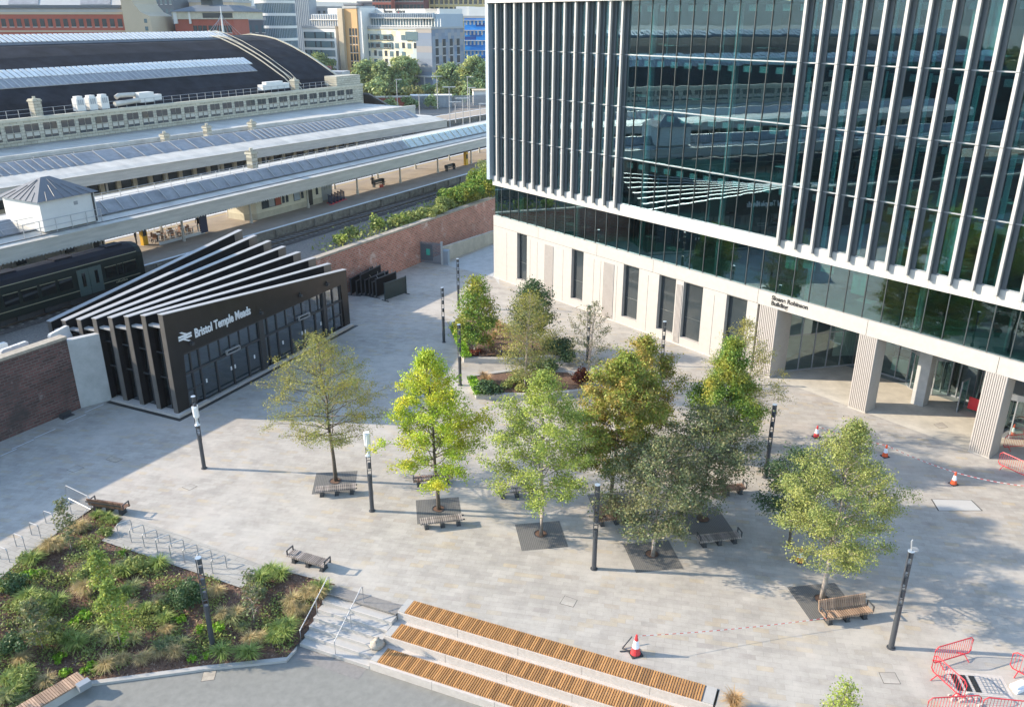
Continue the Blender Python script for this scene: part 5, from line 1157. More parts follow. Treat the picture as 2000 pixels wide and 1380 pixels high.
for i, (px, py, r, h, lf, n, lab) in enumerate((
        (362, 1180, .95, 1.25, 'leaf_dark', 3000, 'large glossy dark green shrub left of the lamp post in the bed'),
        (95, 1245, 1.05, .95, 'leaf_mid', 2600, 'wide dark green shrub in the left part of the bed'),
        (75, 1195, .9, .8, 'leaf_mid', 2200, 'mid green mounded shrub above the wide dark one on the left of the bed'),
        (30, 1150, .75, .8, 'leaf_dark', 1600, 'dark shrub cut by the left edge of the photo, upper one'),
        (20, 1270, .8, .9, 'leaf_dark', 1800, 'dark shrub cut by the left edge of the photo, lower one'),
        (270, 1110, .8, .6, 'leaf_mid', 1700, 'low olive shrub just below the bike rack pad'),
        (165, 1135, .65, .7, 'leaf_mid', 1400, 'round fresh green shrub near the middle of the bed'),
        (60, 1095, .5, .55, 'leaf_mid', 900, 'small round shrub at the upper left edge of the bed'),
        (45, 1330, .7, .7, 'leaf_mid', 1500, 'green shrub above the timber topped seat wall'),
        (315, 1190, .6, .5, 'leaf_mid', 1100, 'small mid green shrub left of the large glossy one'),
        (240, 1125, .5, .7, 'leaf_mid', 900, 'small upright shrub beside the pad corner'),
        (330, 1270, .55, .4, 'leaf_grey', 900, 'grey green low shrub near the lower kerb'),
        (210, 1045, .5, .5, 'leaf_mid', 700, 'leafy shrub at the upper tip of the bed'),
        (505, 1160, .6, .5, 'leaf_grey', 900, 'greyish shrub right of the pad in the narrow part of the bed'))):
    s_ = thing('shrub', lab, 'shrub', atbed(px, py), 0, 'shrubs in the planting bed'); shrub_cloud(s_, r * .80, h, lf, n, .058, 30 + i, lumps=13)
for i, (px, py, h, r, lf, n, lab) in enumerate((
        (236, 1262, 3.7, .72, 'leaf_yellowgreen', 2600, 'young yellow green sapling in the middle of the bed'),
        (141, 1080, 3.3, .5, 'leaf_grey', 700, 'slender sparse sapling at the top of the bed by the bike racks'),
        (497, 1215, 3.0, .42, 'leaf_grey', 420, 'thin nearly bare sapling at the right of the rack pad'),
        (84, 1268, 2.7, .8, 'leaf_grey', 1300, 'pale hazy sapling over the dark shrub on the left'),
        (205, 1170, 2.8, .55, 'leaf_yellowgreen', 1500, 'bushy bright sapling behind the middle sapling'))):
    t_ = thing('sapling', lab, 'tree', atbed(px, py), 0, 'young saplings in the planting bed'); tree_parts(t_, h, r, .25, 60 + i, lf, n, ls=.075, shape='egg', trunk_r=.03, bark='bark_pale', nb=22, sub=4, spread=.10)

# ================================================================== TREES IN THE SQUARE
TRG = 'young trees in the paved square'
def sq(px, py): return G(px, py, 0)
tree('sparse olive leaved tree nearest the station entrance', sq(656, 938), 9.7, 3.6, 'leaf_oak', 24650, TRG, seed=11, clear=.27, shape='oval', ls=0.044, trunk_r=.13, nb=64, sub=8, spread=.16, up=(8, 58), lean=(-.25, 0))
tree('bright lime green tree right of the lamp with the wrapped top', sq(857, 994), 10.1, 2.65, 'leaf_lime', 33350, TRG, seed=12, clear=0.24, shape='egg', ls=0.057, trunk_r=.12, nb=58, sub=7, spread=.17, up=(18, 64), lean=(-.3, 0))
tree('yellow green tree with a pale trunk in the centre of the square', sq(1057, 1045), 10.0, 2.7, 'leaf_yellowgreen', 33350, TRG, seed=13, clear=0.25, shape='egg', ls=0.054, trunk_r=.13, bark='bark_pale', nb=60, sub=7, spread=.18, up=(14, 60))
tree('rust tinged tree with a dense round crown behind the grey green trees', sq(1191, 985), 9.6, 2.45, 'leaf_rust', 43500, TRG, seed=14, clear=0.24, shape='oval', ls=.066, trunk_r=.12, nb=60, sub=7, spread=.18, up=(18, 60), lean=(.5, 0))
tree('orange topped small tree behind the rust tinged tree', sq(1246, 872), 7.9, 2.0, 'leaf_rust', 21750, TRG, seed=15, clear=.2, shape='oval', ls=.07, trunk_r=.09, nb=40, sub=6, spread=.24)
tree('dense green tree with orange flecks near the stone piers', sq(1408, 905), 8.6, 2.7, 'leaf_green', 40600, TRG, seed=16, clear=0.24, shape='cone', ls=0.059, trunk_r=.12, nb=60, sub=7, spread=.22, up=(10, 50))
tree('thin airy tree close to the white base wall', sq(1435, 850), 8.6, 2.6, 'leaf_oak', 12687, TRG, seed=17, clear=.2, shape='egg', ls=0.044, trunk_r=.10, nb=54, sub=7, spread=.16, up=(15, 60))
tree('grey green spreading tree in front of the backed bench', sq(1275, 1085), 6.9, 2.95, 'leaf_grey', 22000, TRG, seed=18, clear=0.27, shape='oval', ls=.062, trunk_r=.12, bark='bark_pale', nb=62, sub=8, spread=.17, up=(2, 50), lean=(.1, 0))
tree('grey green tree behind and right of the spreading one', sq(1366, 1012), 7.0, 2.9, 'leaf_grey', 14500, TRG, seed=19, clear=0.33, shape='oval', ls=.062, trunk_r=.11, nb=60, sub=8, spread=.16, up=(5, 52), lean=(.4, 0))
tree('tall full oval tree with a pale trunk by the right hand backed bench', sq(1605, 1168), 9.8, 2.75, 'leaf_mid', 43500, TRG, seed=20, clear=0.24, shape='egg', ls=0.046, trunk_r=.13, bark='bark_pale', nb=76, sub=8, spread=.17, up=(24, 68), lean=(.3, 0))
tree('dark green tree mostly hidden behind the tall oval one', sq(1541, 1066), 5.6, 2.05, 'leaf_dark', 14500, TRG, seed=22, clear=.3, shape='oval', ls=0.052, trunk_r=.09, nb=36, sub=6, spread=.2)
lp = G(1615, 1425, LOW)
tree('leafy tree rising from the lower terrace at the bottom edge', (G(1612, 1560, LOW)), 5.9, 1.5, 'leaf_yellowgreen', 3770, TRG, seed=23, clear=.2, shape='cone', ls=0.044, trunk_r=.07, nb=34, sub=6, spread=.13, up=(35, 70))
tree('fresh green multi stemmed tree at the tip of the far planter', sq(925, 697), 6.9, 1.55, 'leaf_green', 11500, TRG, seed=24, clear=.15, shape='oval', ls=.085, trunk_r=.06, bark='bark_pale', nb=48, sub=6, spread=.32, stems=3)
tree('dark leaved upright tree near the white wall in the far planter', sq(1040, 690), 6.3, 1.6, 'leaf_dark', 9000, TRG, seed=25, clear=.3, shape='oval', ls=.085, trunk_r=.07, nb=44, sub=6, spread=.30)
tree('fine leaved hazy birch like tree in the planter', sq(1024, 765), 8.0, 2.2, 'leaf_oak', 12500, TRG, seed=26, clear=.12, shape='oval', ls=.055, trunk_r=.06, bark='bark_pale', nb=60, sub=8, spread=.30, stems=3)
tree('nearly bare multi stemmed tree by the white wall', sq(1147, 745), 6.8, 1.75, 'leaf_grey', 2600, TRG, seed=27, clear=.15, shape='oval', ls=.06, trunk_r=.05, bark='bark_pale', nb=57, sub=7, spread=.12, up=(35, 70), stems=3)

# tree pit grilles
pit = None
for px, py, dx, dy, lab in ((656, 938, 0, -.2, 'dark square tree grille under the sparse olive tree'), (857, 994, 0, -.1, 'dark square tree grille under the lime green tree'), (1057, 1045, 0, 0, 'dark square tree grille under the central yellow green tree'), (1275, 1085, 0, 0, 'dark square tree grille under the spreading grey green tree'), (1605, 1168, 0, -.2, 'dark square tree grille left of the right hand backed bench'), (1191, 985, .2, 0, 'dark square tree grille under the rust tinged tree'), (1366, 1012, .2, -.2, 'dark square tree grille under the rear grey green tree')):
    p = G(px, py) + Vector((dx, dy, 0))
    if pit is None:
        pit = thing('tree_grille', lab, 'grille', p, R(6), 'dark tree grilles')
        one('grating', ['grate', 'grate_slot'], parent=pit, fn=lambda b: (b.box(-1.25, 1.25, -1.25, 1.25, -.05, .005), [b.box(-1.25 + .1 * q, -1.215 + .1 * q, -1.25, 1.25, .004, .0065, 1) for q in range(25)]))
        one('opening', 'mulch', parent=pit, fn=lambda b: b.cyl(-.0, .15, -.05, .011, .34, n=18))
        one('rim', 'dark_steel', parent=pit, fn=lambda b: [b.hexa([(.34 * math.cos(a), .15 + .34 * math.sin(a), .0), (.34 * math.cos(a + .35), .15 + .34 * math.sin(a + .35), .0), (.38 * math.cos(a + .35), .15 + .38 * math.sin(a + .35), .0), (.38 * math.cos(a), .15 + .38 * math.sin(a), .0), (.34 * math.cos(a), .15 + .34 * math.sin(a), .03), (.34 * math.cos(a + .35), .15 + .34 * math.sin(a + .35), .03), (.38 * math.cos(a + .35), .15 + .38 * math.sin(a + .35), .03), (.38 * math.cos(a), .15 + .38 * math.sin(a), .03)]) for a in np.arange(0, 6.28, .349)])
    else: dup(pit, None, p, R(8), lab)

# ================================================================== LAMPS
def make_lamp(label, p, rz=0, wrap=None, h=4.9):
    o = thing('lamp_post', label, 'lamp post', p, rz, 'dark grey lamp posts')
    one('pole', 'lamp_grey', parent=o, fn=lambda b: (b.cyl(0, 0, 0, 2.35, .125, .115, n=14), b.cyl(0, 0, 0, .03, .19, n=14)))
    one('twin_rods', 'lamp_grey', parent=o, fn=lambda b: (b.box(-.13, -.09, -.03, .03, 1.95, h), b.box(.09, .13, -.03, .03, 1.95, h), [b.box(-.09, .09, -.02, .02, z, z + .03) for z in (2.6, 3.25, 3.9)]))
    for z in (2.75, 3.45, 4.1, h - .32):
        s = one('spotlight', 'lamp_grey', parent=o, fn=lambda b: b.cyl(.02, 0, z, z + .34, .085, n=12))
    one('cap', 'far_blue_grey', parent=o, fn=lambda b: b.cyl(0, 0, h, h + .03, .14, n=14))
    if wrap: one('wrapping', 'wrap', parent=o, fn=lambda b: (b.tube([(0, 0, wrap[0]), (.02, .01, (wrap[0] + wrap[1]) / 2), (-.015, 0, wrap[1])], .175, 9, 0, .19), b.box(-.16, .14, -.12, .15, wrap[1] - .02, wrap[1] + .07)))
    return o
make_lamp('dark lamp post with a white wrapped middle left of the sparse olive tree', G(399, 914), 0, (3.0, 4.2))
make_lamp('lamp post with its whole top wrapped in white between the two front left trees', G(727, 997), .3, (3.55, 4.92))
make_lamp('slim lamp post standing in front of the backed bench and the grey tree', G(1160, 1110), .2)
l4 = make_lamp('lamp post at the right with a small camera arm on top', G(1740, 1264), .25, h=5.1)
one('camera_arm', 'galv', parent=l4, fn=lambda b: (b.tube([(0, 0, 5.13), (0, .1, 5.55), (.05, .12, 5.6), (.08, .1, 5.15)], .025, 6), b.cyl(.2, .05, 5.1, 5.16, .16, n=10)))
make_lamp('lamp post nearest the stone piers behind the tall oval tree', G(1495, 932), .2)
make_lamp('lamp post against the white wall behind the orange topped tree', G(1290, 745), .1)
make_lamp('lamp post behind the nearly bare tree by the white wall', G(1147, 709), .1)
make_lamp('lamp post at the left corner of the far planter beside the shade line', G(867, 668), .1)
make_lamp('lamp post farthest away near the ramp and gate', G(896, 602), .1)
make_lamp('lamp post at the near end of the far planter behind the lime tree', G(899, 752), .1)
make_lamp('lamp post standing in the lower left planting bed', atbed(416, 1262), .5)

# ================================================================== BENCHES
def make_bench(label, p, rz, L=2.35, back=False, wood='timber_grey', arms=True, flip=False):
    o = thing('bench', label, 'bench', p, rz, 'slatted benches in the square')
    n = int(L / .112)
    one('seat', wood, parent=o, fn=lambda b: [b.box(-L / 2 + .112 * q + .012, -L / 2 + .112 * q + .080, -.28, .30, .43, .475) for q in range(n)])
    one('front_edge', wood, parent=o, fn=lambda b: [b.box(-L / 2 + .112 * q + .012, -L / 2 + .112 * q + .080, -.30, -.28, .36, .47) for q in range(n)])
    one('frame', 'dark_steel', parent=o, fn=lambda b: (b.box(-L / 2, L / 2, -.24, -.18, .37, .429), b.box(-L / 2, L / 2, .18, .24, .37, .429)))
    for x in (-L * .36, 0, L * .36): one('foot', 'dark_steel', parent=o, fn=lambda b: (b.box(x - .09, x + .09, -.2, .22, .0, .37), b.box(x - .12, x + .12, -.23, .25, 0, .03)))
    if arms:
        for x in (-L / 2 + .04, L / 2 - .04): one('armrest', 'dark_steel', parent=o, fn=lambda b: (b.box(x - .025, x + .025, -.27, -.21, .43, .72), b.box(x - .025, x + .025, .2, .26, .43, .72), b.box(x - .025, x + .025, -.27, .26, .68, .73)))
    if back:
        one('backrest', wood, parent=o, fn=lambda b: [b.hexa([(-L / 2 + .112 * q + .012, .30, .46), (-L / 2 + .112 * q + .080, .30, .46), (-L / 2 + .112 * q + .080, .35, .46), (-L / 2 + .112 * q + .012, .35, .46), (-L / 2 + .112 * q + .012, .42, .95), (-L / 2 + .112 * q + .080, .42, .95), (-L / 2 + .112 * q + .080, .47, .95), (-L / 2 + .112 * q + .012, .47, .95)]) for q in range(n)])
        one('back_rail', 'dark_steel', parent=o, fn=lambda b: b.hexa([(-L / 2, .41, .70), (L / 2, .41, .70), (L / 2, .45, .70), (-L / 2, .45, .70), (-L / 2, .425, .78), (L / 2, .425, .78), (L / 2, .465, .78), (-L / 2, .425 + .04, .78)]))
    return o
def bm2(px, py, qx, qy, off=.25):
    a, c = G(px, py), G(qx, qy); d = c - a; m_ = (a + c) / 2; ang = math.atan2(d.y, d.x); return m_ + Vector((-math.sin(ang), math.cos(ang), 0)) * off, ang
p, a = bm2(190, 1000, 248, 1008); make_bench('brown bench seen from behind at the top of the planting bed', G(216, 998), R(-14) + math.pi, 2.3, True, 'timber_brown')
p, a = bm2(560, 1098, 636, 1121, .3); make_bench('backless bench with two arm loops above the steps', p, a, 2.4, wood='timber_grey')
p, a = bm2(617, 973, 698, 966, .3); make_bench('pale backless bench on the grille of the sparse olive tree', p, a, 2.4, arms=False)
p, a = bm2(808, 953, 886, 945, .3); make_bench('backless bench half hidden behind the trunk of the lime tree', p, a, 2.4, wood='timber_brown')
p, a = bm2(823, 1037, 908, 1027, .3); make_bench('pale backless bench in front of the lime green tree', p, a, 2.45, arms=False)
p, a = bm2(975, 976, 1046, 970, .3); make_bench('backless bench in the shade left of the central tree trunk', p, a, 2.3, arms=False)
p, a = bm2(1172, 1030, 1240, 1022, .3); make_bench('reddish bench with a backrest behind the slim lamp post', p, a, 2.3, True, 'timber_brown')
p, a = bm2(1367, 1072, 1448, 1062, .3); make_bench('dark backless bench with arm loops right of the spreading grey tree', p, a, 2.4, wood='timber_grey')
p, a = bm2(1388, 974, 1458, 966, .3); make_bench('dark backless bench under the rear grey green tree', p, a, 2.3, wood='timber_brown')
p, a = bm2(1608, 1226, 1710, 1210, .35); make_bench('pale brown bench with a tall backrest at the right front', p, a, 2.5, True, 'timber_pale')
p, a = bm2(937, 706, 980, 704, .3); make_bench('reddish backed bench set into the far planter', p + Vector((0, 0, .1)), a, 1.9, True, 'timber_brown')

# ================================================================== CYCLE STANDS
def stand_mb(b): b.tube([(-.36, 0, 0), (-.36, 0, .72), (-.30, 0, .8), (.30, 0, .8), (.36, 0, .72), (.36, 0, 0)], .026, 8)
st0 = None
dirx = math.atan2(35.6 - 39.9, -12.7 + 21.0)
for k in range(8):
    a0 = Vector((-20.93, 38.35, .004)); p = a0 + Vector((math.cos(dirx), math.sin(dirx), 0)) * (.985 * k)
    if st0 is None:
        st0 = thing('cycle_stand', 'steel hoop cycle stand in the row on the right pad', 'cycle stand', p, R(38), 'hoop cycle stands on the right pad'); one('hoop', 'galv', parent=st0, fn=stand_mb)
    else: dup(st0, None, p)
for k, (px, py) in enumerate(((131, 999), (99, 1024), (71, 1047), (41, 1069), (10, 1094))):
    dup(st0, None, G(px, py, .004), R(-25), 'pale steel hoop cycle stand in the row left of the bed', 'hoop cycle stands left of the bed')

# ================================================================== BARRIERS, CONES, TAPE, COVERS
def make_barrier(label, p, q, m, group, h=1.05):
    d = q - p; L = d.length
    o = thing('crowd_barrier', label, 'barrier', p, math.atan2(d.y, d.x), group)
    one('frame', m, parent=o, fn=lambda b: b.tube([(.12, 0, .2), (0, 0, .32), (0, 0, h - .14), (.14, 0, h), (L - .14, 0, h), (L, 0, h - .14), (L, 0, .32), (L - .12, 0, .2), (.12, 0, .2)], .026, 7))
    one('bars', m, parent=o, fn=lambda b: [b.cyl(x, 0, .2, h, .010, n=5) for x in np.arange(.13, L - .05, .125)])
    for x in (.35, L - .35): one('foot', m, parent=o, fn=lambda b: b.tube([(x, -.32, 0.02), (x, 0, .22), (x, .32, .02)], .022, 5))
    return o
RB = 'red crowd barriers at the right'
make_barrier('red barrier angled towards the right lamp, rear one of the corner pen', G(1820, 1302), G(1893, 1280), 'red_paint', RB)
make_barrier('red barrier running towards the viewer on the left side of the corner pen', G(1817, 1314), G(1880, 1372), 'red_paint', RB)
make_barrier('red barrier across the bottom edge, left one of two', G(1806, 1402), G(1908, 1396), 'red_paint', RB)
make_barrier('red barrier across the bottom edge, right one of two', G(1913, 1400), G(2030, 1412), 'red_paint', RB)
make_barrier('pale red barrier cut by the right edge of the corner pen', G(1970, 1308), G(2050, 1352), 'red_paint', RB)
make_barrier('bright red barrier beside the right hand ribbed pier', G(1948, 910), G(2025, 945), 'red_paint', RB)
make_barrier('dark red barrier behind the bright one near the pier', G(1958, 878), G(2040, 872), 'cone_red', RB)
make_barrier('silver crowd barrier left of the brown bench', G(133, 977), G(181, 1001), 'galv', 'silver barrier')
def make_cone(label, p, h, m='cone_orange', rz=.3):
    o = thing('traffic_cone', label, 'cone', p, rz, 'traffic cones')
    r = lambda z: .19 * h * (1 - z / h) + .035
    one('base', 'rubber', parent=o, fn=lambda b: b.box(-.25 * h, .25 * h, -.25 * h, .25 * h, 0, .05))
    def body(b):
        for z0, z1, mm in ((.05, .36 * h, 0), (.36 * h, .72 * h, 1), (.72 * h, h, 0)): b.cyl(0, 0, z0, z1, r(z0), r(z1), 16, mm)
    one('body', [m, 'cone_white'], parent=o, fn=body, smooth=False)
    return o
cn = [make_cone('red and white traffic cone in the open front of the square', G(1241, 1276), 1.05, 'cone_red'),
      make_cone('orange cone at the left end of the tape in front of the entrance', G(1728, 891), .85), make_cone('orange cone at the right end of the tape near the white ground cover', G(1862, 945), .85),
      make_cone('orange cone by the revolving door behind the pier', G(1977, 850), .85), make_cone('red cone just showing over the tall oval tree', G(1594, 853), .85, 'cone_red'), make_cone('orange cone hidden behind the tall oval tree near the lamp', G(1562, 1096), .85)]
wb = thing('sign_frame', 'fallen dark sign frame lying against the red and white cone', 'sign frame', G(1226, 1262), .5)
one('frame', 'dark_steel', parent=wb, fn=lambda b: (b.tube([(-.3, 0, .03), (.3, .12, .35)], .03, 5), b.tube([(-.5, -.1, .03), (.25, -.45, .03)], .03, 5), b.tube([(-.3, 0, .03), (-.1, -.3, .03)], .03, 5)))
def make_tape(label, p, q, sag):
    d = q - p; L = d.length; o = thing('barrier_tape', label, 'tape', p, math.atan2(d.y, d.x), 'red and white barrier tapes')
    n = 24; pts = [(L * k / n, 0, (q.z - p.z) * k / n - sag * 4 * (k / n) * (1 - k / n)) for k in range(n + 1)]
    one('strip', 'tape', parent=o, fn=lambda b: [b.hexa([(*a[:2], a[2] - .015), (*c[:2], c[2] - .015), (c[0], .004, c[2] - .015), (a[0], .004, a[2] - .015), (*a[:2], a[2] + .015), (*c[:2], c[2] + .015), (c[0], .004, c[2] + .015), (a[0], .004, a[2] + .015)]) for a, c in zip(pts, pts[1:])])
top = lambda i, h: Vector(cn[i].location) + Vector((0, 0, h))
make_tape('red and white tape from the front cone to the backed bench', top(0, .98), G(1608, 1226) + Vector((.1, .1, .5)), .12)
make_tape('red and white tape between the two orange cones', top(1, .8), top(2, .8), .1)
make_tape('red and white tape running from the right orange cone to the barrier', top(2, .8), G(2030, 975) + Vector((0, 0, .8)), .15)
make_tape('red and white tape from behind the oval tree to the left orange cone', top(4, .8), top(1, .8), .12)
def cover(label, px, name='ground_cover_plate', m='granite_dark', frame='joint', cat='cover'):
    ps = [G(*q) for q in px]; c = sum(ps, Vector()) / 4
    o = thing(name, label, cat, c, 0, None)
    loc = [q - c for q in ps]; inn = [q * .94 for q in loc]
    one('frame', frame, parent=o, fn=lambda b: b.prism([(q.x, q.y) for q in loc], -.03, .004))
    one('plate', m, parent=o, fn=lambda b: b.prism([(q.x, q.y) for q in inn], -.03, .008))
cover('large pale access cover with a dark frame in the paving at the right', ((1818, 974), (1898, 976), (1920, 997), (1832, 997)), m='white_panel')
cover('rusty square drain grate in the shaded paving at the left', ((206, 897), (218, 890), (240, 896), (226, 903)), m='coping')
cover('brown metal plate set in the lower terrace', ((398, 1310), (425, 1308), (420, 1327), (392, 1331)), m='coping')
for o_ in [o for o in bpy.data.objects if o.get('label', '').startswith('brown metal plate')]: o_.location = G(408, 1319, LOW)
for lab, pts_ in (('thin outlined square cover in the sunny front of the paving', ((1093, 1178), (1103, 1162), (1128, 1171), (1120, 1185))), ('square outlined cover below the backed bench at the right', ((1716, 1312), (1748, 1312), (1760, 1335), (1726, 1334))), ('outlined cover in the paving above the bed', ((355, 951), (372, 944), (386, 949), (370, 957))), ('outlined cover in the shade by the left wall', ((130, 917), (152, 908), (165, 913), (142, 922))), ('outlined cover near the revolving doors', ((1823, 828), (1840, 824), (1852, 834), (1835, 837)))):
    cover(lab, pts_, m='paving')
dg = thing('drain_grille', 'open rectangular drain with black bars inside the red barrier pen', 'drain', G(1905, 1336), R(-8))
one('frame', 'granite', parent=dg, fn=lambda b: b.box(-1.0, 1.3, -.62, .7, -.02, .006)); one('bars', 'sign_black', parent=dg, fn=lambda b: [b.box(-.85 + .36 * q, -.62 + .36 * q, -.45, .5, .0, .02) for q in range(3)]); one('grid', 'steel_grey', parent=dg, fn=lambda b: ([b.box(.3 + .16 * q, .33 + .16 * q, -.45, .5, .0, .02) for q in range(6)], [b.box(.3, 1.15, -.45 + .2 * q, -.42 + .2 * q, 0, .018) for q in range(5)]))
wbx = thing('white_block', 'white plastic blocks lying inside the barrier pen', 'block', G(1990, 1345), .4)
one('body', 'sign_white', parent=wbx, fn=lambda b: (b.box(-.35, .35, -.18, .02, 0, .16), b.box(-.25, .45, .06, .26, 0, .16), b.box(-.3, .2, -.1, .12, .162, .28)))
rbx = thing('rubble_heap', 'small heap of broken white stone inside the red barriers', 'rubble', G(1880, 1362), 0)
for x, y, s in [(shr.normal() * .3, shr.normal() * .2, .04 + .07 * shr.random()) for _ in range(24)]:
    one('stone', 'granite', parent=rbx, fn=lambda b: b.hexa([(x - s, y - s, 0), (x + s, y - s * .7, 0), (x + s * .8, y + s, 0), (x - s * .9, y + s * .6, 0), (x - s * .7, y - s * .6, s), (x + s * .6, y - s * .5, s * 1.2), (x + s * .5, y + s * .7, s), (x - s * .6, y + s * .4, s * .9)]))
for i, (px, py) in enumerate(((45, 867), (88, 846), (149, 817), (184, 797), (10, 886))):
    p = G(px, py); gl = thing('ground_light', 'thin linear ground light set along the foot of the brick wall', 'light', p, SROT, 'linear ground lights by the wall')
    one('strip', 'sign_white', parent=gl, fn=lambda b: b.box(-.75 if i < 4 else -.3, .75, -.025, .025, -.02, .006)); one('trim', 'steel_grey', parent=gl, fn=lambda b: b.box(-.8, .8, -.05, .05, -.02, .003))
ab = thing('angle_plate', 'bent black metal plate leaning at the foot of the brick wall', 'plate', G(130, 814), SROT)
one('plate', 'dark_steel', parent=ab, fn=lambda b: (b.box(-.4, .5, -.2, .2, 0, .05), b.box(-.4, .5, .15, .2, .05, .3), b.box(-.4, -.35, -.2, .2, .05, .2)))
# far planters
def planter(label, px, h=.42, wd=.5):
    ps = [G(*q) for q in px]; c = sum(ps, Vector()) / len(ps); o = thing('planter', label, 'planter', c, 0, 'stone edged planters')
    loc = [q - c for q in ps]; n = len(loc)
    inn = [q * (1 - wd / q.length) for q in loc]
    one('stone_edge', 'white_stone', parent=o, fn=lambda b: [b.hexa([(*loc[i][:2], 0), (*loc[(i + 1) % n][:2], 0), (*inn[(i + 1) % n][:2], 0), (*inn[i][:2], 0), (*loc[i][:2], h), (*loc[(i + 1) % n][:2], h), (*inn[(i + 1) % n][:2], h), (*inn[i][:2], h)]) for i in range(n)])
    one('soil', 'mulch', parent=o, fn=lambda b: b.prism([(q.x, q.y) for q in inn], 0, h - .08))
    return c, inn, h
c1_, in1, _ = planter('far stone edged planter beneath the fresh green multi stemmed tree', ((878, 636), (908, 608), (968, 628), (1060, 664), (1125, 700), (1010, 712), (906, 708)))
c2_, in2, _ = planter('near stone edged planter with a clipped hedge behind the central trees', ((914, 742), (1005, 728), (1120, 733), (1165, 768), (1060, 782), (930, 779)))
def hedge(label, a, c, w_, h, z, lf='leaf_bright', n=1500):
    o = thing('hedge', label, 'hedge', (a.x, a.y, z), math.atan2(c.y - a.y, c.x - a.x)); L = (c - a).length; r_ = np.random.default_rng(int(L * 100))
    P = np.stack([r_.random(n) * L, (r_.random(n) - .5) * w_, r_.random(n) ** .5 * h], 1); P[:, 2] *= 1 - .25 * np.abs(np.sin(P[:, 0] * 3.1))
    quads_mesh('foliage', P, r_.normal(size=(n, 3)) + np.array([0, 0, .6]), .07 * (.6 + .8 * r_.random(n)), lf, o)
hedge('low clipped green hedge along the left side of the far planter', G(886, 641, .3), G(912, 702, .3), .8, .45, .32, n=2600)
hedge('bright clipped hedge at the left end of the near planter', G(921, 743, .3), G(936, 774, .3), .7, .45, .32)
for i, (px, py, r, h, lf, n, lab) in enumerate(((930, 694, .6, .6, 'leaf_red', 900, 'dark red shrub beside the backed bench in the planter'), (1085, 695, 1.7, 1.3, 'leaf_dark', 3600, 'wide dark green mounded shrub near the white wall'), (1060, 722, 1.2, .9, 'leaf_dark', 1800, 'dark shrub in the planter behind the central tree'), (1140, 748, .8, 1.1, 'leaf_red', 1500, 'dark red shrub left of the rust tinged tree'), (960, 765, .9, .8, 'leaf_dark', 1400, 'dark shrub in the near planter behind the hedge'), (900, 640, .9, .5, 'leaf_dark', 1300, 'flat green shrub at the far planter tip'), (1010, 750, 1.1, .7, 'leaf_mid', 1600, 'mid green shrub in the middle of the near planter'))):
    s_ = thing('shrub', lab, 'shrub', G(px, py, .3), 0, 'shrubs in the stone planters'); shrub_cloud(s_, r, h, lf, n, .085, 80 + i)
av_, af_ = blades(330, .85, .5, 15, wid=.010, droop=.6)
ag = None
for px, py in ((897, 645), (965, 662), (955, 672), (972, 640), (962, 690), (952, 752), (975, 648), (945, 745), (1432, 1384),):
    p = G(px, py, .3 if px < 1300 else -.05)
    if ag is None: ag = thing('amber_grass', 'amber plumed grass in the planters', 'grass', p, 0, 'amber plumed grasses'); raw_mesh('blades', av_, af_, 'grass_amber', ag)
    else: dup(ag, None, p, px * .7)

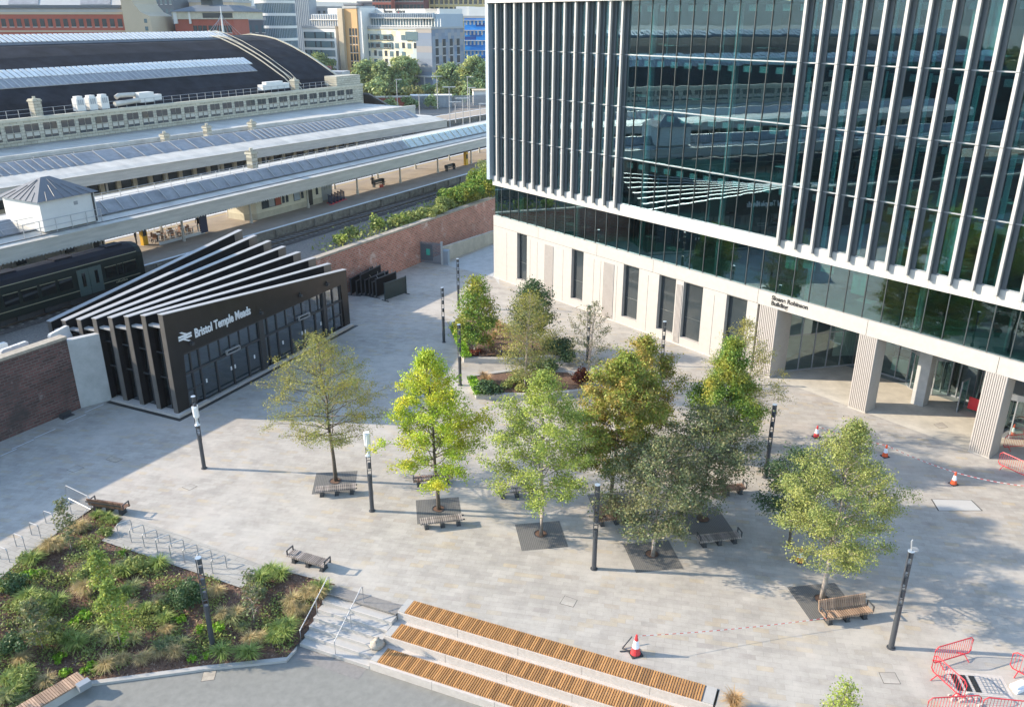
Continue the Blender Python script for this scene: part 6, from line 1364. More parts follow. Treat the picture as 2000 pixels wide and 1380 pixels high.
# ================================================================== PEOPLE ON THE PLATFORM
def person(label, p, rz, pose='stand', top='cloth_dark', scale=1.0):
    o = thing('person', label, 'person', p, rz)
    if pose == 'stand':
        J = dict(pel=(0, 0, .98), ch=(0, .01, 1.32), nk=(0, .01, 1.48), hd=(0, -.01, 1.60), tp=(0, 0, 1.72), ls=(-.19, 0, 1.42), le=(-.24, .02, 1.15), lh=(-.25, -.06, .90), rs=(.19, 0, 1.42), re=(.25, .03, 1.14), rh=(.27, -.02, .88), lp=(-.10, 0, .93), lk=(-.11, -.02, .52), la=(-.11, .02, .09), lt=(-.12, -.14, .04), rp=(.10, 0, .93), rk=(.12, .0, .52), ra=(.12, .04, .09), rt=(.13, -.12, .04))
    else:
        J = dict(pel=(0, 0, .52), ch=(0, -.02, .88), nk=(0, -.03, 1.04), hd=(0, -.06, 1.16), tp=(0, -.06, 1.28), ls=(-.19, -.02, .98), le=(-.24, -.10, .72), lh=(-.12, -.32, .62), rs=(.19, -.02, .98), re=(.24, -.1, .72), rh=(.12, -.32, .62), lp=(-.1, -.05, .5), lk=(-.12, -.46, .5), la=(-.12, -.44, .09), lt=(-.12, -.6, .04), rp=(.1, -.05, .5), rk=(.12, -.46, .5), ra=(.12, -.46, .09), rt=(.12, -.62, .04))
    names = list(J); E = [('pel', 'ch'), ('ch', 'nk'), ('nk', 'hd'), ('hd', 'tp'), ('ch', 'ls'), ('ls', 'le'), ('le', 'lh'), ('ch', 'rs'), ('rs', 're'), ('re', 'rh'), ('pel', 'lp'), ('lp', 'lk'), ('lk', 'la'), ('la', 'lt'), ('pel', 'rp'), ('rp', 'rk'), ('rk', 'ra'), ('ra', 'rt')]
    rad = dict(pel=.14, ch=.15, nk=.055, hd=.095, tp=.07, ls=.065, le=.045, lh=.035, rs=.065, re=.045, rh=.035, lp=.09, lk=.06, la=.045, lt=.035, rp=.09, rk=.06, ra=.045, rt=.035)
    me = bpy.data.meshes.new('body'); me.from_pydata([J[k] for k in names], [(names.index(a), names.index(c)) for a, c in E], [])
    b = bpy.data.objects.new('body', me); COL.objects.link(b)
    b.modifiers.new('Skin', 'SKIN'); sv2 = b.modifiers.new('Sub', 'SUBSURF'); sv2.levels = 1; sv2.render_levels = 1
    for i, k in enumerate(names): me.skin_vertices[0].data[i].radius = (rad[k], rad[k] * .8)
    me.skin_vertices[0].data[0].use_root = True
    bpy.context.view_layer.update(); m2 = bpy.data.meshes.new_from_object(b.evaluated_get(bpy.context.evaluated_depsgraph_get()))
    bpy.data.objects.remove(b); m2.name = 'body'; m2.materials.clear()
    for k in ('cloth_dark', top, 'skin'): m2.materials.append(MATS[k])
    nz = J['nk'][2]; pz = J['pel'][2]
    for f in m2.polygons:
        z = f.center.z; f.material_index = 2 if z > nz or (f.center - Vector(J['lh'])).length < .07 or (f.center - Vector(J['rh'])).length < .07 else (1 if z > pz + .02 else 0); f.use_smooth = True
    bo = bpy.data.objects.new('body', m2); COL.objects.link(bo); bo.parent = o
    hd = Vector(J['hd'])
    one('hair', 'hair', parent=o, fn=lambda b: [b.cyl(hd.x, hd.y + .02, hd.z + q, hd.z + q + .035, .105 - .012 * k, .10 - .018 * k, n=10) for k, q in enumerate((.02, .055, .09, .125))])
    return o
pp = S(11.2, 4.2, 5.4)
person('person in a dark coat standing beside the post with a suitcase', pp, SROT + 2.4)
sc = thing('suitcase', 'dark upright suitcase beside the standing person', 'suitcase', pp + Vector((.42, -.12, 0)), SROT)
one('case', 'cloth_dark', parent=sc, fn=lambda b: (b.box(-.2, .2, -.13, .13, .06, .68), b.box(-.17, -.13, -.15, -.131, .1, .64), b.box(.13, .17, -.15, -.131, .1, .64))); one('handle', 'steel_grey', parent=sc, fn=lambda b: b.tube([(-.12, .08, .68), (-.12, .08, 1.0), (.12, .08, 1.0), (.12, .08, .68)], .012, 5)); one('wheel', 'rubber', parent=sc, fn=lambda b: (b.box(-.18, -.12, -.1, .1, 0, .06), b.box(.12, .18, -.1, .1, 0, .06)))
q = G(728, 362, 5.4); person('person in dark clothes sitting on the platform bench', q, SROT + 2.2, 'sit')
person('person in dark clothing standing by the yellow ticket machine', G(268, 482, 5.4), SROT + 1, 'stand')
bg_ = thing('bag', 'red bag on the platform beside the bench', 'bag', G(742, 364, 5.4) + Vector((.3, -.6, 0)), .5)
one('body', 'cloth_red', parent=bg_, fn=lambda b: (b.hexa([(-.25, -.15, 0), (.25, -.15, 0), (.25, .15, 0), (-.25, .15, 0), (-.2, -.1, .36), (.2, -.1, .36), (.2, .1, .36), (-.2, .1, .36)]),)); one('strap', 'cloth_dark', parent=bg_, fn=lambda b: b.tube([(-.15, 0, .35), (-.1, 0, .52), (.1, 0, .52), (.15, 0, .35)], .02, 5))

# ================================================================== MIDDLE DISTANCE
RG = 4.3
VG = 'plants growing along the railway bank'
for i, (px, py, r, h, lf, n, lab) in enumerate((
        (935, 385, 2.4, 3.4, 'leaf_green', 5200, 'big bright bush on the bank where the brick wall meets the glass building'), (905, 397, 1.9, 2.6, 'leaf_green', 3600, 'broad green bush left of the biggest bank bush'), (870, 412, 1.3, 1.7, 'leaf_mid', 2000, 'medium bush behind the brick wall coping'),
        (835, 425, 1.1, 1.2, 'leaf_mid', 1300, 'low scrubby bush behind the middle of the brick wall'), (738, 447, .8, 1.5, 'leaf_yellowgreen', 700, 'yellowish weed behind the brick wall near its middle'), (697, 462, .8, 1.2, 'leaf_mid', 700, 'weedy plant behind the brick wall left of the yellowish weed'),
        (663, 476, .7, 1.0, 'leaf_yellowgreen', 500, 'pale flowering weed at the left end of the red brick wall'), (810, 430, .8, 1.0, 'leaf_mid', 600, 'thin scrub just left of the middle of the wall'), (952, 372, 2.0, 3.6, 'leaf_mid', 3000, 'bush touching the edge of the glass building'), (885, 402, 1.6, 2.2, 'leaf_green', 2400, 'leafy bush between the medium bush and the broad green one'), (852, 420, 1.3, 1.2, 'leaf_mid', 1300, 'low spreading bush just left of the medium one'), (770, 440, 1.0, 1.0, 'leaf_mid', 800, 'thin green scrub behind the wall right of the yellowish weed'), (785, 436, 1.0, 1.1, 'leaf_yellowgreen', 700, 'pale tufted weed behind the wall beside the thin scrub'))):
    s_ = thing('bush', lab, 'bush', G(px, py, RG), 0, VG); shrub_cloud(s_, r, h, lf, n, .13, 120 + i)
rg = np.random.default_rng(8)
P = np.stack([rg.uniform(14, 62, 16000), rg.uniform(-10.5, -6.0, 16000)], 1); P = P[rg.random(16000) < np.clip((P[:, 0] - 10) / 40, 0, 1) * np.clip((-P[:, 1] - 6) / 4, .05, 1)]
W = np.array([tuple(S(a, b_, 4.35 + abs(rg.normal()) * .42)) for a, b_ in P])
tag(quads_mesh('weeds', W, rg.normal(size=(len(W), 3)) + np.array([0, 0, .5]), .15 * (.5 + rg.random(len(W))), 'leaf_mid', None), 'patchy green weeds on the ballast behind the brick wall', 'weeds', kind='stuff')

def far_tree(label, px, py, h, r, lf, n, seed, z=RG, group='trees beyond the station', **kw):
    tree(label, G(px, py, z), h, r, lf, n, group, seed=seed, clear=kw.pop('clear', .12), shape=kw.pop('shape', 'oval'), ls=kw.pop('ls', .42), trunk_r=.3, nb=34, sub=6, spread=kw.pop('spread', .6), **kw)
far_tree('large round tree in front of the white striped offices', 624, 168, 10.9, 4.5, 'leaf_far', 5200, 201)
far_tree('yellow green tree left of three in front of the cream chequered offices', 717, 172, 8.8, 3.9, 'leaf_far', 4200, 202)
far_tree('slim middle tree of three in front of the cream chequered offices', 748, 174, 8.7, 3.0, 'leaf_far', 3200, 203)
far_tree('biggest tree of three in front of the cream chequered offices', 790, 172, 9.9, 4.8, 'leaf_far', 5600, 204)
far_tree('tree at the corner of the cream chequered offices', 878, 180, 8.4, 3.6, 'leaf_far', 4000, 205)
far_tree('tall tree in front of the blue panelled block', 931, 188, 11.3, 5.0, 'leaf_far', 5600, 206)
far_tree('dark tree behind the shoulder of the arched shed', 575, 130, 9.2, 4.1, 'leaf_far_dark', 2600, 207)
for i, (px, py, h, r, lf) in enumerate(((712, 195, 4.6, 3.2, 'leaf_far_dark'), (735, 196, 5.2, 4.0, 'leaf_far'), (760, 195, 3.8, 3.0, 'leaf_far_dark'), (781, 192, 5.0, 2.8, 'leaf_far'), (800, 195, 3.6, 3.6, 'leaf_far_dark'), (822, 193, 3.2, 3.2, 'leaf_far_dark'), (843, 193, 3.8, 3.0, 'leaf_far'), (862, 195, 4.6, 3.4, 'leaf_far'), (880, 196, 4.2, 3.6, 'leaf_far_dark'), (902, 196, 5.6, 3.4, 'leaf_far_dark'), (920, 197, 4.6, 4.0, 'leaf_far'), (945, 197, 5.0, 3.6, 'leaf_far'))):
    s_ = thing('bush', ('%s bush, number %d from the left in the belt below the cream offices' % (('dark' if 'dark' in lf else 'green'), i + 1)).replace('number 1 from', 'first from').replace('number 2 from', 'second from').replace('number 3 from', 'third from').replace('number 4 from', 'fourth from').replace('number 5 from', 'fifth from').replace('number 6 from', 'sixth from').replace('number 7 from', 'seventh from').replace('number 8 from', 'eighth from').replace('number 9 from', 'ninth from').replace('number 10 from', 'tenth from').replace('number 11 from', 'eleventh from').replace('number 12 from', 'twelfth from'), 'bush', G(px, py, RG), 0, 'bushes beyond the platforms')
    shrub_cloud(s_, r, h, lf, 1500, .42, 220 + i, lumps=14)
fen = thing('palisade_fence', 'long grey palisade fence beyond the far platforms', 'fence', G(690, 216, RG), 0)
d = G(958, 206, RG) - G(690, 216, RG)
one('pales', 'steel_grey', parent=fen, fn=lambda b: ([b.box(d.x * q - .07, d.x * q + .07, d.y * q - .02, d.y * q + .02, 0, 2.8) for q in np.linspace(0, 1, 190)], b.tube([(0, 0, .5), (d.x, d.y, .5)], .05, 4), b.tube([(0, 0, 2.3), (d.x, d.y, 2.3)], .05, 4)))
def hutbox(label, px, py, w_, dp, h, m, roof, rz=.2, cat='hut'):
    o = thing('container_hut', label, cat, G(px, py, RG), rz)
    one('walls', m, parent=o, fn=lambda b: (b.box(0, w_, 0, dp, 0, h), [b.box(w_ * q / 9, w_ * q / 9 + .05, -.05, -.001, .1, h - .1) for q in range(10)]))
    one('roof', roof, parent=o, fn=lambda b: b.box(-.15, w_ + .15, -.2, dp + .15, h, h + .22)); return o
hutbox('rust red container by the fence beyond the canopies', 731, 215, 9.0, 3, 2.9, 'far_brick', 'coping', .15)
hutbox('long pale grey cabin behind the palisade fence', 803, 211, 10.5, 3, 2.9, 'far_grey', 'far_white', .1)
hutbox('pale gabled hut near the right end of the fence', 925, 206, 6.0, 5, 3.6, 'far_white', 'far_tan', .1)
for i, (px, py, h) in enumerate(((777, 216, 7.0), (855, 212, 7.4), (914, 214, 7.4), (879, 247, 7.6), (820, 232, 5.0), (890, 238, 4.0), (918, 240, 7.0), (905, 262, 6.5), (938, 255, 5.0))):
    o = thing('platform_lamp', ('slim pale platform lamp column, %s from the left beyond the canopies' % ('first', 'third', 'seventh', 'fourth', 'second', 'fifth', 'eighth', 'sixth', 'ninth')[i]), 'lamp', G(px, py, 5.4), .2, 'platform lamps beyond the canopies')
    one('column', 'galv', parent=o, fn=lambda b: b.cyl(0, 0, -.2, h, .11, .07, n=6)); one('head', 'render_white', parent=o, fn=lambda b: b.box(-1.3 if i % 2 else -.2, 1.3, -.12, .12, h, h + .12))
for i, (px, py) in enumerate(((760, 218), (800, 214), (842, 213))):
    s_ = thing('platform_planting', ('left', 'middle', 'right')[i] + ' small yellow green tree in front of the container and fence', 'bush', G(px, py, RG), 0, 'small trees by the fence'); shrub_cloud(s_, 1.5, 3.4, 'leaf_far', 700, .3, 260 + i)

# ================================================================== FAR BUILDINGS
def bframe(px0, px1, py_base, z=RG, yaw=0.0, Y=None):
    """near face of a building: left and right foot of it, at forward distance Y"""
    a = GY(px0, 690, Y); c = GY(px1, 690, Y)
    s = Y / (F_PX * math.cos(PITCH)) ; return a, c
def zat(py, Y): return GY(1000, py, Y).z
def xat(px, Y, py): return GY(px, py, Y).x
win_protos = {}
def window_grid(parent, xs, zs, w_, h_, m='window_dark', y=0.0, axis='x', name='window', xoff=0.0):
    """every window its own part; they share one mesh"""
    key = (m, axis)
    for z in zs:
        for x in xs:
            if key not in win_protos:
                win_protos[key] = one(name, [m, 'far_white'], parent=parent, fn=lambda b: (b.box(-.5, .5, -.06, .0, 0, 1, 0), b.box(-.56, .56, -.10, .0, -.06, 0, 1))); wo = win_protos[key]
            else: wo = win_protos[key].copy(); COL.objects.link(wo); wo.parent = parent; wo.name = name
            if axis == 'x': wo.location = (x, y, z); wo.rotation_euler = (0, 0, 0)
            else: wo.location = (xoff, x, z); wo.rotation_euler = (0, 0, R(90))
            wo.scale = (w_, 1, h_)
def far_block(label, px0, px1, pt, Y, depth, wall, roof='far_roof', base=0.0, yaw=R(-6), name='office_building', cat='building', pm=100, parapet=.8, group=None):
    x0, x1, zt = xat(px0, Y, pm), xat(px1, Y, pm), zat(pt, Y)
    W_ = (x1 - x0) / math.cos(yaw); dY = -W_ * math.sin(yaw)
    o = thing(name, label, cat, (x0 * (Y + dY) / Y, Y + dY, base), yaw, group)
    one('wall', wall, parent=o, fn=lambda b: b.box(0, W_, 0, depth, 0, zt - base))
    one('roof', roof, parent=o, fn=lambda b: b.box(-.2, W_ + .2, -.2, depth + .2, zt - base, zt - base + parapet))
    return o, W_, zt - base
Y0 = 290
# cream chequered offices with the white plant storey and lettering
o, W_, H_ = far_block('cream chequered office block with lettering on its white top storey', 704, 860, 58, Y0, 17, 'chequer_cream', base=RG, yaw=R(-32)); MW, MO = W_, o
fh = (H_ - 4.6) / 5.0
rdw = random.Random(4)
for k in range(5):
    z = 4.2 + k * fh * .97
    xs = [W_ * q for q in (.06, .12, .22, .29, .37, .45, .53, .62, .70, .78, .86, .95)]
    xs = [x for x in xs if rdw.random() < .86]
    window_grid(o, xs[::2], [z], 1.6, fh * .62, 'window_blue'); window_grid(o, xs[1::2], [z + .1], 1.15, fh * .66, 'window_dark')
for k, (xa, xb) in enumerate(((.16, .47), (.16, .47))):
    zr = 4.2 + (4 - k) * fh * .97
    one('ribbon_glazing', 'window_blue', parent=o, fn=lambda b: b.box(W_ * xa, W_ * xb, -.35, -.02, zr, zr + fh * .66))
    window_grid(o, [W_ * xa + q for q in (1.0, 3.0, 3.9, 6.4, 7.3, 8.6)], [zr + .15], .8, fh * .48, 'window_dark', y=-.37)
one('bay_glazing', 'window_blue', parent=o, fn=lambda b: b.box(W_ * .66, W_ * .83, -.4, -.02, 4.2 + 4 * fh * .97, 4.2 + 4 * fh * .97 + fh * 1.0))
one('shopfront', 'window_dark', parent=o, fn=lambda b: b.box(W_ * .1, W_ - .5, -.08, -.001, .3, 3.2)); one('canopy', 'far_white', parent=o, fn=lambda b: b.box(0, W_, -.8, -.002, 3.3, 3.8))
for q in np.arange(.05, 1, .12): one('shopfront_column', 'far_white', parent=o, fn=lambda b: b.box(W_ * q, W_ * q + .5, -.5, -.09, 0, 3.3))
z5 = H_ + .8
one('terrace_storey', 'window_blue', parent=o, fn=lambda b: b.box(2, W_ - .5, 2.5, 16, H_, H_ + 3.4))
one('terrace_screen', 'far_white', parent=o, fn=lambda b: ([b.box(2 + q * (W_ / 26), 2.25 + q * (W_ / 26), 2.3, 2.5, H_ + .8, H_ + 3.2) for q in range(27)], b.box(0, W_, 0, .12, H_ + 1.0, H_ + 1.2), b.box(.5, W_ - .3, 1.4, 2.4, H_ + 3.3, H_ + 3.6)))
one('brise_soleil', 'far_blue_grey', parent=o, fn=lambda b: ([b.box(.5 + q * (W_ / 40), .65 + q * (W_ / 40), 1.2, 2.4, H_ + 3.6, H_ + 5.0) for q in range(40)], b.box(.5, W_, 1.2, 1.4, H_ + 4.8, H_ + 5.0)))
zp0, zp1 = H_ + 3.6, zat(17, Y0) - RG
one('plant_storey', 'far_white', parent=o, fn=lambda b: b.box(1.5, W_ - 1, 5, 16, zp0, zp1))
text_mesh('lettering', 'Burges   Salmon', 2.3, 'sign_black', o, Matrix.Translation((W_ * .23, 4.95, zp0 + (zp1 - zp0) * .42)) @ STAND @ Matrix.Diagonal((.62, 1, 1, 1)), bold=.03, depth=.04)
one('logo', 'cone_red', parent=o, fn=lambda b: b.hexa([(W_ * .43, 4.9, zp1 - 1.9), (W_ * .43 + .3, 4.9, zp1 - 2.1), (W_ * .43 + .3, 4.98, zp1 - 2.1), (W_ * .43, 4.98, zp1 - 1.9), (W_ * .43 + .25, 4.9, zp1 - .9), (W_ * .43 + .55, 4.9, zp1 - 1.1), (W_ * .43 + .55, 4.98, zp1 - 1.1), (W_ * .43 + .25, 4.98, zp1 - .9)]))
# its shaded right hand wing
c_ = MO.location + Vector((MW * math.cos(R(-32)), MW * math.sin(R(-32)), 0)); H2 = H_ + .2
o2 = thing('office_wing', 'shaded blue grey chequered wing on the right of the cream offices', 'building', c_, R(58))
one('wall', 'chequer_shade', parent=o2, fn=lambda b: b.box(-.35, 18, -.3, 6, 0, H2)); one('roof', 'far_roof', parent=o2, fn=lambda b: b.box(-.5, 18.2, -.5, 6.2, H2, H2 + .4))
one('setback_storey', 'far_blue_grey', parent=o2, fn=lambda b: b.box(2.5, 18, -.1, 6, H2 + .4, H2 + 4.5)); one('plant_storey', 'far_white', parent=o2, fn=lambda b: b.box(5, 18, .2, 6, H2 + 4.5, zp1))
window_grid(o2, (2.5, 6.5, 10.5, 14.5), [2 + q * fh for q in range(1, 5)], 1.6, 2.3, 'window_dark', y=-.3)
# tan stair tower
o, W_, H_ = far_block('tall tan and orange stair tower beside the chequered offices', 676, 704, 17, Y0 + 12, 10, 'far_orange', base=RG, yaw=R(-28))
one('side_slab', 'far_tan', parent=o, fn=lambda b: b.box(-1.7, .3, -1.2, 9, 0, H_)); one('return_slab', 'far_white', parent=o, fn=lambda b: b.box(W_ - .3, W_ + 1.6, .5, 10, 0, H_ + .3))
window_grid(o, (W_ * .42, W_ * .66, W_ * .87), [5.2 + q * fh for q in range(5)], .8, 2.3, 'window_dark')
one('undercroft', 'sign_black', parent=o, fn=lambda b: b.box(.8, W_, -.05, -.001, 0, 3.8))
# white striped wing on the left
o, W_, H_ = far_block('white office wing with long glazed strips left of the tan tower', 595, 668, 56, Y0 + 16, 20, 'far_white', base=RG, yaw=R(-30))
for k in range(5):
    z = 3.2 + k * (H_ - 3.5) / 5
    one('ribbon_glazing', 'window_blue', parent=o, fn=lambda b: b.box(.3, W_ - .8, -.10, -.001, z, z + 2.1))
    window_grid(o, [q for q in np.arange(.8, W_ - 1.5, 2.4) if rdw.random() < .8], [z], .55, 2.0, 'window_dark', y=-.11)
one('setback_storey', 'far_blue_grey', parent=o, fn=lambda b: b.box(2, W_, 3, 22, H_, H_ + 4.6)); one('terrace_screen', 'far_white', parent=o, fn=lambda b: ([b.box(2 + q * (W_ / 14), 2.2 + q * (W_ / 14), 2.6, 3, H_, H_ + 4.4) for q in range(15)], b.box(1.5, W_, 2.2, 3, H_ + 2.6, H_ + 2.9)))
one('plant_storey', 'far_white', parent=o, fn=lambda b: b.box(5, W_ + 2, 8, 24, H_ + 4.6, zat(15, Y0) - RG))
# blue panelled block
o, W_, H_ = far_block('bright blue panelled block partly hidden by the glass building', 908, 985, 36, Y0 + 24, 22, 'chequer_bright', base=RG, yaw=R(-12))
for k in range(6):
    z = H_ * (k + .55) / 6.4
    one('louvre_band', 'far_white', parent=o, fn=lambda b: ([b.box(q, q + .6, -.12, -.002, z + .7, z + 2.0) for q in np.arange(.5, W_, 1.4)], b.box(-1.6, W_, -1.0, -.13, z + 2.1, z + 2.3)))
one('plant_storey', 'far_white', parent=o, fn=lambda b: (b.box(-3.2, 1.5, 1, 20, H_ + .8, zat(12, Y0 + 14) - RG), b.box(1.5, W_, 0.5, 20, H_ + .8, zat(13, Y0 + 14) - RG)))
# brick and yellow towers behind
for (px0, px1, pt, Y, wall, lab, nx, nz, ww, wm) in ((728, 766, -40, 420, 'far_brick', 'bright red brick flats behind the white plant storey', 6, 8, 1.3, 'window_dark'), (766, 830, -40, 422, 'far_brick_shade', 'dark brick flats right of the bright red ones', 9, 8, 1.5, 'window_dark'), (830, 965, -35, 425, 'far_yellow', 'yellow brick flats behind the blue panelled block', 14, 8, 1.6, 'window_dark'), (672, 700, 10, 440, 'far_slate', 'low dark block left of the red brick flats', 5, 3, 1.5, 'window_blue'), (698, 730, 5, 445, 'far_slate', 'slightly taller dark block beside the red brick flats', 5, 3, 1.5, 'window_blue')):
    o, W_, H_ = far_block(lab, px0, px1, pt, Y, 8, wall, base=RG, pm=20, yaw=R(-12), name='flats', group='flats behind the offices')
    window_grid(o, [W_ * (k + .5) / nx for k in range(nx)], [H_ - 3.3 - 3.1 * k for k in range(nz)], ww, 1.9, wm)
# round glass tower
ct = thing('glass_tower', 'round pale glass tower with white floor bands behind the arched shed', 'building', GY(540, 40, 255), 0); ct.location.z = RG
zt = zat(-60, 255) - RG
one('glazing', 'window_blue', parent=ct, fn=lambda b: b.cyl(0, 0, 0, zt, 5.4, n=40), smooth=False)
one('floor_band', 'far_white', parent=ct, fn=lambda b: [b.cyl(0, 0, z, z + .7, 5.55, n=40) for z in np.arange(2.6, zt, 3.25)])
one('fins', 'far_blue_grey', parent=ct, fn=lambda b: [b.box(5.45 * math.cos(q) - .05, 5.45 * math.cos(q) + .05, 5.45 * math.sin(q) - .05, 5.45 * math.sin(q) + .05, 0, zt) for q in np.linspace(0, 6.283, 72)])
o, W_, H_ = far_block('grey tower with close vertical fins right of the round glass tower', 574, 606, -60, 460, 12, 'far_grey', base=RG, pm=30, name='tower')
one('fins', 'far_white', parent=o, fn=lambda b: [b.box(q, q + .28, -.35, -.001, 2, H_) for q in np.arange(.2, W_, .95)])
o, W_, H_ = far_block('pale distant tower block at the top between the red and glass buildings', 458, 494, -10, 330, 12, 'far_white', base=RG, pm=20, name='tower'); window_grid(o, [W_ * q for q in (.2, .4, .6, .8)], [H_ - 3 - 3 * k for k in range(6)], 1.0, 1.7, 'window_blue')
# long brick office at the far left
oY = 210
o, W_, H_ = far_block('long red brick office with rows of paired windows behind the shed at the left', -60, 243, 24, oY, 22, 'far_brick', base=RG, pm=50, yaw=R(0))
one('string_course', 'far_tan', parent=o, fn=lambda b: (b.box(0, W_, -.15, -.001, H_ - .5, H_), b.box(0, W_, -.12, -.001, H_ - 4.3, H_ - 4.0)))
one('roof_slab', 'far_slate', parent=o, fn=lambda b: b.box(-.4, W_, -.6, 22, H_ + .8, H_ + 1.5))
one('pitched_roof', 'far_roof', parent=o, fn=lambda b: b.ext([(-.2, H_ + 1.5), (9, H_ + 7.5), (22, H_ + 1.5)], 0, W_))
one('roof_panel', 'roof_blue', parent=o, fn=lambda b: [b.hexa([(x, -.1, H_ + 1.62), (x + 7, -.1, H_ + 1.62), (x + 4, 9, H_ + 7.6), (x - 3, 9, H_ + 7.6), (x, -.1, H_ + 1.7), (x + 7, -.1, H_ + 1.7), (x + 4, 9, H_ + 7.7), (x - 3, 9, H_ + 7.7)]) for x in (W_ * .28, W_ * .74)])
n = 20
for k in range(2): window_grid(o, [W_ * (q + .5) / n for q in range(n)], [H_ - 3.2 - 3.6 * k], 1.05, 1.75, 'window_dark')
# tan curved gable wall
x0 = xat(243, oY - 2, 50)
gw = thing('gable_wall', 'tall tan gable wall with a swept curved edge beside the brick offices', 'building', (x0, oY - 2, RG), 0)
zt = zat(-30, oY) - RG; z7 = zat(76, oY) - RG; s_ = xat(300, oY - 2, 50) - x0
one('wall', 'far_tan', parent=gw, fn=lambda b: b.prism_xz([(0, 0), (s_, 0), (s_ * .98, z7 * .9), (s_ * .9, zat(32, oY) - RG), (s_ * .62, zat(24, oY) - RG), (s_ * .42, zat(8, oY) - RG), (s_ * .30, zt), (0, zt)], 0, 14))
one('windows', 'window_blue', parent=gw, fn=lambda b: [b.box(s_ * .7, s_ * .8, -.05, -.001, zat(y, oY) - RG, zat(y - 8, oY) - RG) for y in (45, 60)])
# red and white hotel like block
rY = 215
o, W_, H_ = far_block('red brick block with white bays and a stepped slate roof', 342, 462, 38, rY, 9, 'far_brick', base=RG, pm=50)
one('upper_storey', 'stone_cream', parent=o, fn=lambda b: b.box(-.3, W_ + .3, -.3, 18, H_, H_ + 1.7)); one('ribbon_glazing', 'window_dark', parent=o, fn=lambda b: b.box(W_ * .5, W_, -.36, -.301, H_ + .3, H_ + 1.4))
one('bay', 'far_white', parent=o, fn=lambda b: (b.box(W_ * .05, W_ * .2, -.8, -.002, 0, H_ - 3.6), b.box(W_ * .0, W_ * .06, -.4, -.002, H_ - 1, H_ + 1.7), b.box(W_ * .26, W_ * .29, -.4, -.003, H_ - 1, H_ + 1.7)))
one('stepped_roof', 'far_slate', parent=o, fn=lambda b: (b.add([(-.8, -.8, H_ + 1.7), (W_ + .8, -.8, H_ + 1.7), (W_ + .8, 19, H_ + 1.7), (-.8, 19, H_ + 1.7), (W_ * .25, 5, H_ + 3.2), (W_ * .8, 5, H_ + 3.2), (W_ * .8, 14, H_ + 3.2), (W_ * .25, 14, H_ + 3.2)], [(0, 1, 5, 4), (1, 2, 6, 5), (2, 3, 7, 6), (3, 0, 4, 7), (4, 5, 6, 7)]), b.box(W_ * .3, W_ * .5, 6, 12, H_ + 3.2, H_ + 4.6), b.add([(W_ * .26, 4, H_ + 4.6), (W_ * .54, 4, H_ + 4.6), (W_ * .54, 14, H_ + 4.6), (W_ * .26, 14, H_ + 4.6), (W_ * .4, 9, H_ + 6.2)], [(0, 1, 4), (1, 2, 4), (2, 3, 4), (3, 0, 4)])))
window_grid(o, [W_ * q for q in (.34, .42, .5, .6, .68, .76, .84, .92)], [H_ - 3, H_ - 6.2], 1.0, 1.6, 'window_dark')
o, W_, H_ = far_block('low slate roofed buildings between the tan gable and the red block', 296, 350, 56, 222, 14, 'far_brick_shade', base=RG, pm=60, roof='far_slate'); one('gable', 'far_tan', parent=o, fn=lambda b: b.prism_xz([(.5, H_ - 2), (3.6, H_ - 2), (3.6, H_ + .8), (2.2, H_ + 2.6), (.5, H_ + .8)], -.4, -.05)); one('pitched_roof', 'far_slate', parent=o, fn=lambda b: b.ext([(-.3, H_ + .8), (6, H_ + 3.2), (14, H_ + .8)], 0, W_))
window_grid(o, [W_ * q for q in (.5, .65, .8)], [H_ - 2.6], .8, 1.3, 'window_dark')
for (px0, px1, pt, Y, wall, lab, nx, nz) in ((252, 345, -12, 300, 'far_slate', 'dark office slab at the top left behind the tan gable', 10, 5), (320, 372, -25, 318, 'far_brick_shade', 'pinkish fin fronted block at the top behind the slate roofs', 7, 5), (372, 460, 5, 305, 'far_tan', 'pale stone terrace above the red block', 9, 3), (462, 512, 18, 300, 'far_tan', 'tan office with dark glazing left of the round tower', 5, 4), (466, 520, 40, 250, 'far_slate', 'low dark roofed shed below the tan office', 4, 1), (590, 680, 16, 470, 'far_grey', 'grey office behind the white striped wing', 9, 4)):
    o, W_, H_ = far_block(lab, px0, px1, pt, Y, 16, wall, base=RG, pm=30, group='distant city blocks')
    window_grid(o, [W_ * (k + .5) / nx for k in range(nx)], [H_ - 3.2 - 3.3 * k for k in range(nz)], W_ / nx * .45, 1.9, 'window_dark' if wall != 'far_slate' else 'window_blue')
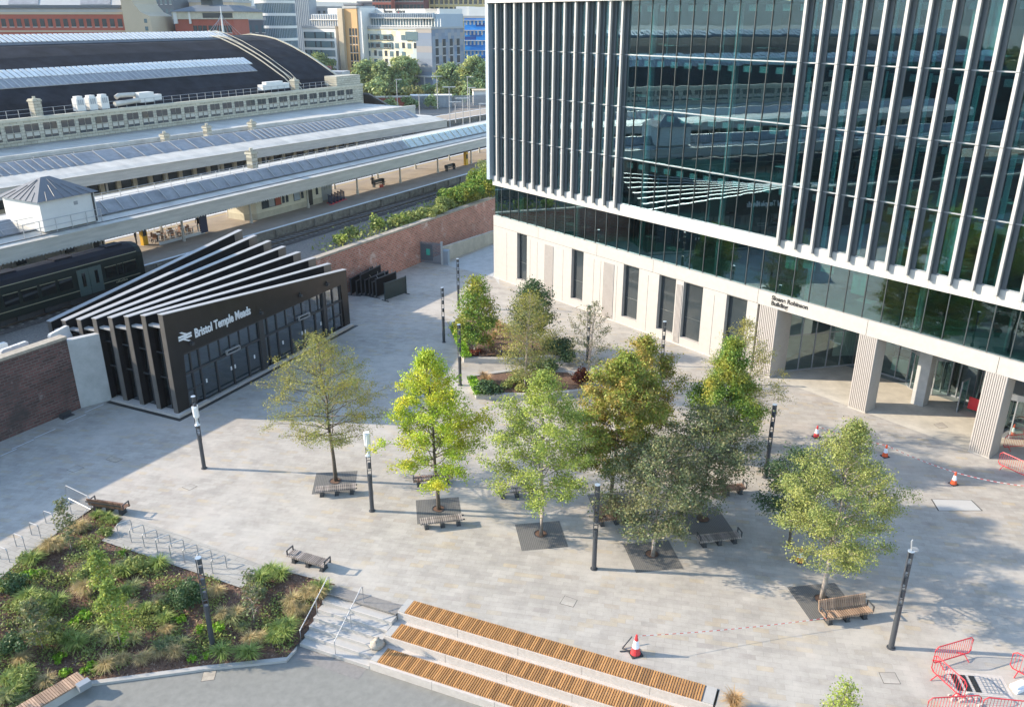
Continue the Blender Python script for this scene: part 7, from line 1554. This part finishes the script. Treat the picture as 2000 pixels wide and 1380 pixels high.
# small dark hut roofs between shed and offices
o, W_, H_ = far_block('low brick parapets at the right end of the arched shed', 632, 668, 148, 205, 6, 'stone_cream', base=RG, pm=150, name='annexe'); one('stack', 'far_brick_shade', parent=o, fn=lambda b: b.box(W_ * .1, W_ * .35, 0.5, 2, H_ + .8, H_ + 2))
# woods far off, seen on the skyline and mirrored in the glass
def wood(name, label, xs, ys, n, ls, lf, seed, hh):
    r_ = np.random.default_rng(seed); nc = max(20, n // 260); cx = r_.uniform(*xs, nc); cy = r_.uniform(*ys, nc); ch = hh * (.6 + .5 * r_.random(nc)); i = r_.integers(0, nc, n)
    dd = r_.normal(size=(n, 3)); dd /= np.linalg.norm(dd, axis=1, keepdims=True); rr = ch[i] * .42
    P = np.stack([cx[i], cy[i], RG + ch[i] * .6], 1) + dd * rr[:, None] * np.array([1, 1, .95]) * (r_.random((n, 1)) ** .25)
    W = np.array([tuple(S(a, b_, c)) for a, b_, c in P])
    tag(quads_mesh(name, W, dd + r_.normal(size=(n, 3)) * .5, ls * (.6 + .8 * r_.random(n)), lf, None), label, 'wood', kind='stuff')
tree('leafy tree standing on the lower terrace beyond the left edge', (-27.6, 26.0, LOW), 6.0, 2.2, 'leaf_mid', 6000, None, seed=29, clear=.3, shape='oval', ls=.09, trunk_r=.08, nb=36, sub=6, spread=.18)
wood('woodland', 'distant belt of city trees on the skyline behind the offices', (150, 700), (500, 900), 12000, 1.6, 'leaf_far_dark', 5, 15)
wood('tree_belt', 'belt of trees beyond the railway at the left', (-420, -130), (-60, 190), 26000, 1.1, 'leaf_far_dark', 6, 13)

# ================================================================== HAZE
hm = bpy.data.materials.new('haze'); hm.use_nodes = True; hn_ = hm.node_tree.nodes; hn_.remove(hn_['Principled BSDF'])
pv = hn_.new('ShaderNodeVolumePrincipled'); pv.inputs['Color'].default_value = (.86, .92, 1, 1); pv.inputs['Density'].default_value = 0.00010; pv.inputs['Anisotropy'].default_value = .2
hm.node_tree.links.new(pv.outputs[0], hn_['Material Output'].inputs['Volume']); MATS['haze'] = hm
one('haze', 'haze', kind='stuff', fn=lambda b: b.box(-6200, 6200, -6200, 6200, -7.0, 125))
